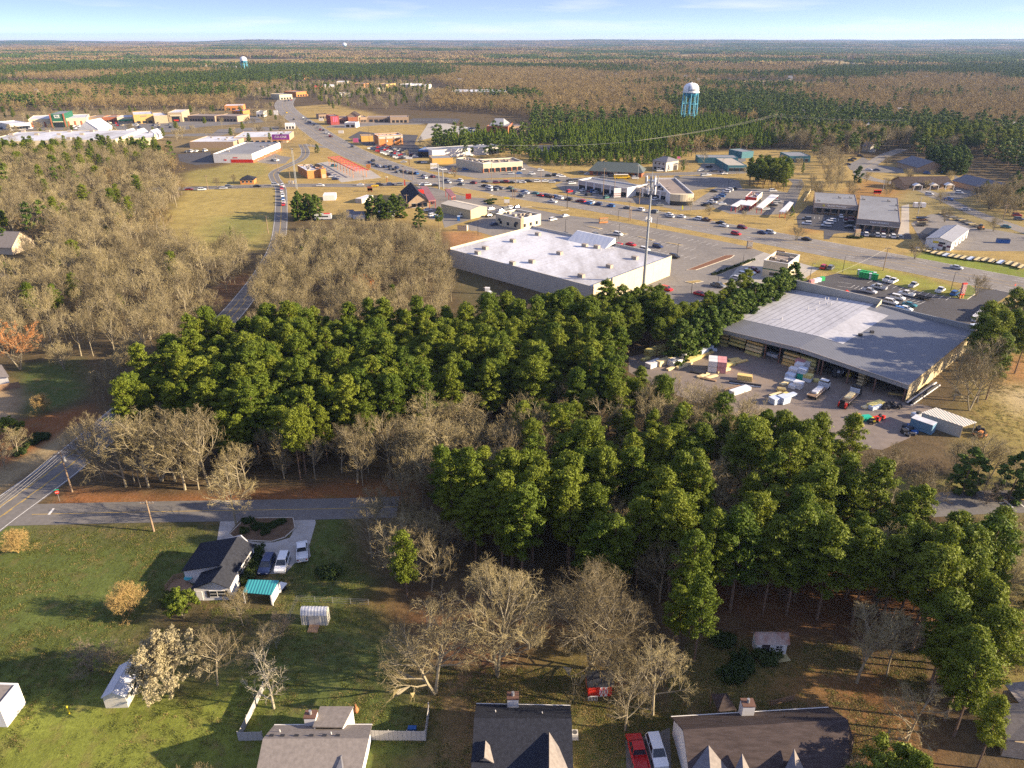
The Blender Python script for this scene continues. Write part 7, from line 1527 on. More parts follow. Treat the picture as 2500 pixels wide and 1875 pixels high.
for x,y,k,c_,a in ((455,328,'pickup','white',lp+1.57),(530,350,'pickup','white',lp+1.57),(790,403,'pickup','silver',lp+1.57),(1135,468,'pickup','white',lp+1.57),(1320,508,'suv','blue',lp+1.57),(345,428,'pickup','silver',lp+math.pi),(215,478,'pickup','silver',lp),(700,512,'pickup','white',lp+math.pi),(590,562,'suv','white',lp),(500,618,'suv','white',lp),(740,652,'sedan','teal',lp),(685,702,'sedan','white',lp),(630,727,'suv','blue',lp)): car('on the car park before the lumber store',lb,(x,y),k,c_,a)
car('on the gravel drive',hs,(665,290),'suv','dark blue',along((690,240),(645,330),hs));car('on the gravel drive',hs,(757,280),'suv','white',along((775,225),(740,325),hs));car('on the gravel drive',hs,(874,210),'pickup','white',along((875,250),(873,160),hs))
car('at the bottom edge',b2,(1915,1560),'pickup','red',along((1940,1650),(1900,1500),b2));car('at the bottom edge',b2,(2035,1550),'suv','white',along((2010,1470),(2060,1630),b2))
rc = random.Random(12); CK = ['white', 'silver', 'grey', 'black', 'dark blue', 'red', 'dark red', 'white', 'black', 'tan']
ga_ = along((1150, 230), (2200, 225), pb)
for k in range(52):
 x=rc.uniform(20,2200);x=max(x,1150) if rc.random() < .55 else x;row=rc.choice((0,1,2));y=228-14*(x > 1200)+row*26+rc.uniform(-2,2)+(25 if x < 400 else 0)
 if x < 900 and row == 2: continue
 car('on the grocery car park',pb,(x,y),rc.choice(('sedan','suv','suv','pickup')),rc.choice(CK),ga_+(1.57 if row != 1 else -1.57))
for k in range(13): 
 for j in range(3): car('in the dealer rows',hw,(1290+k*32+j*75,958+k*11-j*24),rc.choice(('sedan','suv','pickup')),rc.choice(CK),along((1290,958),(1700,1095),hw)+1.4)
for x,y in ((440,712),(500,695),(500,730),(520,735),(560,705),(585,707),(610,705),(545,730),(85,688)): car('on the pale lot beside the brick hall',hb,(x,y),rc.choice(('suv','pickup','sedan')),rc.choice(('black','dark blue','white','grey')),.1)
for k in range(7): car('in the truck row at the end of the workshop',hb,(975+k*35,922),'pickup','white' if k % 3 else 'silver',-1.4)
for x,y,c_ in ((1525,985,'white'),(1590,1020,'silver'),(1640,960,'grey')): car('on the dark lot among the young pines',hb,(x,y),'suv',c_,.4)
for x,y,c_ in ((60,450,'white'),(130,455,'grey'),(235,458,'black'),(360,492,'white'),(345,470,'black'),(165,405,'black'),(150,510,'white'),(100,515,'silver'),(580,262,'silver'),(540,265,'black')): car('by the teal offices',so,(x,y),rc.choice(('suv','sedan')),c_,.3)
for x,y,k,c_ in ((1245,378,'suv','blue'),(1415,375,'pickup','blue'),(1265,590,'suv','white'),(1565,575,'suv','white'),(1450,640,'pickup','blue'),(1628,745,'sedan','silver'),(2030,915,'sedan','teal'),(2140,800,'suv','red'),(2160,838,'suv','grey'),(450,290,'sedan','black'),(480,255,'suv','black'),(510,236,'sedan','black'),(575,208,'suv','black'),(660,345,'sedan','white'),(740,348,'sedan','dark blue')): car('along the office road',rt,(x,y),k,c_,-.5)
for x,y,k,c_ in ((380,270,'suv','white'),(290,288,'sedan','silver'),(210,265,'sedan','tan'),(760,275,'suv','white'),(505,318,'suv','grey'),(600,314,'suv','black'),(490,350,'suv','grey'),(800,305,'suv','silver'),(900,340,'suv','white'),(1215,245,'suv','white'),(95,405,'sedan','white'),(140,373,'suv','grey'),(60,373,'sedan','black'),(1440,330,'sedan','grey')): car('between the strip mall and the green roof',sm,(x,y),k,c_,.1)
for x,y,k,c_ in ((835,385,'suv','dark blue'),(905,422,'sedan','white'),(960,462,'sedan','dark blue'),(940,240,'suv','teal'),(2115,175,'sedan','silver')): car('around the brick car wash',oil,(x,y),k,c_,.1)
for x,y,k,c_ in ((1450,640,'suv','white'),(1400,635,'sedan','grey'),(295,528,'sedan','grey'),(355,525,'van','white'),(420,520,'sedan','white'),(530,515,'van','white')): car('around the tyre shop',lf,(x,y),k,c_,1.4)
for x,y,k,c_ in ((660,470,'suv','red'),(650,485,'sedan','white'),(510,432,'suv','white'),(545,440,'sedan','white'),(820,440,'suv','blue'),(1410,495,'suv','silver'),(1510,487,'sedan','blue'),(1680,497,'suv','white'),(1645,515,'sedan','grey'),(1890,522,'suv','black'),(1980,510,'suv','black'),(2030,515,'sedan','white'),(2070,530,'sedan','white'),(1790,450,'suv','white'),(1460,440,'suv','black'),(1550,440,'suv','white'),(240,345,'sedan','black'),(290,350,'sedan','white'),(180,278,'suv','white')): car('before the arched shops',ix,(x,y),k,c_,.15)
ORD=['first','second','third','fourth','fifth','sixth','seventh','eighth','ninth','tenth','eleventh','twelfth','13th','14th','15th','16th','17th','18th','19th','20th']
KN = {'sedan': 'car', 'suv': 'SUV', 'van': 'van', 'pickup': 'pickup'}
byg = {}
for cdef in CARS: byg.setdefault((cdef[0], cdef[2], cdef[1]), []).append(cdef)
for (place, col, kind), l in byg.items():
 l.sort(key=lambda z: z[5][0])
 for k, cdef in enumerate(l):
  lab='%s %s %s' % (col,KN[kind],place) if len(l) == 1 else '%s %s %s, %s from the left' % (col,KN[kind],place,ORD[k] if k < len(ORD) else '%dth' % (k+1))
  build_car(lab, kind, col, cdef[3], cdef[4], 'vehicles ' + place, math.hypot(cdef[3].x, cdef[3].y) < 245)
# ---------------------------------------------------------------- trucks and trailers
def truck(lab, p, rz, cab_m, bed, cat='truck', name='flatbed_truck', load=None):
 o = thing(name, lab, cat, p, rz)
 mb=MB();mb.box((3.6,0,.7),(1.9,2.3,1.5),base=True);mb.box((4.9,0,.7),(1.0,2.1,.95),base=True);mb.obj('cab',cab_m,o)
 g=MB();frustum(g,2.75,4.5,1.12,2.2,2.85,4.1,1.0,2.85,0,0);g.obj('windows',M_GLASS,o);MB().box((3.45,0,2.85),(1.4,2.1,.08),base=True).obj('cab_roof',cab_m,o)
 MB().box((-1.0,0,.95),(7.2,.9,.25)).obj('chassis',M_BLACK,o);MB().box((-1.2,0,1.1),(7.6,2.45,.18),base=True).obj('deck',bed,o);MB().box((2.5,0,1.1),(.15,2.4,1.4),base=True).obj('headboard',M_WRAPB,o)
 for y in (-1.2, 1.2): MB().box((-1.2, y, 1.28), (7.6, .08, .1), base=True).obj('side_rail', M_LAMP, o)
 for x in (4.6, -2.6, -3.8):
  for s in (-1, 1): MB().tube((x, s * 1.0 - .15, .5), (x, s * 1.0 + .15, .5), .5, .5, 12).obj('wheel', M_TYRE, o)
 if load: MB().box((-1, 0, 1.3), (4.5, 1.4, .5), base=True).obj('load', load, o)
 return o
truck('white flatbed truck with pale boards in the middle of the yard',P(ly(1790,580)),along((1690,670),(1870,520),ly),PM['white'],M_DECK,load=M_WRAP)
truck('flatbed truck with yellow load and red forklift on its tail',P(ly(2110,640)),along((2030,720),(2160,600),ly),PM['black'],M_DECK,load=M_PLY3)
p=P(ly(2030,720));o=thing('truck_forklift','red forklift carried behind the loaded flatbed','forklift',p,along((2030,720),(2160,600),ly));MB().box((0,0,.4),(1.2,2.0,1.0),base=True).obj('body',M_RED,o);MB().box((-.6,0,.2),(.2,1.2,2.2),base=True).obj('mast',M_BLACK,o)
for s in (-1, 1): MB().tube((0, s * 1.0 - .15, .4), (0, s * 1.0 + .15, .4), .4, .4, 10).obj('wheel', M_TYRE, o)
truck('red flatbed truck with rust-coloured deck at the right wall',P(lb(1790,710)),along((1840,670),(1720,750),lb),PM['red'],mat('rust_deck',(.30,.14,.06),.9,.2,.8))
blob('yard_van','dark step van parked inside the open bay',P(ly(1970,390)),[('body',(0,0,.4),(2.4,4.4,2.6),M_UNITD,-.3),('window',(-.5,-2.22,1.6),(.7,.06,.7),M_WRAPB,-.3),('window',(.5,-2.22,1.6),(.7,.06,.7),M_WRAPB,-.3),('wheel',(-.9,-1.5,0),(.35,.9,.8),M_TYRE,-.3),('wheel',(.9,-1.5,0),(.35,.9,.8),M_TYRE,-.3)])
o=thing('forklift','yellow forklift under the right bay','forklift',P(ly(2100,410)),.8);MB().box((0,0,.3),(1.9,1.2,.9),base=True).obj('body',M_YELL,o);MB().box((1.1,0,.1),(.2,1.0,2.4),base=True).obj('mast',M_BLACK,o);MB().box((-.1,0,2.0),(1.2,1.1,.08),base=True).obj('overhead_guard',M_BLACK,o)
for x in (-.6, .6):
 for y in (-.5,.5): MB().tube((x,y-.12,.3),(x,y+.12,.3),.32,.32,10).obj('wheel',M_TYRE,o);MB().tube((x*.9,y*.9,1.2),(x*.9,y*.9,2.0),.05,.05,5).obj('guard_post',M_BLACK,o)
def trailer(lab, p, rz, L, deck, grp, rails=True):
 o=thing('flatbed_trailer',lab,'trailer',p,rz,grp);MB().box((0,0,.55),(L,2.0,.14),base=True).obj('deck',deck,o);MB().box((L/2+.7,0,.5),(1.4,.15,.15)).obj('drawbar',M_BLACK,o)
 for s in (-1, 1):
  if rails: MB().box((0, s * 1.0, .7), (L, .07, .3), base=True).obj('side_rail', M_BLACK, o)
  for x in (-.4, .5): MB().tube((x, s * 1.15 - .1, .34), (x, s * 1.15 + .1, .34), .34, .34, 10).obj('wheel', M_TYRE, o)
tl=[(840,255),(868,280),(925,278),(1000,262),(1060,268),(985,297),(1062,312),(1140,325),(1210,342),(1285,352),(1362,365),(1440,378),(1525,388),(1620,398),(1710,402),(1800,418),(1910,435),(2025,448),(2105,470),(2185,495)]
M_TDECK = mat('trailer_planks', (.55, .44, .22), .85, .2, .8)
ta = along((1840, 470), (1960, 390), rr)
for k,q in enumerate(tl): trailer('flat trailer with pale plank deck, %s from the left along the highway verge' % (ORD+['21st'])[k],P(rr(*q)),ta,2.6 if k < 6 else 4.6+.12*k,M_TDECK if k % 4 else M_WRAPB,'trailers along the highway verge')
r8=[(1400,790),(1430,800),(1460,815),(1495,850),(1530,845),(1565,850),(1600,860),(1630,875),(1665,890),(1700,900),(1740,920),(1500,830)]
for k,q in enumerate(r8): trailer('trailer %s from the left in the row behind the trailer shop' % ORD[k],P(rt(*q)),.3,4.4,(M_TDECK,M_BLACK,M_LAMP)[k % 3],'trailers behind the shop')
for k,q in enumerate([(1190,835),(1190,860),(1200,880),(1185,910)]): trailer('stacked trailer frame left of the trailer shop, %s from the top' % ORD[k],P(rt(*q)),.0,5.5,(M_BLUE,M_BRICKO,M_TDECK,M_BLACK)[k],'trailer frames left of the shop')
trailer('black car trailer on the front car park', P(lb(905, 580)), lp, 5.0, M_BLACK, None)
blob('box_trailer','white box trailer beside the office road',P(rt(1160,725)),[('box',(0,0,.4),(6.0,2.4,2.3),M_WRAP,-.1),('wheel',(-.5,-1.2,0),(.8,.3,.7),M_TYRE,-.1),('wheel',(.5,-1.2,0),(.8,.3,.7),M_TYRE,-.1)]);blob('dumpster','dark blue dumpster at the right of the trailer shop lot',P(rr(1935,175)),[('box',(0,0,.1),(5.0,2.4,1.8),M_BLUE,-.15),('lid',(0,0,1.9),(5.0,2.4,.1),M_BLACK,-.15)])
o=thing('tractor','orange tractor at the end of the trailer row','tractor',P(rt(1780,945)),.3);MB().box((0,0,.7),(2.6,1.0,.9),base=True).obj('body',M_BRICKO,o);MB().box((-.6,0,1.6),(1.2,1.1,1.1),base=True).obj('cab',M_GLASS,o)
for x, r_ in ((-.8, .75), (1.0, .5)):
 for s in (-1, 1): MB().tube((x, s * .7 - .2, r_), (x, s * .7 + .2, r_), r_, r_, 12).obj('wheel', M_TYRE, o)
o=thing('school_bus','yellow school bus behind the long mall wing','bus',P(sm(715,350)),.05);MB().box((0,0,.5),(9.5,2.4,2.3),base=True).obj('body',PM['yellow'],o);MB().box((5.3,0,.5),(1.4,2.2,1.2),base=True).obj('bonnet',PM['yellow'],o);MB().box((0,0,1.7),(8.8,2.44,.7),base=True).obj('windows',M_GLASS,o);MB().box((0,0,2.8),(9.3,2.2,.12),base=True).obj('roof',M_WRAP,o)
for x in (-3, 4.4):
 for s in (-1, 1): MB().tube((x, s * 1.1 - .15, .45), (x, s * 1.1 + .15, .45), .45, .45, 10).obj('wheel', M_TYRE, o)
for c,q,rz,lab in ((oil,(760,1150),.05,'white camper with red stripe behind the wood edge'),(oil,(1855,1075),.05,'white camper behind the evergreen screen'),(t2,(300,1395),.1,'white camper left of the portable toilet')):
 o=thing('camper',lab,'camper',P(c(*q)),rz);MB().box((0,0,.5),(8.5,2.4,2.5),base=True).obj('body',PM['white'],o);MB().box((0,-1.22,1.6),(5.5,.05,.6),base=True).obj('windows',M_GLASS,o);MB().box((2,0,3.0),(3.0,1.6,.25),base=True).obj('roof_unit',M_RED if 'red' in lab else M_WRAP,o)
 for s in (-1, 1): MB().tube((-.5, s * 1.1 - .12, .4), (-.5, s * 1.1 + .12, .4), .4, .4, 10).obj('wheel', M_TYRE, o)
Gable('yard_shed_small','cream shed with dark roof between evergreens and wood','shed',rect2(oil,(1255,1055),(1455,1052),2.6,5),2.6,3.4,M_WHITEW,M_SHINGS,.3);Gable('blue_shed','grey-blue shed left of the cream one','shed',rect2(oil,(1140,1040),(1245,1040),2.4,5),2.4,3.6,M_WRAPB,M_SHINGS,.2)
b_=Bld('white_trailer_home','white ribbed trailer roof on the golden lawn','trailer',rect2(oil,(745,740),(950,735),3,9),2.9,M_WHITEW,M_SEAMW,.05);b_=Bld('salvage_shed','pale roofed open sheds beside the yard lane','shed',rect2(oil,(1290,790),(1400,800),2.6,12),2.5,M_CREAM2,M_ROOFW,.05)
# ---------------------------------------------------------------- trees
def leaf_mat(name, c0, c1, trans=0.2, rnd=0.3):
 m = bpy.data.materials.new(name); m.use_nodes = True
 n = m.node_tree; b = n.nodes['Principled BSDF']; out = n.nodes['Material Output']
 b.inputs['Roughness'].default_value = 0.6; b.inputs['Specular IOR Level'].default_value = 0.15
 oi = n.nodes.new('ShaderNodeObjectInfo'); geo = n.nodes.new('ShaderNodeNewGeometry')
 mx = n.nodes.new('ShaderNodeMixRGB'); mx.inputs[1].default_value = (*c0, 1); mx.inputs[2].default_value = (*c1, 1)
 n.links.new(oi.outputs['Random'], mx.inputs[0])
 r = n.nodes.new('ShaderNodeMapRange'); r.inputs[3].default_value = 1 - rnd; r.inputs[4].default_value = 1 + rnd
 n.links.new(geo.outputs['Random Per Island'], r.inputs[0])
 v = n.nodes.new('ShaderNodeVectorMath'); v.operation = 'SCALE'
 n.links.new(mx.outputs[0],v.inputs[0]);n.links.new(r.outputs[0],v.inputs['Scale']);n.links.new(v.outputs[0],b.inputs['Base Color'])
 if trans:
  t = n.nodes.new('ShaderNodeBsdfTranslucent'); n.links.new(v.outputs[0], t.inputs['Color'])
  ms = n.nodes.new('ShaderNodeMixShader'); ms.inputs[0].default_value = trans
  n.links.new(b.outputs[0],ms.inputs[1]);n.links.new(t.outputs[0],ms.inputs[2]);n.links.new(ms.outputs[0],out.inputs['Surface'])
 return m
M_PINE = leaf_mat('pine_needles', (0.080, 0.122, 0.012), (0.172, 0.202, 0.020), 0.28)
M_PINEY = leaf_mat('young_pine_needles', (0.125, 0.190, 0.018), (0.180, 0.240, 0.024), 0.3)
M_CEDAR = leaf_mat('cedar_leaves', (0.062, 0.104, 0.014), (0.100, 0.142, 0.020))
M_BRIGHT = leaf_mat('fresh_leaves', (0.13, 0.17, 0.02), (0.15, 0.18, 0.025))
M_BLOOM = leaf_mat('cream_blossom', (0.36, 0.31, 0.18), (0.40, 0.35, 0.20), 0.2)
M_HEDGE = leaf_mat('hedge_leaves', (0.035, 0.06, 0.015), (0.06, 0.08, 0.02))
M_PTRUNK = mat('pine_bark', (0.17, 0.115, 0.075), 0.95, 0.3, 2.0)
M_BTRUNK = leaf_mat('pale_bark', (0.20, 0.172, 0.115), (0.30, 0.255, 0.165), 0, 0.2)
M_TWIG = leaf_mat('winter_twigs', (0.175, 0.140, 0.072), (0.330, 0.272, 0.130), 0.1, 0.4)
M_FARTW=leaf_mat('far_winter_twigs',(0.180,0.130,0.056),(0.330,0.245,0.100),0.1,0.35);M_FARP=leaf_mat('far_pine_needles',(0.055,0.092,0.014),(0.105,0.145,0.020),0.15,0.3)
M_TWIGG = leaf_mat('golden_twigs', (0.40, 0.27, 0.10), (0.42, 0.30, 0.12), 0.15, 0.3)
M_TWIGR = leaf_mat('russet_buds', (0.46, 0.20, 0.065), (0.50, 0.23, 0.08), 0.2, 0.3)
M_TWIGD = leaf_mat('grey_twigs', (0.155, 0.12, 0.085), (0.20, 0.16, 0.11), 0.1, 0.3)
M_SYC = leaf_mat('sycamore_bark', (0.34, 0.30, 0.21), (0.36, 0.32, 0.23), 0, 0.1)
def unit(r, n):
 v = r.normal(size=(n, 3)); return v / np.linalg.norm(v, axis=1)[:, None]
def leaves(r, centers, rad, per, size, flat=0.7):
 """triangles spread through ellipsoids, facing mostly outward: a foliage clump each"""
 C = np.repeat(np.asarray(centers), per, 0); RR = np.repeat(np.asarray(rad), per)
 N = len(C); o = unit(r, N); q = r.random(N) ** 0.45
 pos = C + o * (q * RR)[:, None] * np.array((1, 1, flat))
 nrm = o * 0.9 + unit(r, N) * 0.75 + np.array((0, 0, 0.25)); nrm /= np.linalg.norm(nrm, axis=1)[:, None]
 a = np.cross(nrm, unit(r, N)); a /= np.linalg.norm(a, axis=1)[:, None] + 1e-9; b = np.cross(nrm, a)
 s = size * (0.6 + 0.8 * r.random(N))[:, None]
 v = np.stack([pos + a * s * 0.95, pos - a * s * 0.55 + b * s * 0.42, pos - a * s * 0.55 - b * s * 0.42], 1).reshape(-1, 3)
 return v
def tri_mesh(name, v, m):
 me = bpy.data.meshes.new(name); n = len(v) // 3
 me.vertices.add(len(v)); me.vertices.foreach_set('co', v.astype(np.float32).ravel())
 me.loops.add(len(v)); me.loops.foreach_set('vertex_index', np.arange(len(v), dtype=np.int32))
 me.polygons.add(n); me.polygons.foreach_set('loop_start', np.arange(0, len(v), 3, dtype=np.int32))
 try: me.polygons.foreach_set('loop_total', np.full(n, 3, np.int32))
 except Exception: pass
 me.update(calc_edges=True); me.materials.append(m); return me
def make_pine(seed, h=20.0, Rr=3.6, cb=0.36, ncl=84, per=100, size=0.27, lo=False, shape='pine'):
 r = np.random.default_rng(seed); mb = MB()
 bend = r.normal(size=2) * 0.35
 def ax(t): return np.array((bend[0] * t * t, bend[1] * t * t, h * t))
 k = 3 if lo else 6
 for i in range(k):
  mb.tube(ax(i/k),ax((i+1)/k),0.24*(1-0.85*i/k)*h/20,0.24*(1-0.85*(i+1)/k)*h/20,3 if lo else 6,cap=False)
 cs, rs = [], []
 if shape == 'pine':
  nw = 5 if lo else 11
  for j in range(nw):                      # whorls of limbs, each limb carrying two or three flat tufts
   t=(j+0.35*r.random())/(nw-0.6);t=min(t,0.95);env=(1-t*.97) ** 0.42*(0.62+0.38*min(1,t/0.25));env *= r.uniform(.85,1.1)
   nb_ = max(3, int(round((3 if lo else 6) * (0.6 + 0.6 * env)))); a0 = r.uniform(0, 6.28)
   for q in range(nb_):
    if r.random() < 0.12: continue
    a=a0+6.283*q/nb_+r.normal()*0.22;rr0=Rr*env*r.uniform(0.6,1.15);T=cb+(1-cb)*t*0.96;rise=r.uniform(-0.05,0.28)*rr0
    for f in ((0.75,) if lo else (0.45, 0.8, 1.0)):
     if rr0 * f < .3 and f < .8: continue
     c=ax(T)+np.array((rr0*f*math.cos(a+r.normal()*.12),rr0*f*math.sin(a+r.normal()*.12),rise*f+r.normal()*.15));cs.append(c);rs.append(Rr*r.uniform(0.17,0.27)*(1.7 if lo else 1.0))
    if not lo: mb.tube(ax(max(0.15, T - 0.02)), c, 0.06, 0.025, 3, cap=False)
  cs.append(ax(0.985)); rs.append(Rr * .2)
 for i in range(0 if shape == 'pine' else ncl):
  t = (i + r.random()) / ncl
  if shape == 'pine': env = (1 - t) ** 0.55 * (0.45 + 0.55 * min(1, t / 0.3))
  elif shape == 'cone': env = (1 - t) ** 0.8
  else: env = min(1, (1 - t) * 2.6) ** 0.7 * (0.75 + 0.25 * min(1, t / 0.2))
  rho = Rr * env * math.sqrt(r.uniform(0.12, 1)) * (1.25 if r.random() < .12 else 1.0); a = r.uniform(0, 2 * math.pi)
  T = cb + (1 - cb) * t * 0.97; c = ax(T) + np.array((rho * math.cos(a), rho * math.sin(a), 0))
  cr = Rr * r.uniform(0.13, 0.34) * (0.6 + 0.4 * env if shape != 'pine' else 1.0)
  cs.append(c); rs.append(cr)
  if not lo and shape == 'pine' and i % 2 == 0: mb.tube(ax(max(0.2, T - rho * 0.35 / h)), c, 0.06, 0.03, 3, cap=False)
 if shape == 'pine' and not lo:      # a few dead snags below the crown
  for i in range(4):
   T=r.uniform(cb*0.5,cb);a=r.uniform(0,6.28);mb.tube(ax(T),ax(T)+np.array((1.6*math.cos(a),1.6*math.sin(a),0.2)),0.04,0.02,3,cap=False)
 return mb, leaves(r, cs, rs, per if shape != 'pine' or lo else 58, size, 0.62 if shape == 'pine' else 0.8)
def make_bare(seed, h=16.0, spread=0.55, trunk=0.25, stems=1, lv=(8, 6, 6, 5), r0=0.26, twig=0.015, up=0.35, lo=False, dome=0.0):
 """forking limbs, branches and twigs; the outer twigs are single blades"""
 r = np.random.default_rng(seed); mb = MB(); tw = []
 wob = (0.05, 0.09, 0.11, 0.10, 0.08); trop = (0.2, 0.28, 0.16, 0.10, 0.05); nsg = (2, 1, 1, 1, 1) if lo else (4, 4, 2, 1, 1)
 def grow(p, d, L, rad, level):
  nseg = nsg[level]; q = p.copy(); pl = [p.copy()]; dd = d.copy()
  for i in range(nseg):
   dd=dd+r.normal(size=3)*wob[level]+np.array((0,0,up*trop[level]));dd /= np.linalg.norm(dd);q=q+dd*L/nseg;pl.append(q.copy())
  if level <= (1 if lo else 2):
   for i in range(nseg): mb.tube(pl[i],pl[i+1],rad*(1-0.62*i/nseg),rad*(1-0.62*(i+1)/nseg),3 if lo else (6,4,3)[level],cap=False)
  else:
   for i in range(nseg):
    u,v=pl[i],pl[i+1];s=np.cross(v-u,r.normal(size=3));s /= np.linalg.norm(s)+1e-9;w=twig*(1.6 if level == 3 else 1.0)
    tw.extend((u + s * w, u - s * w, v))
  if level >= len(lv): return
  for c in range(lv[level]):
   t0 = trunk if level == 0 else 0.25
   t=min(1.0,t0+(1-t0)*(c+r.random())/lv[level]);fi=t*nseg;i=min(int(fi),nseg-1);bp_=pl[i]+(pl[i+1]-pl[i])*(fi-i)
   side = r.normal(size=3); side -= dd * np.dot(side, dd); side /= np.linalg.norm(side) + 1e-9
   ang=(r.uniform(0.75,1.25)*(1.15-0.55*t),r.uniform(0.5,0.95),r.uniform(0.4,0.85),r.uniform(0.35,0.8))[level]*spread/0.6
   nd = dd * math.cos(ang) + side * math.sin(ang); nd /= np.linalg.norm(nd)
   ratio = ((0.85, 0.50, 0.52, 0.66)[level]) * r.uniform(0.75, 1.15) * (1.05 - 0.35 * t if level else 1.08 - 0.5 * t)
   grow(bp_, nd, L * ratio, rad * ((0.48, 0.42, 0.40, 0.4)[level] - 0.1 * t), level + 1)
 for s_ in range(stems):
  a = 6.283 * (s_ + r.random() * .6) / stems; lean = 0.0 if stems == 1 else 0.30
  d = np.array((math.cos(a) * lean, math.sin(a) * lean, 1.0)); d /= np.linalg.norm(d)
  grow(np.array((0, 0, -0.1)) + 0.25 * d * (stems > 1), d, h * 0.62, r0, 0)
 V = np.array(mb.v); top = max(V[:, 2].max(), np.array(tw)[:, 2].max() if tw else 0); k = h / top
 V = V * k; T = np.array(tw) * k
 if dome:
  c = np.array((0, 0, h * .57)); e = np.array((h * dome, h * dome, h * .42))
  for A_ in (V, T):
   q=(A_-c)/e;dd=np.linalg.norm(q,axis=1);f=np.where((dd > .8) & (A_[:,2] > h*.25),(.8+(np.maximum(dd,.8)-.8)*.45)/np.maximum(dd,1e-6),1);A_[:]=c+(A_-c)*np.where(f < 1,f,1)[:,None]
 mb.v = [tuple(x) for x in V]
 return mb, T
VAR = {}      # kind -> list of (trunk mesh, crown mesh, nominal height)
def reg(kind, mb, crown, h, tm, cm):
 VAR.setdefault(kind, []).append((mb.mesh('trunk', tm), tri_mesh('crown', crown, cm), h))
for i in range(5): reg('pine', *make_pine(100 + i, 20, 3.5 + 0.22 * i, (0.34, 0.42, 0.28, 0.38, 0.47)[i]), 20, M_PTRUNK, M_PINE)
for i in range(3): reg('young_pine', *make_pine(120 + i, 12, 2.5, 0.12, 40, 60, 0.42, shape='cone'), 12, M_PTRUNK, M_PINEY)
for i in range(3): reg('cedar', *make_pine(140 + i, 11, 2.3, 0.03, 60, 80, 0.34, shape='col'), 11, M_PTRUNK, M_CEDAR)
for i in range(6): reg('oak',*make_bare(200+i,16,(.62,.56,.68,.52,.6,.64)[i],(.24,.3,.18,.34,.22,.28)[i],1+(i == 4),(13,9,8,6),0.23,0.015,up=(.35,.5,.2,.6,.35,.25)[i],dome=(.40,.36,.46,.32,.42,.44)[i]),16,M_BTRUNK,M_TWIG)
for i in range(5): reg('poplar',*make_bare(220+i,16,0.40+.04*i,0.38,1,(11,7,7,4),0.16,0.016,up=0.6,dome=.26),16,M_BTRUNK,M_TWIG)
for i in range(2): reg('vase', *make_bare(240 + i, 9, 0.5, 0.1, 5, (7, 7, 6, 4), 0.11, up=0.5), 9, M_BTRUNK, M_TWIG)
for i in range(2): reg('brush', *make_bare(260 + i, 6, 0.7, 0.05, 5, (6, 6, 6, 4), 0.05, 0.013), 6, M_TWIGD, M_TWIGD)
reg('golden', *make_bare(280, 7, 0.6, 0.05, 7, (7, 7, 6, 5), 0.07, 0.016, up=0.3, dome=.55), 7, M_TWIGG, M_TWIGG)
reg('russet', *make_bare(281, 12, 0.6, 0.15, 2, (8, 7, 7, 6), 0.17, 0.022), 12, M_BTRUNK, M_TWIGR)
for i in range(3): reg('grand',*make_bare(282+10*i,20,(.60,.52,.66)[i],(.2,.25,.12)[i],(2,1,3)[i],(14,11,9,6),(.26,.32,.22)[i],0.015,up=(.3,.5,.25)[i],dome=(.46,.38,.5)[i]),20,M_BTRUNK,M_TWIG)
reg('sycamore', *make_bare(283, 10, 0.62, 0.25, 1, (8, 6, 6, 5), 0.22, 0.016), 10, M_SYC, M_SYC)
mbb, twv = make_bare(284, 10, 0.6, 0.1, 4, (6, 6, 5, 4), 0.13)
rb = np.random.default_rng(5); tips = twv[2::3]; tips = tips[rb.permutation(len(tips))[:3200]]
reg('blossom', mbb, np.concatenate([twv, leaves(rb, tips, np.full(len(tips), 0.28), 8, 0.15)]), 10, M_BTRUNK, M_BLOOM)
mbb, twv = make_bare(285, 7, 0.6, 0.1, 3, (5, 5, 5, 3), 0.1)
tips = twv[2::3]; tips = tips[rb.permutation(len(tips))[:420]]
reg('bright', mbb, leaves(rb, tips, np.full(len(tips), 0.5), 22, 0.26), 7, M_BTRUNK, M_BRIGHT)
c_ = rb.random((40, 3)) * (2.4, 2.4, 1.0) - (1.2, 1.2, -0.15)
reg('shrub', MB().tube((0, 0, 0), (0, 0, .8), .05, .03, 4), leaves(rb, c_, np.full(40, 0.5), 60, 0.2), 1.6, M_PTRUNK, M_HEDGE)
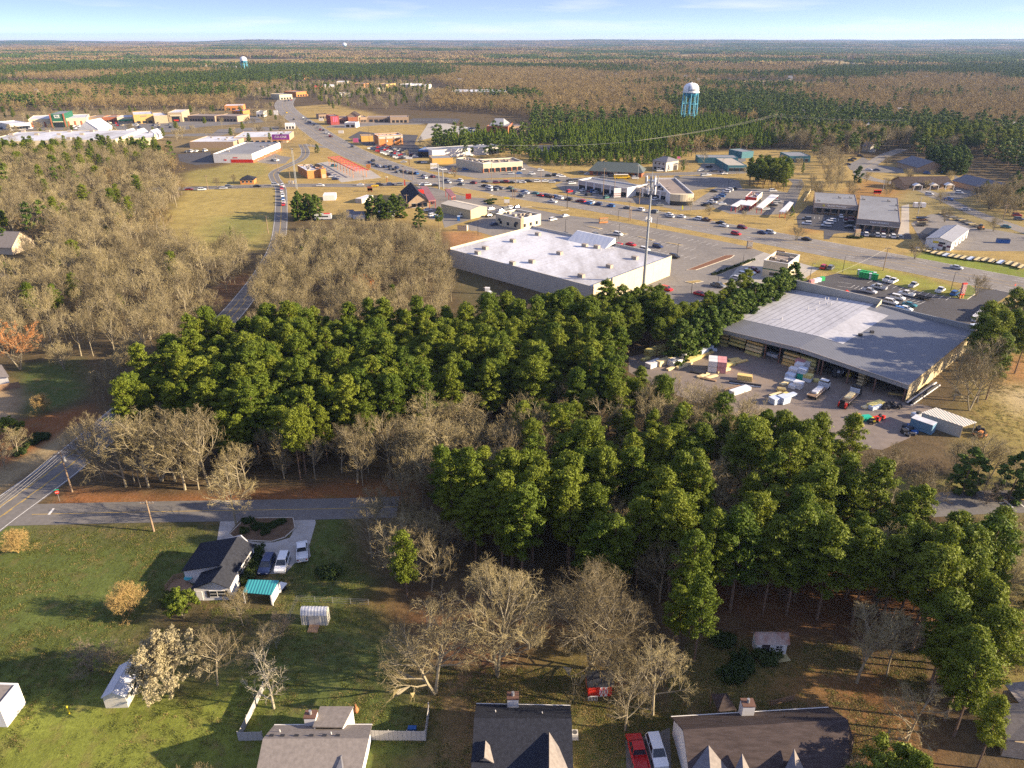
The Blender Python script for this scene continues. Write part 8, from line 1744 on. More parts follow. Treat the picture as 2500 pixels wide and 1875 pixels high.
# ---- placing
TREES = []     # (kind, x, y, h, label, group, name)
def tr(kind, c, p, h, label=None, group=None, name=None):
 q = P(c(*p)); TREES.append((kind, q.x, q.y, h, label, group, name))
KEEP = [(poly, 1.5) for poly in LOTS] + [(poly, 2.5) for poly in ROADPOLYS] + [(poly, 2.0) for poly in FOOT]
def blocked(X, Y, extra=0.0):
 b = np.zeros(X.shape, bool)
 for poly, mrg in KEEP:
  x0,x1=min(p[0] for p in poly)-6,max(p[0] for p in poly)+6;y0,y1=min(p[1] for p in poly)-6,max(p[1] for p in poly)+6
  s = np.where((X > x0) & (X < x1) & (Y > y0) & (Y < y1) & ~b)[0]
  if len(s): b[s] = sdist(poly, X[s], Y[s]) < mrg + extra
 return b
ZONES = []
def zone(l, sp, mix, hr, label, group, seed, c=F, extra=0.0, avoid=True):
 poly = pts(c, l); ZONES.append(poly)
 r = np.random.default_rng(seed)
 x0, x1 = min(p.x for p in poly), max(p.x for p in poly); y0, y1 = min(p.y for p in poly), max(p.y for p in poly)
 gx,gy=np.meshgrid(np.arange(x0,x1,sp),np.arange(y0,y1,sp));gx=gx.ravel()+r.uniform(-.42,.42,gx.size)*sp;gy=gy.ravel()+r.uniform(-.42,.42,gy.size)*sp
 k = inpoly(poly, gx, gy); gx, gy = gx[k], gy[k]
 if avoid: k = ~blocked(gx, gy, extra); gx, gy = gx[k], gy[k]
 ks = list(mix); w = np.array([mix[a] for a in ks], float); w /= w.sum()
 if not len(gx): return
 ui=np.array([pix((x,y,0))[0] for x,y in zip(gx,gy)]);lo_,hi_=np.quantile(ui,(.33,.67));n1,n2=np.quantile(gy,(.3,.7))
 for x, y, u in zip(gx, gy, ui):
  kd = ks[r.choice(len(ks), p=w)]; f = (hr.get(kd) or hr.get('*') or (8, 12)) if isinstance(hr, dict) else hr
  w_ = ('front' if y < n1 else 'back' if y > n2 else 'middle', 'left' if u < lo_ else 'right' if u > hi_ else 'centre')
  TREES.append((kd,x,y,r.uniform(*f),' '.join((label+(', %s row, %s' % w_ if sp < 9 else ', %s side' % w_[1])).split()[:16]),group,None))
G1 = 'pines of the dense grove behind the side road'
zone([(480,800),(640,770),(900,775),(1150,750),(1300,725),(1430,735),(1330,800),(1340,870),(1410,935),(1350,960),(1200,940),(1050,930),(900,960),(740,1000),(640,1040),(540,1040),(440,1000),(360,975),(250,965),(270,900),(380,840)],
     4.3,{'pine': .90,'poplar': .06,'oak': .04},{'pine': (13.5,20),'*': (11,15)},'tall pine in the dense green grove',G1,1)
zone([(750,1000),(900,985),(1230,975),(1250,1010),(1000,1040),(760,1075)],5.4,{'oak': .7,'poplar': .3},(14,18),'leafless tree in the belt before the pine grove','leafless belt before the pine grove',2)
zone([(640,1045),(750,1010),(900,1000),(1250,1000),(1560,1040),(1500,1075),(1250,1085),(1000,1100),(760,1090),(640,1075)],5.2,{'brush': .45,'oak': .35,'poplar': .2},{'oak': (11,16),'poplar': (11,16),'*': (3,6)},'leafless tree or brush between the two pine stands','leafless strip between the pine stands',30)
zone([(612,548),(640,548),(606,620),(566,690),(540,680),(578,615)],3.6,{'poplar': .9,'oak': .1},(11,15),'slim leafless tree hiding the local road','slim trees hiding the local road',44,extra=-2.4)
zone([(560,700),(600,640),(640,600),(660,620),(620,720),(570,760),(500,800),(470,790)],5.0,{'poplar': .8,'brush': .2},{'poplar': (9,13),'*': (3,5)},'leafless tree crowding the right side of the local road','leafless trees right of the local road',31,extra=-1.5)
zone([(430,690),(520,615),(560,580),(575,570),(540,620),(480,680),(400,760),(320,830),(200,925),(160,915),(260,830),(380,750)],5.6,{'oak': .6,'poplar': .3,'brush': .3},{'brush': (3,5),'*': (9,14)},'leafless tree crowding the left side of the local road','leafless trees left of the local road',32,extra=-1.5)
zone([(2250,1250),(2500,1250),(2600,1600),(2400,1700),(2260,1560)],9,{'pine': .7,'oak': .3},(13,18),'pine beyond the right edge','trees beyond the right edge',33)
zone([(1360,930),(1430,920),(1560,965),(1620,1010),(1500,1035),(1360,1005)],4.8,{'oak': .62,'poplar': .3,'pine': .08},(15,19),'leafless tree between the pine grove and the lumber yard','leafless trees by the lumber yard',3)
zone([(1130,985),(1260,960),(1420,985),(1560,1030),(1640,1060),(1500,1085),(1250,1085),(1130,1060)],5.4,{'pine': .8,'oak': .2},(13,18),'pine closing the gap between the two stands','pines between the two stands',46)
zone([(1240,1010),(1700,1020),(1720,1070),(1300,1070)],4.2,{'brush': 1},(3,6),'brown brush between the pine stands','brush between the pine stands',4)
zone([(1560,1010),(1700,1035),(1830,1050),(1900,1085),(1800,1100),(1600,1090),(1530,1060)],5.4,{'pine': .95,'oak': .05},(14,19),'pine at the near edge of the lumber yard','pines below the lumber yard',5)
G2 = 'pines of the stand behind the near back gardens'
zone([(930,1110),(1250,1080),(1600,1090),(1830,1110),(1885,1200),(1960,1245),(2060,1250),(2095,1300),(2000,1310),(1800,1250),(1560,1280),(1540,1340),(1420,1340),(1300,1320),(1180,1300),(1060,1270),(960,1220)],
     4.9,{'pine': .76,'oak': .14,'poplar': .10},{'pine': (14.5,21),'*': (11,16)},'tall pine in the stand behind the near back gardens',G2,6)
zone([(1560,1250),(1800,1255),(2000,1310),(2060,1370),(1900,1380),(1560,1330)],5.3,{'pine': .74,'poplar': .16,'brush': .10},{'pine': (16,22),'brush': (2,4),'*': (10,15)},'slender pine on red needle litter behind the rusty shed','slender pines behind the rusty shed',7)
zone([(780,1130),(960,1120),(1000,1200),(960,1280),(860,1270),(760,1230)],4.8,{'oak': .6,'brush': .4},{'oak': (10,15),'*': (5,8)},'leafless tree in the thicket right of the gravel drive','thicket by the gravel drive',8)
G3 = 'leafless wood left of the local road'
zone([(-220,620),(20,620),(110,565),(140,525),(340,525),(430,560),(545,560),(520,610),(430,680),(440,720),(380,760),(300,790),(200,770),(90,770),(-220,740)],
     7.3,{'poplar': .52,'oak': .40,'pine': .04,'brush': .04},{'pine': (10,14),'brush': (3,5),'*': (11,17.5)},'leafless tree in the pale wood left of the local road',G3,9)
zone([(-220,425),(0,430),(370,412),(400,440),(350,480),(330,522),(140,522),(100,500),(-220,570)],8.0,{'oak': .55,'poplar': .4,'pine': .05},(12,17),'leafless tree in the wood beyond the gabled house','leafless wood beyond the gabled house',10)
zone([(-220,350),(320,352),(372,378),(370,405),(0,425),(-220,425)],8.6,{'oak': .75,'poplar': .1,'pine': .15},(13,18),'leafless tree behind the white-roofed supermarket','leafless trees behind the supermarket',11)
zone([(625,560),(700,520),(880,520),(970,545),(975,640),(985,690),(900,745),(760,745),(640,735),(560,705),(600,620)],5.2,{'poplar': .85,'oak': .13,'pine': .02},{'pine': (8,11),'*': (10,15)},'slim leafless tree left of the vacant store','young leafless wood by the vacant store',12)
zone([(1180,720),(1440,700),(1480,735),(1440,760),(1300,770),(1180,750)],5.0,{'pine': 1},(12,16),'pine between the vacant store and the lumber yard','pines behind the vacant store',13)
# young pine plantation beyond the highway
zone([(930,318),(1010,307),(1090,305),(1140,312),(1150,299),(1400,268),(1560,262),(1700,300),(1660,322),(1500,322),(1380,343),(1240,345),(1090,322)],5.2,{'young_pine': 1},(9,13),'young pine in the plantation beyond the shops','young pine plantation',14)
zone([(930,318),(1040,310),(1140,314),(1240,346),(1180,350),(1100,325),(1000,322)],5.0,{'young_pine': 1},(6,9),'young pine in the row behind the white workshop','young pines behind the workshop',15)
zone([(1090,348),(1180,350),(1240,352),(1400,350),(1480,338),(1480,345),(1400,358),(1200,360)],5.0,{'young_pine': 1},(7,10),'young pine beside the arched shops','young pines by the arched shops',16)
zone([(1610,395),(1650,385),(1720,395),(1712,414),(1620,418)],4.6,{'pine': 1},(13,17),'pine in the round clump beside the drive-in','pine clump beside the drive-in',17)
zone([(640,462),(690,460),(700,475),(645,478)],5.0,{'cedar': 1},(11,13),'dark evergreen in the clump beside the yard fence','dark evergreens by the yard',18)
zone([(785,468),(870,462),(875,474),(800,480)],5.0,{'cedar': 1},(10,13),'dark evergreen in the screen behind the gas station','evergreen screen by the gas station',19)
zone([(1870,315),(2100,300),(2240,330),(2240,345),(1980,335),(1900,330)],8,{'pine': .7,'oak': .3},(14,20),'tall pine behind the office park','pines behind the office park',20)
zone([(2000,345),(2080,350),(2080,380),(2030,378)],5.0,{'cedar': 1},(11,14),'dark evergreen in the tall screen by the office park','evergreen screen by the office park',21)
zone([(1640,300),(1770,295),(1880,310),(1880,325),(1700,325)],7,{'oak': .4,'poplar': .2,'pine': .4},(12,17),'tree behind the teal-roofed offices','trees behind the teal offices',22)
zone([(1700,440),(1770,415),(1790,380),(1760,340),(1800,340),(1830,400),(1800,450),(1720,470)],9,{'poplar': .8,'oak': .2},(9,13),'leafless tree beside the curved drive','leafless trees by the curved drive',23)
zone([(2060,440),(2212,400),(2260,440),(2212,470),(2100,470)],9,{'oak': .7,'vase': .3},(8,12),'leafless tree beside the office road','leafless trees by the office road',24)
zone([(2030,880),(2090,800),(2150,760),(2212,730),(2280,720),(2280,760),(2160,830),(2100,900),(2060,910)],5.6,{'pine': .9,'oak': .1},(16,20),'pine along the right wall of the lumber store','pines right of the lumber store',25)
zone([(1850,1010),(1990,1010),(2200,1035),(2200,1060),(1900,1060)],4.6,{'oak': .5,'brush': .35,'vase': .15},{'oak': (9,13),'*': (4,7)},'leafless tree behind the side street','leafless trees by the side street',26)
zone([(1880,1290),(2060,1330),(2120,1300),(2135,1420),(2120,1560),(2090,1640),(2030,1560),(1990,1440),(1930,1400)],6.6,{'pine': .92,'oak': .08},(15,20),'pine in the right flank of the stand above the edge house','pines of the right flank',34)
zone([(170,1025),(260,1005),(540,1030),(560,1062),(260,1068),(180,1050)],7.0,{'oak': .55,'poplar': .25,'brush': .2},{'brush': (3,6),'*': (11,16)},'leafless tree in the corner clump before the grove','corner clump of leafless trees',45)
BR = 'low leafless brush under the pines'
zone([(930,1110),(1250,1085),(1600,1095),(1830,1130),(2000,1270),(2090,1310),(2060,1380),(1800,1330),(1560,1300),(1300,1290),(960,1200)],7.0,{'brush': .75,'vase': .25},{'brush': (2.5,4.5),'vase': (6,9)},BR,'brush under the near pines',35)
zone([(300,980),(540,1050),(740,1010),(900,975),(1300,965),(1400,940),(1300,925),(900,940),(600,1000),(400,960)],6.0,{'brush': .8,'vase': .2},{'brush': (2.5,5),'vase': (6,9)},BR+' of the grove','brush under the grove',36)
SC = 'lone tree among the shops and car parks'
zone([(-60,245),(420,245),(600,230),(640,300),(520,305),(330,305),(-60,330)],21,{'oak': .5,'vase': .2,'pine': .3},(7,12),'tree on the grounds of the shopping centre','trees of the shopping centre',37)
zone([(500,218),(560,203),(640,184),(930,182),(930,204),(720,214),(640,200),(580,216)],12,{'oak': .65,'pine': .35},(8,13),'tree in the belt around the far shops','trees around the far shops',43)
zone([(640,200),(940,200),(930,235),(720,240),(690,226)],22,{'oak': .5,'pine': .5},(9,14),'tree among the far highway shops','trees among the far shops',38)
zone([(690,300),(900,300),(960,345),(1240,360),(1480,345),(1900,350),(2212,420),(2212,560),(1900,520),(1400,450),(1000,400),(760,345)],20,{'oak': .5,'vase': .35,'young_pine': .15},(5,9),SC,'lone trees among the shops',39)
zone([(-80,330),(180,328),(350,333),(345,348),(180,352),(-80,352)],9,{'pine': .75,'oak': .25},(11,15),'dark pine before the white supermarket','pines before the supermarket',40)
zone([(1780,330),(1900,345),(1850,375),(1800,390),(1760,360)],12,{'oak': .5,'poplar': .5},(9,13),'leafless tree on the slope by the office road','leafless trees on the office slope',41)
zone([(2080,400),(2300,400),(2300,480),(2200,480),(2100,430)],10,{'oak': .8,'cedar': .2},(8,12),'tree beside the long slate office','trees beside the slate office',42)
# leyland row beside the lumber store
a_, b_ = P(F(1468, 782)), P(F(1702, 648))
for i in range(24):
 q=a_.lerp(b_,i/23);TREES.append(('cedar',q.x+random.uniform(-.6,.6),q.y+random.uniform(-.6,.6),random.uniform(11.5,14),'columnar evergreen in the row along the left wall of the lumber store','evergreen row beside the lumber store','evergreen_tree'))
for i in range(16):
 q=a_.lerp(b_,i/16*.8)+Vector((-5.5,3.5,0));TREES.append(('pine',q.x+random.uniform(-1,1),q.y+random.uniform(-1,1),random.uniform(11,15),'pine behind the evergreen row beside the lumber store','pines behind the evergreen row',None))
# trees that stand out one by one
one = [
 ('oak',(222,1035),17,'leafless tree at the road corner, leftmost before the pine grove'),('oak',(272,1052),20,'large leafless tree right of the road corner, second before the pine grove'),
 ('oak',(322,1052),19,'leafless tree with dark trunk, third from the road corner'),('oak',(350,1040),18,'slim leafless tree close behind the third from the corner'),
 ('oak',(400,1058),18,'pale spreading leafless tree on the needle verge'),('oak',(452,1050),20,'pale leafless tree at the right end of the corner row'),
 ('oak', (510, 1132), 14, 'leafless tree growing from the drive island over the side road'),
 ('oak',(940,1500),17,'tall leafless tree left of the broad one in the back garden'),('grand',(1075,1462),20.5,'broadest leafless tree with twin pale trunks in the back garden'),
 ('grand',(1275,1445),19,'leafless tree right of the broadest one, above the red shed'),('oak',(1350,1578),12.5,'leafless tree with tangled crown right of the red shed'),
 ('oak',(1410,1545),13.5,'pale leafless tree between red shed and gazebo'),('oak',(1850,1475),15,'wide dark leafless tree behind the long brown roof'),
 ('poplar',(1915,1460),14,'slim leafless trees right of the wide dark one'),('oak',(1960,1600),11,'leafless tree between the long brown roof and the right pines'),
 ('sycamore',(592,1530),9.5,'white-barked leafless tree with mistletoe on the lit lawn'),('golden',(282,1325),6.5,'round golden leafless shrub tree on the open lawn'),
 ('brush',(200,1452),6,'small grey leafless tree on the lawn behind the white shed'),('brush',(240,1440),5,'low leafless bush beside the small grey tree on the lawn'),
 ('blossom',(372,1500),11.5,'tree in cream blossom beside the white shed'),('oak',(470,1480),11.5,'leafless tree with reddish tips right of the blossom tree'),
 ('oak',(525,1352),8.5,'leafless tree in front of the black-roofed house'),('oak',(575,1440),9,'brown leafless tree behind the white-barked one'),('brush',(610,1375),5,'brown leafless bush by the wire fence'),
 ('bright',(398,1335),5.5,'bright green leafy tree at the corner of the wooden deck'),('golden',(40,1195),5.5,'golden multi-stemmed shrub tree by the road junction'),
 ('pine',(880,1290),14,'lone pine with two tufts in the thicket'),('pine',(1105,1240),15,'bright pine behind the broadest leafless tree'),('pine',(1268,1290),13,'round-crowned pine above the tree right of the broadest'),
 ('pine',(1478,1350),19,'big pine with layered crown left of the rusty shed'),('pine',(1500,1425),16,'lower pine in front of the layered one'),('pine',(1460,1400),12,'dark small pine left of the rusty shed'),
 ('pine',(2010,1500),13,'pine right of the wide dark leafless tree'),('pine',(2085,1440),17,'large pine at the right edge of the stand'),('pine',(2060,1590),17,'large pine above the right edge house'),('pine',(2110,1660),13,'pine at the bottom right beside the house'),
 ('pine',(1985,1380),19,'tall pine at the right front of the stand'),('pine',(2040,1350),20,'tallest pine at the right front of the stand'),('pine',(2090,1330),20,'tall outermost pine at the right of the stand'),('pine',(2115,1290),18,'pine at the far right of the stand above the meadow'),
 ('bright',(1900,1715),8,'yellow-green leafy tree at the bottom edge beside the brown roof'),('pine',(1960,1760),10,'dark pine at the bottom edge'),('vase',(1850,1720),6,'pale leafless tree at the bottom edge by the brown roof'),('vase',(430,1740),6,'pale leafless tree top at the bottom left lawn'),
 ('oak',(2160,1300),10,'dark leafless tree on the meadow at the right edge'),('cedar',(2230,1310),7,'dark shrubby evergreen at the right edge'),
 ('cedar',(2078,1065),10.5,'columnar cedar in front of the container shed'),('cedar',(2178,1080),12,'dark broad evergreen right of the columnar cedar'),('cedar',(2225,1078),11,'dark evergreen at the right edge above the side street'),
 ('oak',(1880,1065),11,'leafless tree with golden tips below the sheds'),('vase',(1990,1105),10,'pale forked leafless tree above the side street'),('brush',(2130,1090),7,'grey leafless bush between the evergreens'),('cedar',(1790,995),7,'small dark conifer at the yard edge'),('cedar',(1740,985),7.5,'dark conifer left of the small one at the yard edge'),('cedar',(1690,970),8,'dark conifer by the wrapped pallets'),
 ('russet',(45,800),14.5,'orange-budded tree at the left edge'),('vase',(140,800),9.5,'pale green-grey tree right of the orange one'),('grand',(300,815),13,'sprawling pale oak overhanging the local road'),('oak',(225,870),10,'leafless tree on the road bank'),('golden',(95,890),5.5,'low russet bush on the small lawn'),
 ('bright',(30,945),5,'bright green conifer at the left edge'),('oak',(40,985),8,'leafless tree on the needle bank at the left edge'),('oak',(10,1010),8,'leafless tree at the left edge by the needle bank'),
 ('pine',(268,690),9,'round pine in the leafless wood'),('pine',(262,510),11,'pine at the edge of the golden field'),('pine',(240,530),9,'lower pine at the edge of the golden field'),('cedar',(20,540),10,'dark evergreen behind the gabled house'),('cedar',(18,610),8,'dark conifer at the left edge below the gabled house'),
 ('russet',(795,650),10,'orange-red budded tree in the young wood'),('pine',(948,500),12,'single pine in front of the metal warehouse'),('cedar',(905,490),10,'broad green tree left of the single pine'),('oak',(745,500),12,'leafless tree by the white trailer'),
 ('vase',(470,405),7,'small leafless tree beside the brick cottage'),('vase',(505,395),6,'smaller leafless tree near the brick cottage'),('oak',(370,385),15,'large leafless tree at the edge of the field'),('young_pine',(500,512),5,'small evergreen on the golden field'),
 ('oak',(1520,355),13,'leafless tree beside the flagpole'),('vase',(1720,520),8,'leafless tree at the pharmacy kerb'),('vase',(1975,560),9,'leafless tree beside the trailer shop'),('vase',(2108,640),9,'leafless tree on the highway verge'),('oak',(1725,420),9,'leafless tree behind the drive-in'),
 ('vase',(1835,415),8,'leafless tree by the office road bend'),('cedar',(1850,395),11,'ivy-clad trunk cluster at the office road bend'),('vase',(2000,410),7,'small leafless tree before the porch offices'),('vase',(1935,400),7,'small leafless tree on the office lawn'),('vase',(2040,480),8,'leafless tree by the trailers'),('vase',(2145,500),8,'leafless tree at the trailer lot corner'),
 ('oak',(660,305),9,'leafless tree left of the highway'),('oak',(640,290),9,'leafless tree above the billboard'),('oak',(672,318),8,'bushy leafless tree on the highway verge'),('pine',(540,316),11,'pine in front of the white-roofed shop'),('pine',(585,312),10,'pine left of the billboard'),('pine',(610,316),11,'pine beside the billboard post'),('cedar',(685,330),7,'small evergreen right of the billboard'),
]
for kd, p, h, lab in one: tr(kd, F, p, h, lab, None)
# hedges and shrubs
for p in [(600,225),(585,265),(560,330),(540,360),(525,375),(600,290)]: tr('shrub',hs,p,1.7,'clipped dark shrub along the white house front','shrubs along the white house front','shrub')
for p in [(550,35),(600,70),(640,70),(690,65),(740,45),(530,95),(655,100)]: tr('shrub',hs,p,1.1,'low dark shrub on the drive island','shrubs on the drive island','shrub')
for p in [(70,820),(100,790),(130,775),(155,765)]: tr('shrub',K(0,540,1.443),p,1.6,'dark hedge bush on the needle bank','hedge on the needle bank','shrub')
tr('shrub',hs,(1030,350),1.8,'round dark shrub beside the gravel drive',None,'shrub');tr('shrub',hs,(80,520),1.5,'shrub beside the deck',None,'shrub')
for p in [(1580,1465),(1600,1440),(1655,1425),(1560,1390)]: tr('shrub',F,p,2.0,'dark evergreen bush around the rusty shed','bushes around the rusty shed','shrub')
for p in [(1090,860),(1110,855),(1130,850),(1150,845),(1170,840),(1200,835),(1120,880),(1140,890),(1170,880)]: tr('shrub',ix,p,1.3,'green shrub in the sign bed by the highway','shrubs in the sign bed','shrub')
for p in [(600,740),(650,745),(700,748),(745,742)]: tr('shrub',ph,p,1.2,'clipped shrub around the pharmacy pylon sign','shrubs at the pharmacy sign','shrub')
for i in range(14):
 a,b=P(m3(215,135)),P(m3(470,40));q=a.lerp(b,i/13);TREES.append(('shrub',q.x,q.y,.9,'low shrub in the car park planting strip','shrubs in the planting strip','shrub'))
# ---- far mixed woodland by patches
C1=pts(F,[(-80,262),(60,240),(440,238),(500,243),(600,222),(660,240),(640,345),(600,372),(560,352),(400,348),(340,345),(330,328),(-80,332)])
C2=pts(F,[(500,222),(560,200),(640,180),(700,175),(930,178),(1010,200),(930,210),(720,216),(705,232),(900,236),(1140,250),(1150,300),(950,306),(930,335),(1140,348),(1250,352),(1460,334),(1500,345),(1480,390),(2212,590),(2400,640),(2400,760),(2100,720),(1500,600),(960,500),(880,480),(800,490),(620,500),(400,560),(340,470),(420,400),(580,380),(600,360),(640,340)])
C3=pts(F,[(1500,395),(1510,333),(1700,318),(1760,322),(1730,380),(1850,380),(1860,345),(1960,312),(1960,348),(2080,335),(2212,385),(2400,430),(2400,600),(2000,480)])
C4 = pts(F, [(-300, 1720), (-300, 620), (560, 480), (1000, 480), (1500, 560), (2500, 640), (2500, 1720)])
C5 = pts(F, [(380, 335), (560, 335), (610, 372), (600, 402), (385, 404)])
CLEAR = [C1, C2, C3, C4, C5] + ZONES
def patchy(x0, y0, y1, sp, seed):
 r = np.random.default_rng(seed); xs, ys_ = [], []
 y = y0
 gx, gy = np.meshgrid(np.arange(-0.98 * y1, 0.98 * y1, sp), np.arange(y0, y1, sp)); gx = gx.ravel(); gy = gy.ravel()
 gx = gx + r.uniform(-.45, .45, gx.size) * sp; gy = gy + r.uniform(-.45, .45, gy.size) * sp
 k = np.abs(gx) < 0.80 * gy + 90; gx, gy = gx[k], gy[k]
 return gx, gy, r
def pinefrac(x, y):
 a = fbm(x, y, 300, 31, 4); b = fbm(x + 900, y * 1.0, 1300, 47, 2)
 return a * 0.62 + b * 0.38 + 0.035 * np.clip(x / 900, -1, 1)
FARPTS = []
for (y0, y1, sp, sd) in ((330, 800, 8.6, 61), (800, 1500, 9.6, 62), (1500, 2400, 11.5, 63)):
 gx, gy, r = patchy(0, y0, y1, sp, sd)
 k = np.ones(gx.shape, bool)
 for poly in CLEAR: k &= ~inpoly(poly, gx, gy)
 k &= ~blocked(gx, gy) & (opening(gx, gy) < .5); gx, gy = gx[k], gy[k]
 pf = pinefrac(gx, gy) + r.normal(size=gx.size) * 0.028
 for x, y, q in zip(gx, gy, pf):
  if q > 0.512: FARPTS.append(('pine', x, y, r.uniform(12, 18)))
  else: FARPTS.append((('oak', 'poplar')[int(r.random() < .25)], x, y, r.uniform(10, 16)))
# ---- build: the trees that show largest one by one, the rest as woodland
NAMES={'pine': 'pine_tree','young_pine': 'young_pine_tree','cedar': 'evergreen_tree','oak': 'bare_tree','poplar': 'bare_tree','vase': 'bare_tree','brush': 'bare_bush','golden': 'golden_shrub','russet': 'budding_tree','grand': 'bare_tree','sycamore': 'bare_tree','blossom': 'blossom_tree','bright': 'leafy_tree','shrub': 'shrub'}
CATS={'pine_tree': 'pine tree','young_pine_tree': 'pine tree','evergreen_tree': 'evergreen tree','bare_tree': 'bare tree','bare_bush': 'bush','golden_shrub': 'shrub','budding_tree': 'tree','blossom_tree': 'tree','leafy_tree': 'tree','shrub': 'shrub'}
def inframe(x, y, h):
 if y < 30: return False
 a, b = pix((x, y, h)), pix((x, y, 0)); return -30 < a[0] < 2530 and a[1] < 1880 and b[1] > 60
order = sorted(range(len(TREES)), key=lambda i: (TREES[i][5] is not None, -TREES[i][3] / math.hypot(TREES[i][1], TREES[i][2])))
cnt = {}; single, rest = [], []
for i in order:
 t = TREES[i]; nm = t[6] or NAMES[t[0]]
 if not inframe(t[1], t[2], t[3]):
  rest.append(t) if t[2] > 20 else None; continue
 if t[5] is None or cnt.get(nm, 0) < 295: cnt[nm] = cnt.get(nm, 0) + 1; single.append((t, nm))
 else: rest.append(t)
rt_ = random.Random(3)
for t, nm in single:
 vs_ = VAR[t[0]]; tm, cm, h0 = vs_[rt_.randrange(len(vs_))]
 o = thing(nm, t[4], CATS[nm], (t[1], t[2], 0.0), rt_.uniform(0, 6.28), t[5])
 k=t[3]/h0;w=k*(rt_.uniform(0.88,1.2) if t[0] == 'pine' else rt_.uniform(1.25,1.5) if t[0] == 'cedar' else rt_.uniform(0.92,1.15));o.scale=(w,w,k)
 link('trunk', tm, o); link('crown', cm, o)
# ---- woodland instancing
def lo_coll(name, meshes):
 c = bpy.data.collections.new(name)
 for i, (tm, cm) in enumerate(meshes):
  v1 = [tuple(v.co) for v in tm.vertices]; f1 = [tuple(p.vertices) for p in tm.polygons]
  v2 = [tuple(v.co) for v in cm.vertices]; f2 = [tuple(j + len(v1) for j in p.vertices) for p in cm.polygons]
  me = bpy.data.meshes.new('woodland_tree'); me.from_pydata(v1 + v2, [], f1 + f2)
  me.materials.append(tm.materials[0]); me.materials.append(cm.materials[0])
  me.polygons.foreach_set('material_index', [0] * len(f1) + [1] * len(f2)); me.update()
  o = bpy.data.objects.new('%s_%02d' % (name, i), me); c.objects.link(o)
 return c
def scatter(name, P_, idx, rz, sc, coll, label, cat):
 me = bpy.data.meshes.new(name); me.from_pydata([tuple(p) for p in P_], [], [])
 a = me.attributes.new('vi', 'INT', 'POINT'); a.data.foreach_set('value', np.asarray(idx, np.int32))
 a = me.attributes.new('rz', 'FLOAT', 'POINT'); a.data.foreach_set('value', np.asarray(rz, np.float32))
 a = me.attributes.new('sc', 'FLOAT_VECTOR', 'POINT'); a.data.foreach_set('vector', np.asarray(sc, np.float32).ravel())
 o = tag(link(name, me), label, cat, kind='stuff')
 g = bpy.data.node_groups.new(name, 'GeometryNodeTree')
 g.interface.new_socket('Geometry',in_out='INPUT',socket_type='NodeSocketGeometry');g.interface.new_socket('Geometry',in_out='OUTPUT',socket_type='NodeSocketGeometry')
 gi, go = g.nodes.new('NodeGroupInput'), g.nodes.new('NodeGroupOutput')
 ip = g.nodes.new('GeometryNodeInstanceOnPoints'); ci = g.nodes.new('GeometryNodeCollectionInfo')
 ci.inputs['Collection'].default_value=coll;ci.inputs['Separate Children'].default_value=True;ci.inputs['Reset Children'].default_value=True
 ip.inputs['Pick Instance'].default_value = True
 def na(nm, ty):
  x=g.nodes.new('GeometryNodeInputNamedAttribute');x.data_type=ty;x.inputs['Name'].default_value=nm;return x.outputs['Attribute']
 cx = g.nodes.new('ShaderNodeCombineXYZ')
 g.links.new(na('rz', 'FLOAT'), cx.inputs[2]); g.links.new(cx.outputs[0], ip.inputs['Rotation'])
 g.links.new(na('vi', 'INT'), ip.inputs['Instance Index']); g.links.new(na('sc', 'FLOAT_VECTOR'), ip.inputs['Scale'])
 g.links.new(gi.outputs[0],ip.inputs['Points']);g.links.new(ci.outputs[0],ip.inputs['Instance']);g.links.new(ip.outputs[0],go.inputs[0])
 md = o.modifiers.new('scatter', 'NODES'); md.node_group = g
 return o
kinds = ['pine', 'young_pine', 'cedar', 'oak', 'poplar', 'vase', 'brush', 'shrub']
hi_meshes, hi_index = [], {}
for kd in kinds:
 hi_index[kd] = (len(hi_meshes), len(VAR[kd]), VAR[kd][0][2]); hi_meshes += [(a, b) for a, b, _ in VAR[kd]]
HI = lo_coll('woodland', hi_meshes)
LOV = {'pine': [], 'oak': [], 'poplar': []}
def lod(kind, mb, crown, h, tm, cm): LOV[kind].append((mb.mesh('trunk', tm), tri_mesh('crown', crown, cm), h))
for i in range(4): lod('pine', *make_pine(300 + i, 16, 3.3, 0.28, 22, 18, 0.95, True), 16, M_PTRUNK, M_FARP)
for i in range(4): lod('oak', *make_bare(320 + i, 14, 0.65, 0.2, 1, (9, 8, 8), 0.26, 0.05, lo=True), 14, M_TWIGD, M_FARTW)
for i in range(3): lod('poplar',*make_bare(340+i,14,0.45,0.3,1,(9,8,7),0.22,0.045,up=.6,lo=True),14,M_TWIGD,M_FARTW)
lo_meshes, lo_index = [], {}
for kd in LOV: lo_index[kd] = (len(lo_meshes), len(LOV[kd]), LOV[kd][0][2]); lo_meshes += [(a, b) for a, b, _ in LOV[kd]]
LO = lo_coll('far_woodland', lo_meshes)
def emit(name, items, coll, index, label, cat, seed):
 if not items: return
 r = np.random.default_rng(seed); P_, vi, rz, sc = [], [], [], []
 hz = hills(np.array([t[1] for t in items]), np.array([t[2] for t in items]))
 for t, z in zip(items, hz):
  a, n_, h0 = index[t[0]]; k = t[3] / h0; w = k * r.uniform(.9, 1.2)
  P_.append((t[1], t[2], z)); vi.append(a + r.integers(n_)); rz.append(r.uniform(0, 6.28)); sc.append((w, w, k))
 scatter(name, P_, vi, rz, sc, coll, label, cat)
EVG = ('pine', 'young_pine', 'cedar', 'shrub')
emit('evergreen_woodland',[t for t in rest if t[0] in EVG],HI,hi_index,'green pine woodland continuing behind the nearer single pines','woodland',71)
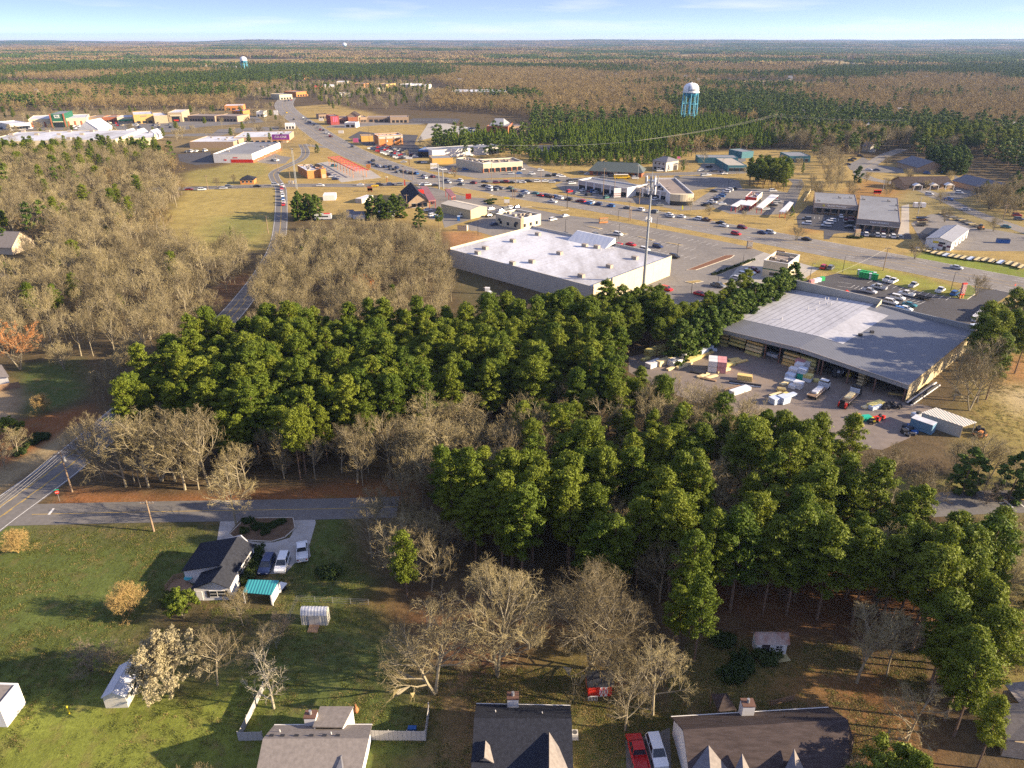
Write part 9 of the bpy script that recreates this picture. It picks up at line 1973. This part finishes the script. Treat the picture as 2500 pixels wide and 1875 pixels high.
emit('leafless_woodland',[t for t in rest if t[0] not in EVG and t[0] in hi_index],HI,hi_index,'leafless tan woodland continuing behind the nearer single trees','woodland',72)
emit('far_pine_woodland',[t for t in FARPTS if t[0] == 'pine'],LO,lo_index,'dark green pine woods stretching beyond the town','woodland',73)
emit('far_leafless_woodland',[t for t in FARPTS if t[0] != 'pine'],LO,lo_index,'brown leafless woods stretching beyond the town','woodland',74)
# ---- horizon: whole groves as tiles
def grove(kind, seed, S=90.0, n=42):
 r = np.random.default_rng(seed); vs_, fs_ = [], []; o = 0
 mb = []
 for i in range(n):
  x, y = r.uniform(-S / 2, S / 2, 2); h = r.uniform(12, 18); rr_ = r.uniform(3.5, 5.5)
  c = np.array([[x, y, h * 0.62], [x + r.normal() * 1.5, y + r.normal() * 1.5, h * 0.78]])
  mb.append(leaves(r, c, [rr_, rr_ * .8], 22 if kind == 'pine' else 20, 2.2, 0.9))
 return tri_mesh('crown', np.concatenate(mb), M_FARP if kind == 'pine' else M_FARTW)
gcol = bpy.data.collections.new('grove')
for i in range(4): gcol.objects.link(bpy.data.objects.new('grove_%02d' % i, grove('pine', 400 + i)))
for i in range(4): gcol.objects.link(bpy.data.objects.new('grove_%02d' % (i + 4), grove('oak', 410 + i)))
PT = {True: [], False: []}
for y0, y1, sp in ((2400, 5000, 78), (5000, 9000, 100), (9000, 14500, 135)):
 gx, gy, r = patchy(0, y0, y1, sp, int(y0)); k = opening(gx, gy) < .5; gx, gy = gx[k], gy[k]
 pf = pinefrac(gx, gy) + r.normal(size=gx.size) * 0.025 + 0.03 * np.clip((gy - 4000) / 8000, 0, 1); gz = hills(gx, gy)
 for x, y, z, q in zip(gx, gy, gz, pf):
  PT[bool(q > 0.505)].append(((x,y,z-1.0),r.integers(4)+(0 if q > 0.505 else 4),r.uniform(0,6.28),(sp/78,sp/78,r.uniform(.85,1.2))))
for k_,nm,lb_ in ((True,'horizon_pine_woods','dark green pine woods reaching to the horizon'),(False,'horizon_leafless_woods','brown leafless woods reaching to the horizon')):
 L_ = PT[k_]; scatter(nm, [a[0] for a in L_], [a[1] for a in L_], [a[2] for a in L_], [a[3] for a in L_], gcol, lb_, 'woodland')
print('TREES single', len(single), cnt, 'rest', len(rest), 'far', len(FARPTS), 'tiles', len(PT[True]) + len(PT[False]))
# ---- rough grass over lawns and fields
def tuft(seed):
 r=np.random.default_rng(seed);n_=26;b=r.normal(size=(n_,2))*.22;a=r.uniform(0,6.28,n_);hh=r.uniform(.04,.13,n_);d=np.stack([np.cos(a),np.sin(a)],1);ln=r.normal(size=(n_,2))*.08
 z=np.zeros((n_,1));return np.stack([np.hstack([b+d*.035,z]),np.hstack([b-d*.035,z]),np.hstack([b+ln,hh[:,None]])],1).reshape(-1,3)
tc_=bpy.data.collections.new('grass_tuft');M_GR=[leaf_mat('lawn_blades',(.105,.120,.030),(.150,.165,.036),.3),leaf_mat('dry_blades',(.24,.18,.07),(.30,.22,.085),.2)]
for i in range(6): tc_.objects.link(bpy.data.objects.new('grass_tuft_%02d' % i, tri_mesh('blades', tuft(500 + i), M_GR[i >= 3])))
GP, GI = [], []
def sward(l, n_, dry, seed):
 poly=pts(F,l);r=np.random.default_rng(seed);x0,x1=min(p.x for p in poly),max(p.x for p in poly);y0,y1=min(p.y for p in poly),max(p.y for p in poly)
 X,Y=r.uniform(x0,x1,n_),r.uniform(y0,y1,n_);k=inpoly(poly,X,Y) & (fbm(X,Y,7,seed)+r.normal(size=n_)*.12 > .5) & ~blocked(X,Y,-1.4);X,Y=X[k],Y[k]
 for x, y in zip(X, Y): GP.append((x, y, 0)); GI.append(int(r.integers(3)) + (3 if r.random() < dry else 0))
sward(LAWN1,24000,.15,81);sward([(940,1440),(1480,1450),(1480,1700),(940,1700)],16000,.5,82);sward([(1480,1380),(2000,1400),(2000,1700),(1480,1700)],14000,.6,83)
sward([(2090,800),(2300,700),(2300,1080),(2080,1060)],12000,.7,84);sward([(2080,1090),(2300,1080),(2300,1480),(2100,1440)],10000,.7,85);pass
r=np.random.default_rng(9);scatter('lawn_grass',GP,GI,r.uniform(0,6.28,len(GP)),r.uniform(.7,1.5,len(GP))[:,None]*np.ones(3),tc_,'rough short grass over the lawns and meadows','grass')
# ---------------------------------------------------------------- air
hz_ = MB().box((0, 7400, 0), (40000, 17000, 190)); hz_.v = [(x, y, z + 45) for x, y, z in hz_.v]
ho = hz_.obj('haze', bpy.data.materials.new('haze_air')); tag(ho, 'pale blue air fading the far woods', 'haze', kind='stuff')
hm = ho.data.materials[0]; hm.use_nodes = True; hn = hm.node_tree; hn.nodes.clear()
ou = hn.nodes.new('ShaderNodeOutputMaterial'); vo = hn.nodes.new('ShaderNodeVolumePrincipled')
vo.inputs['Color'].default_value=(0.42,0.62,1.0,1);vo.inputs['Density'].default_value=0.000044;vo.inputs['Anisotropy'].default_value=0.2
hn.links.new(vo.outputs[0], ou.inputs['Volume'])
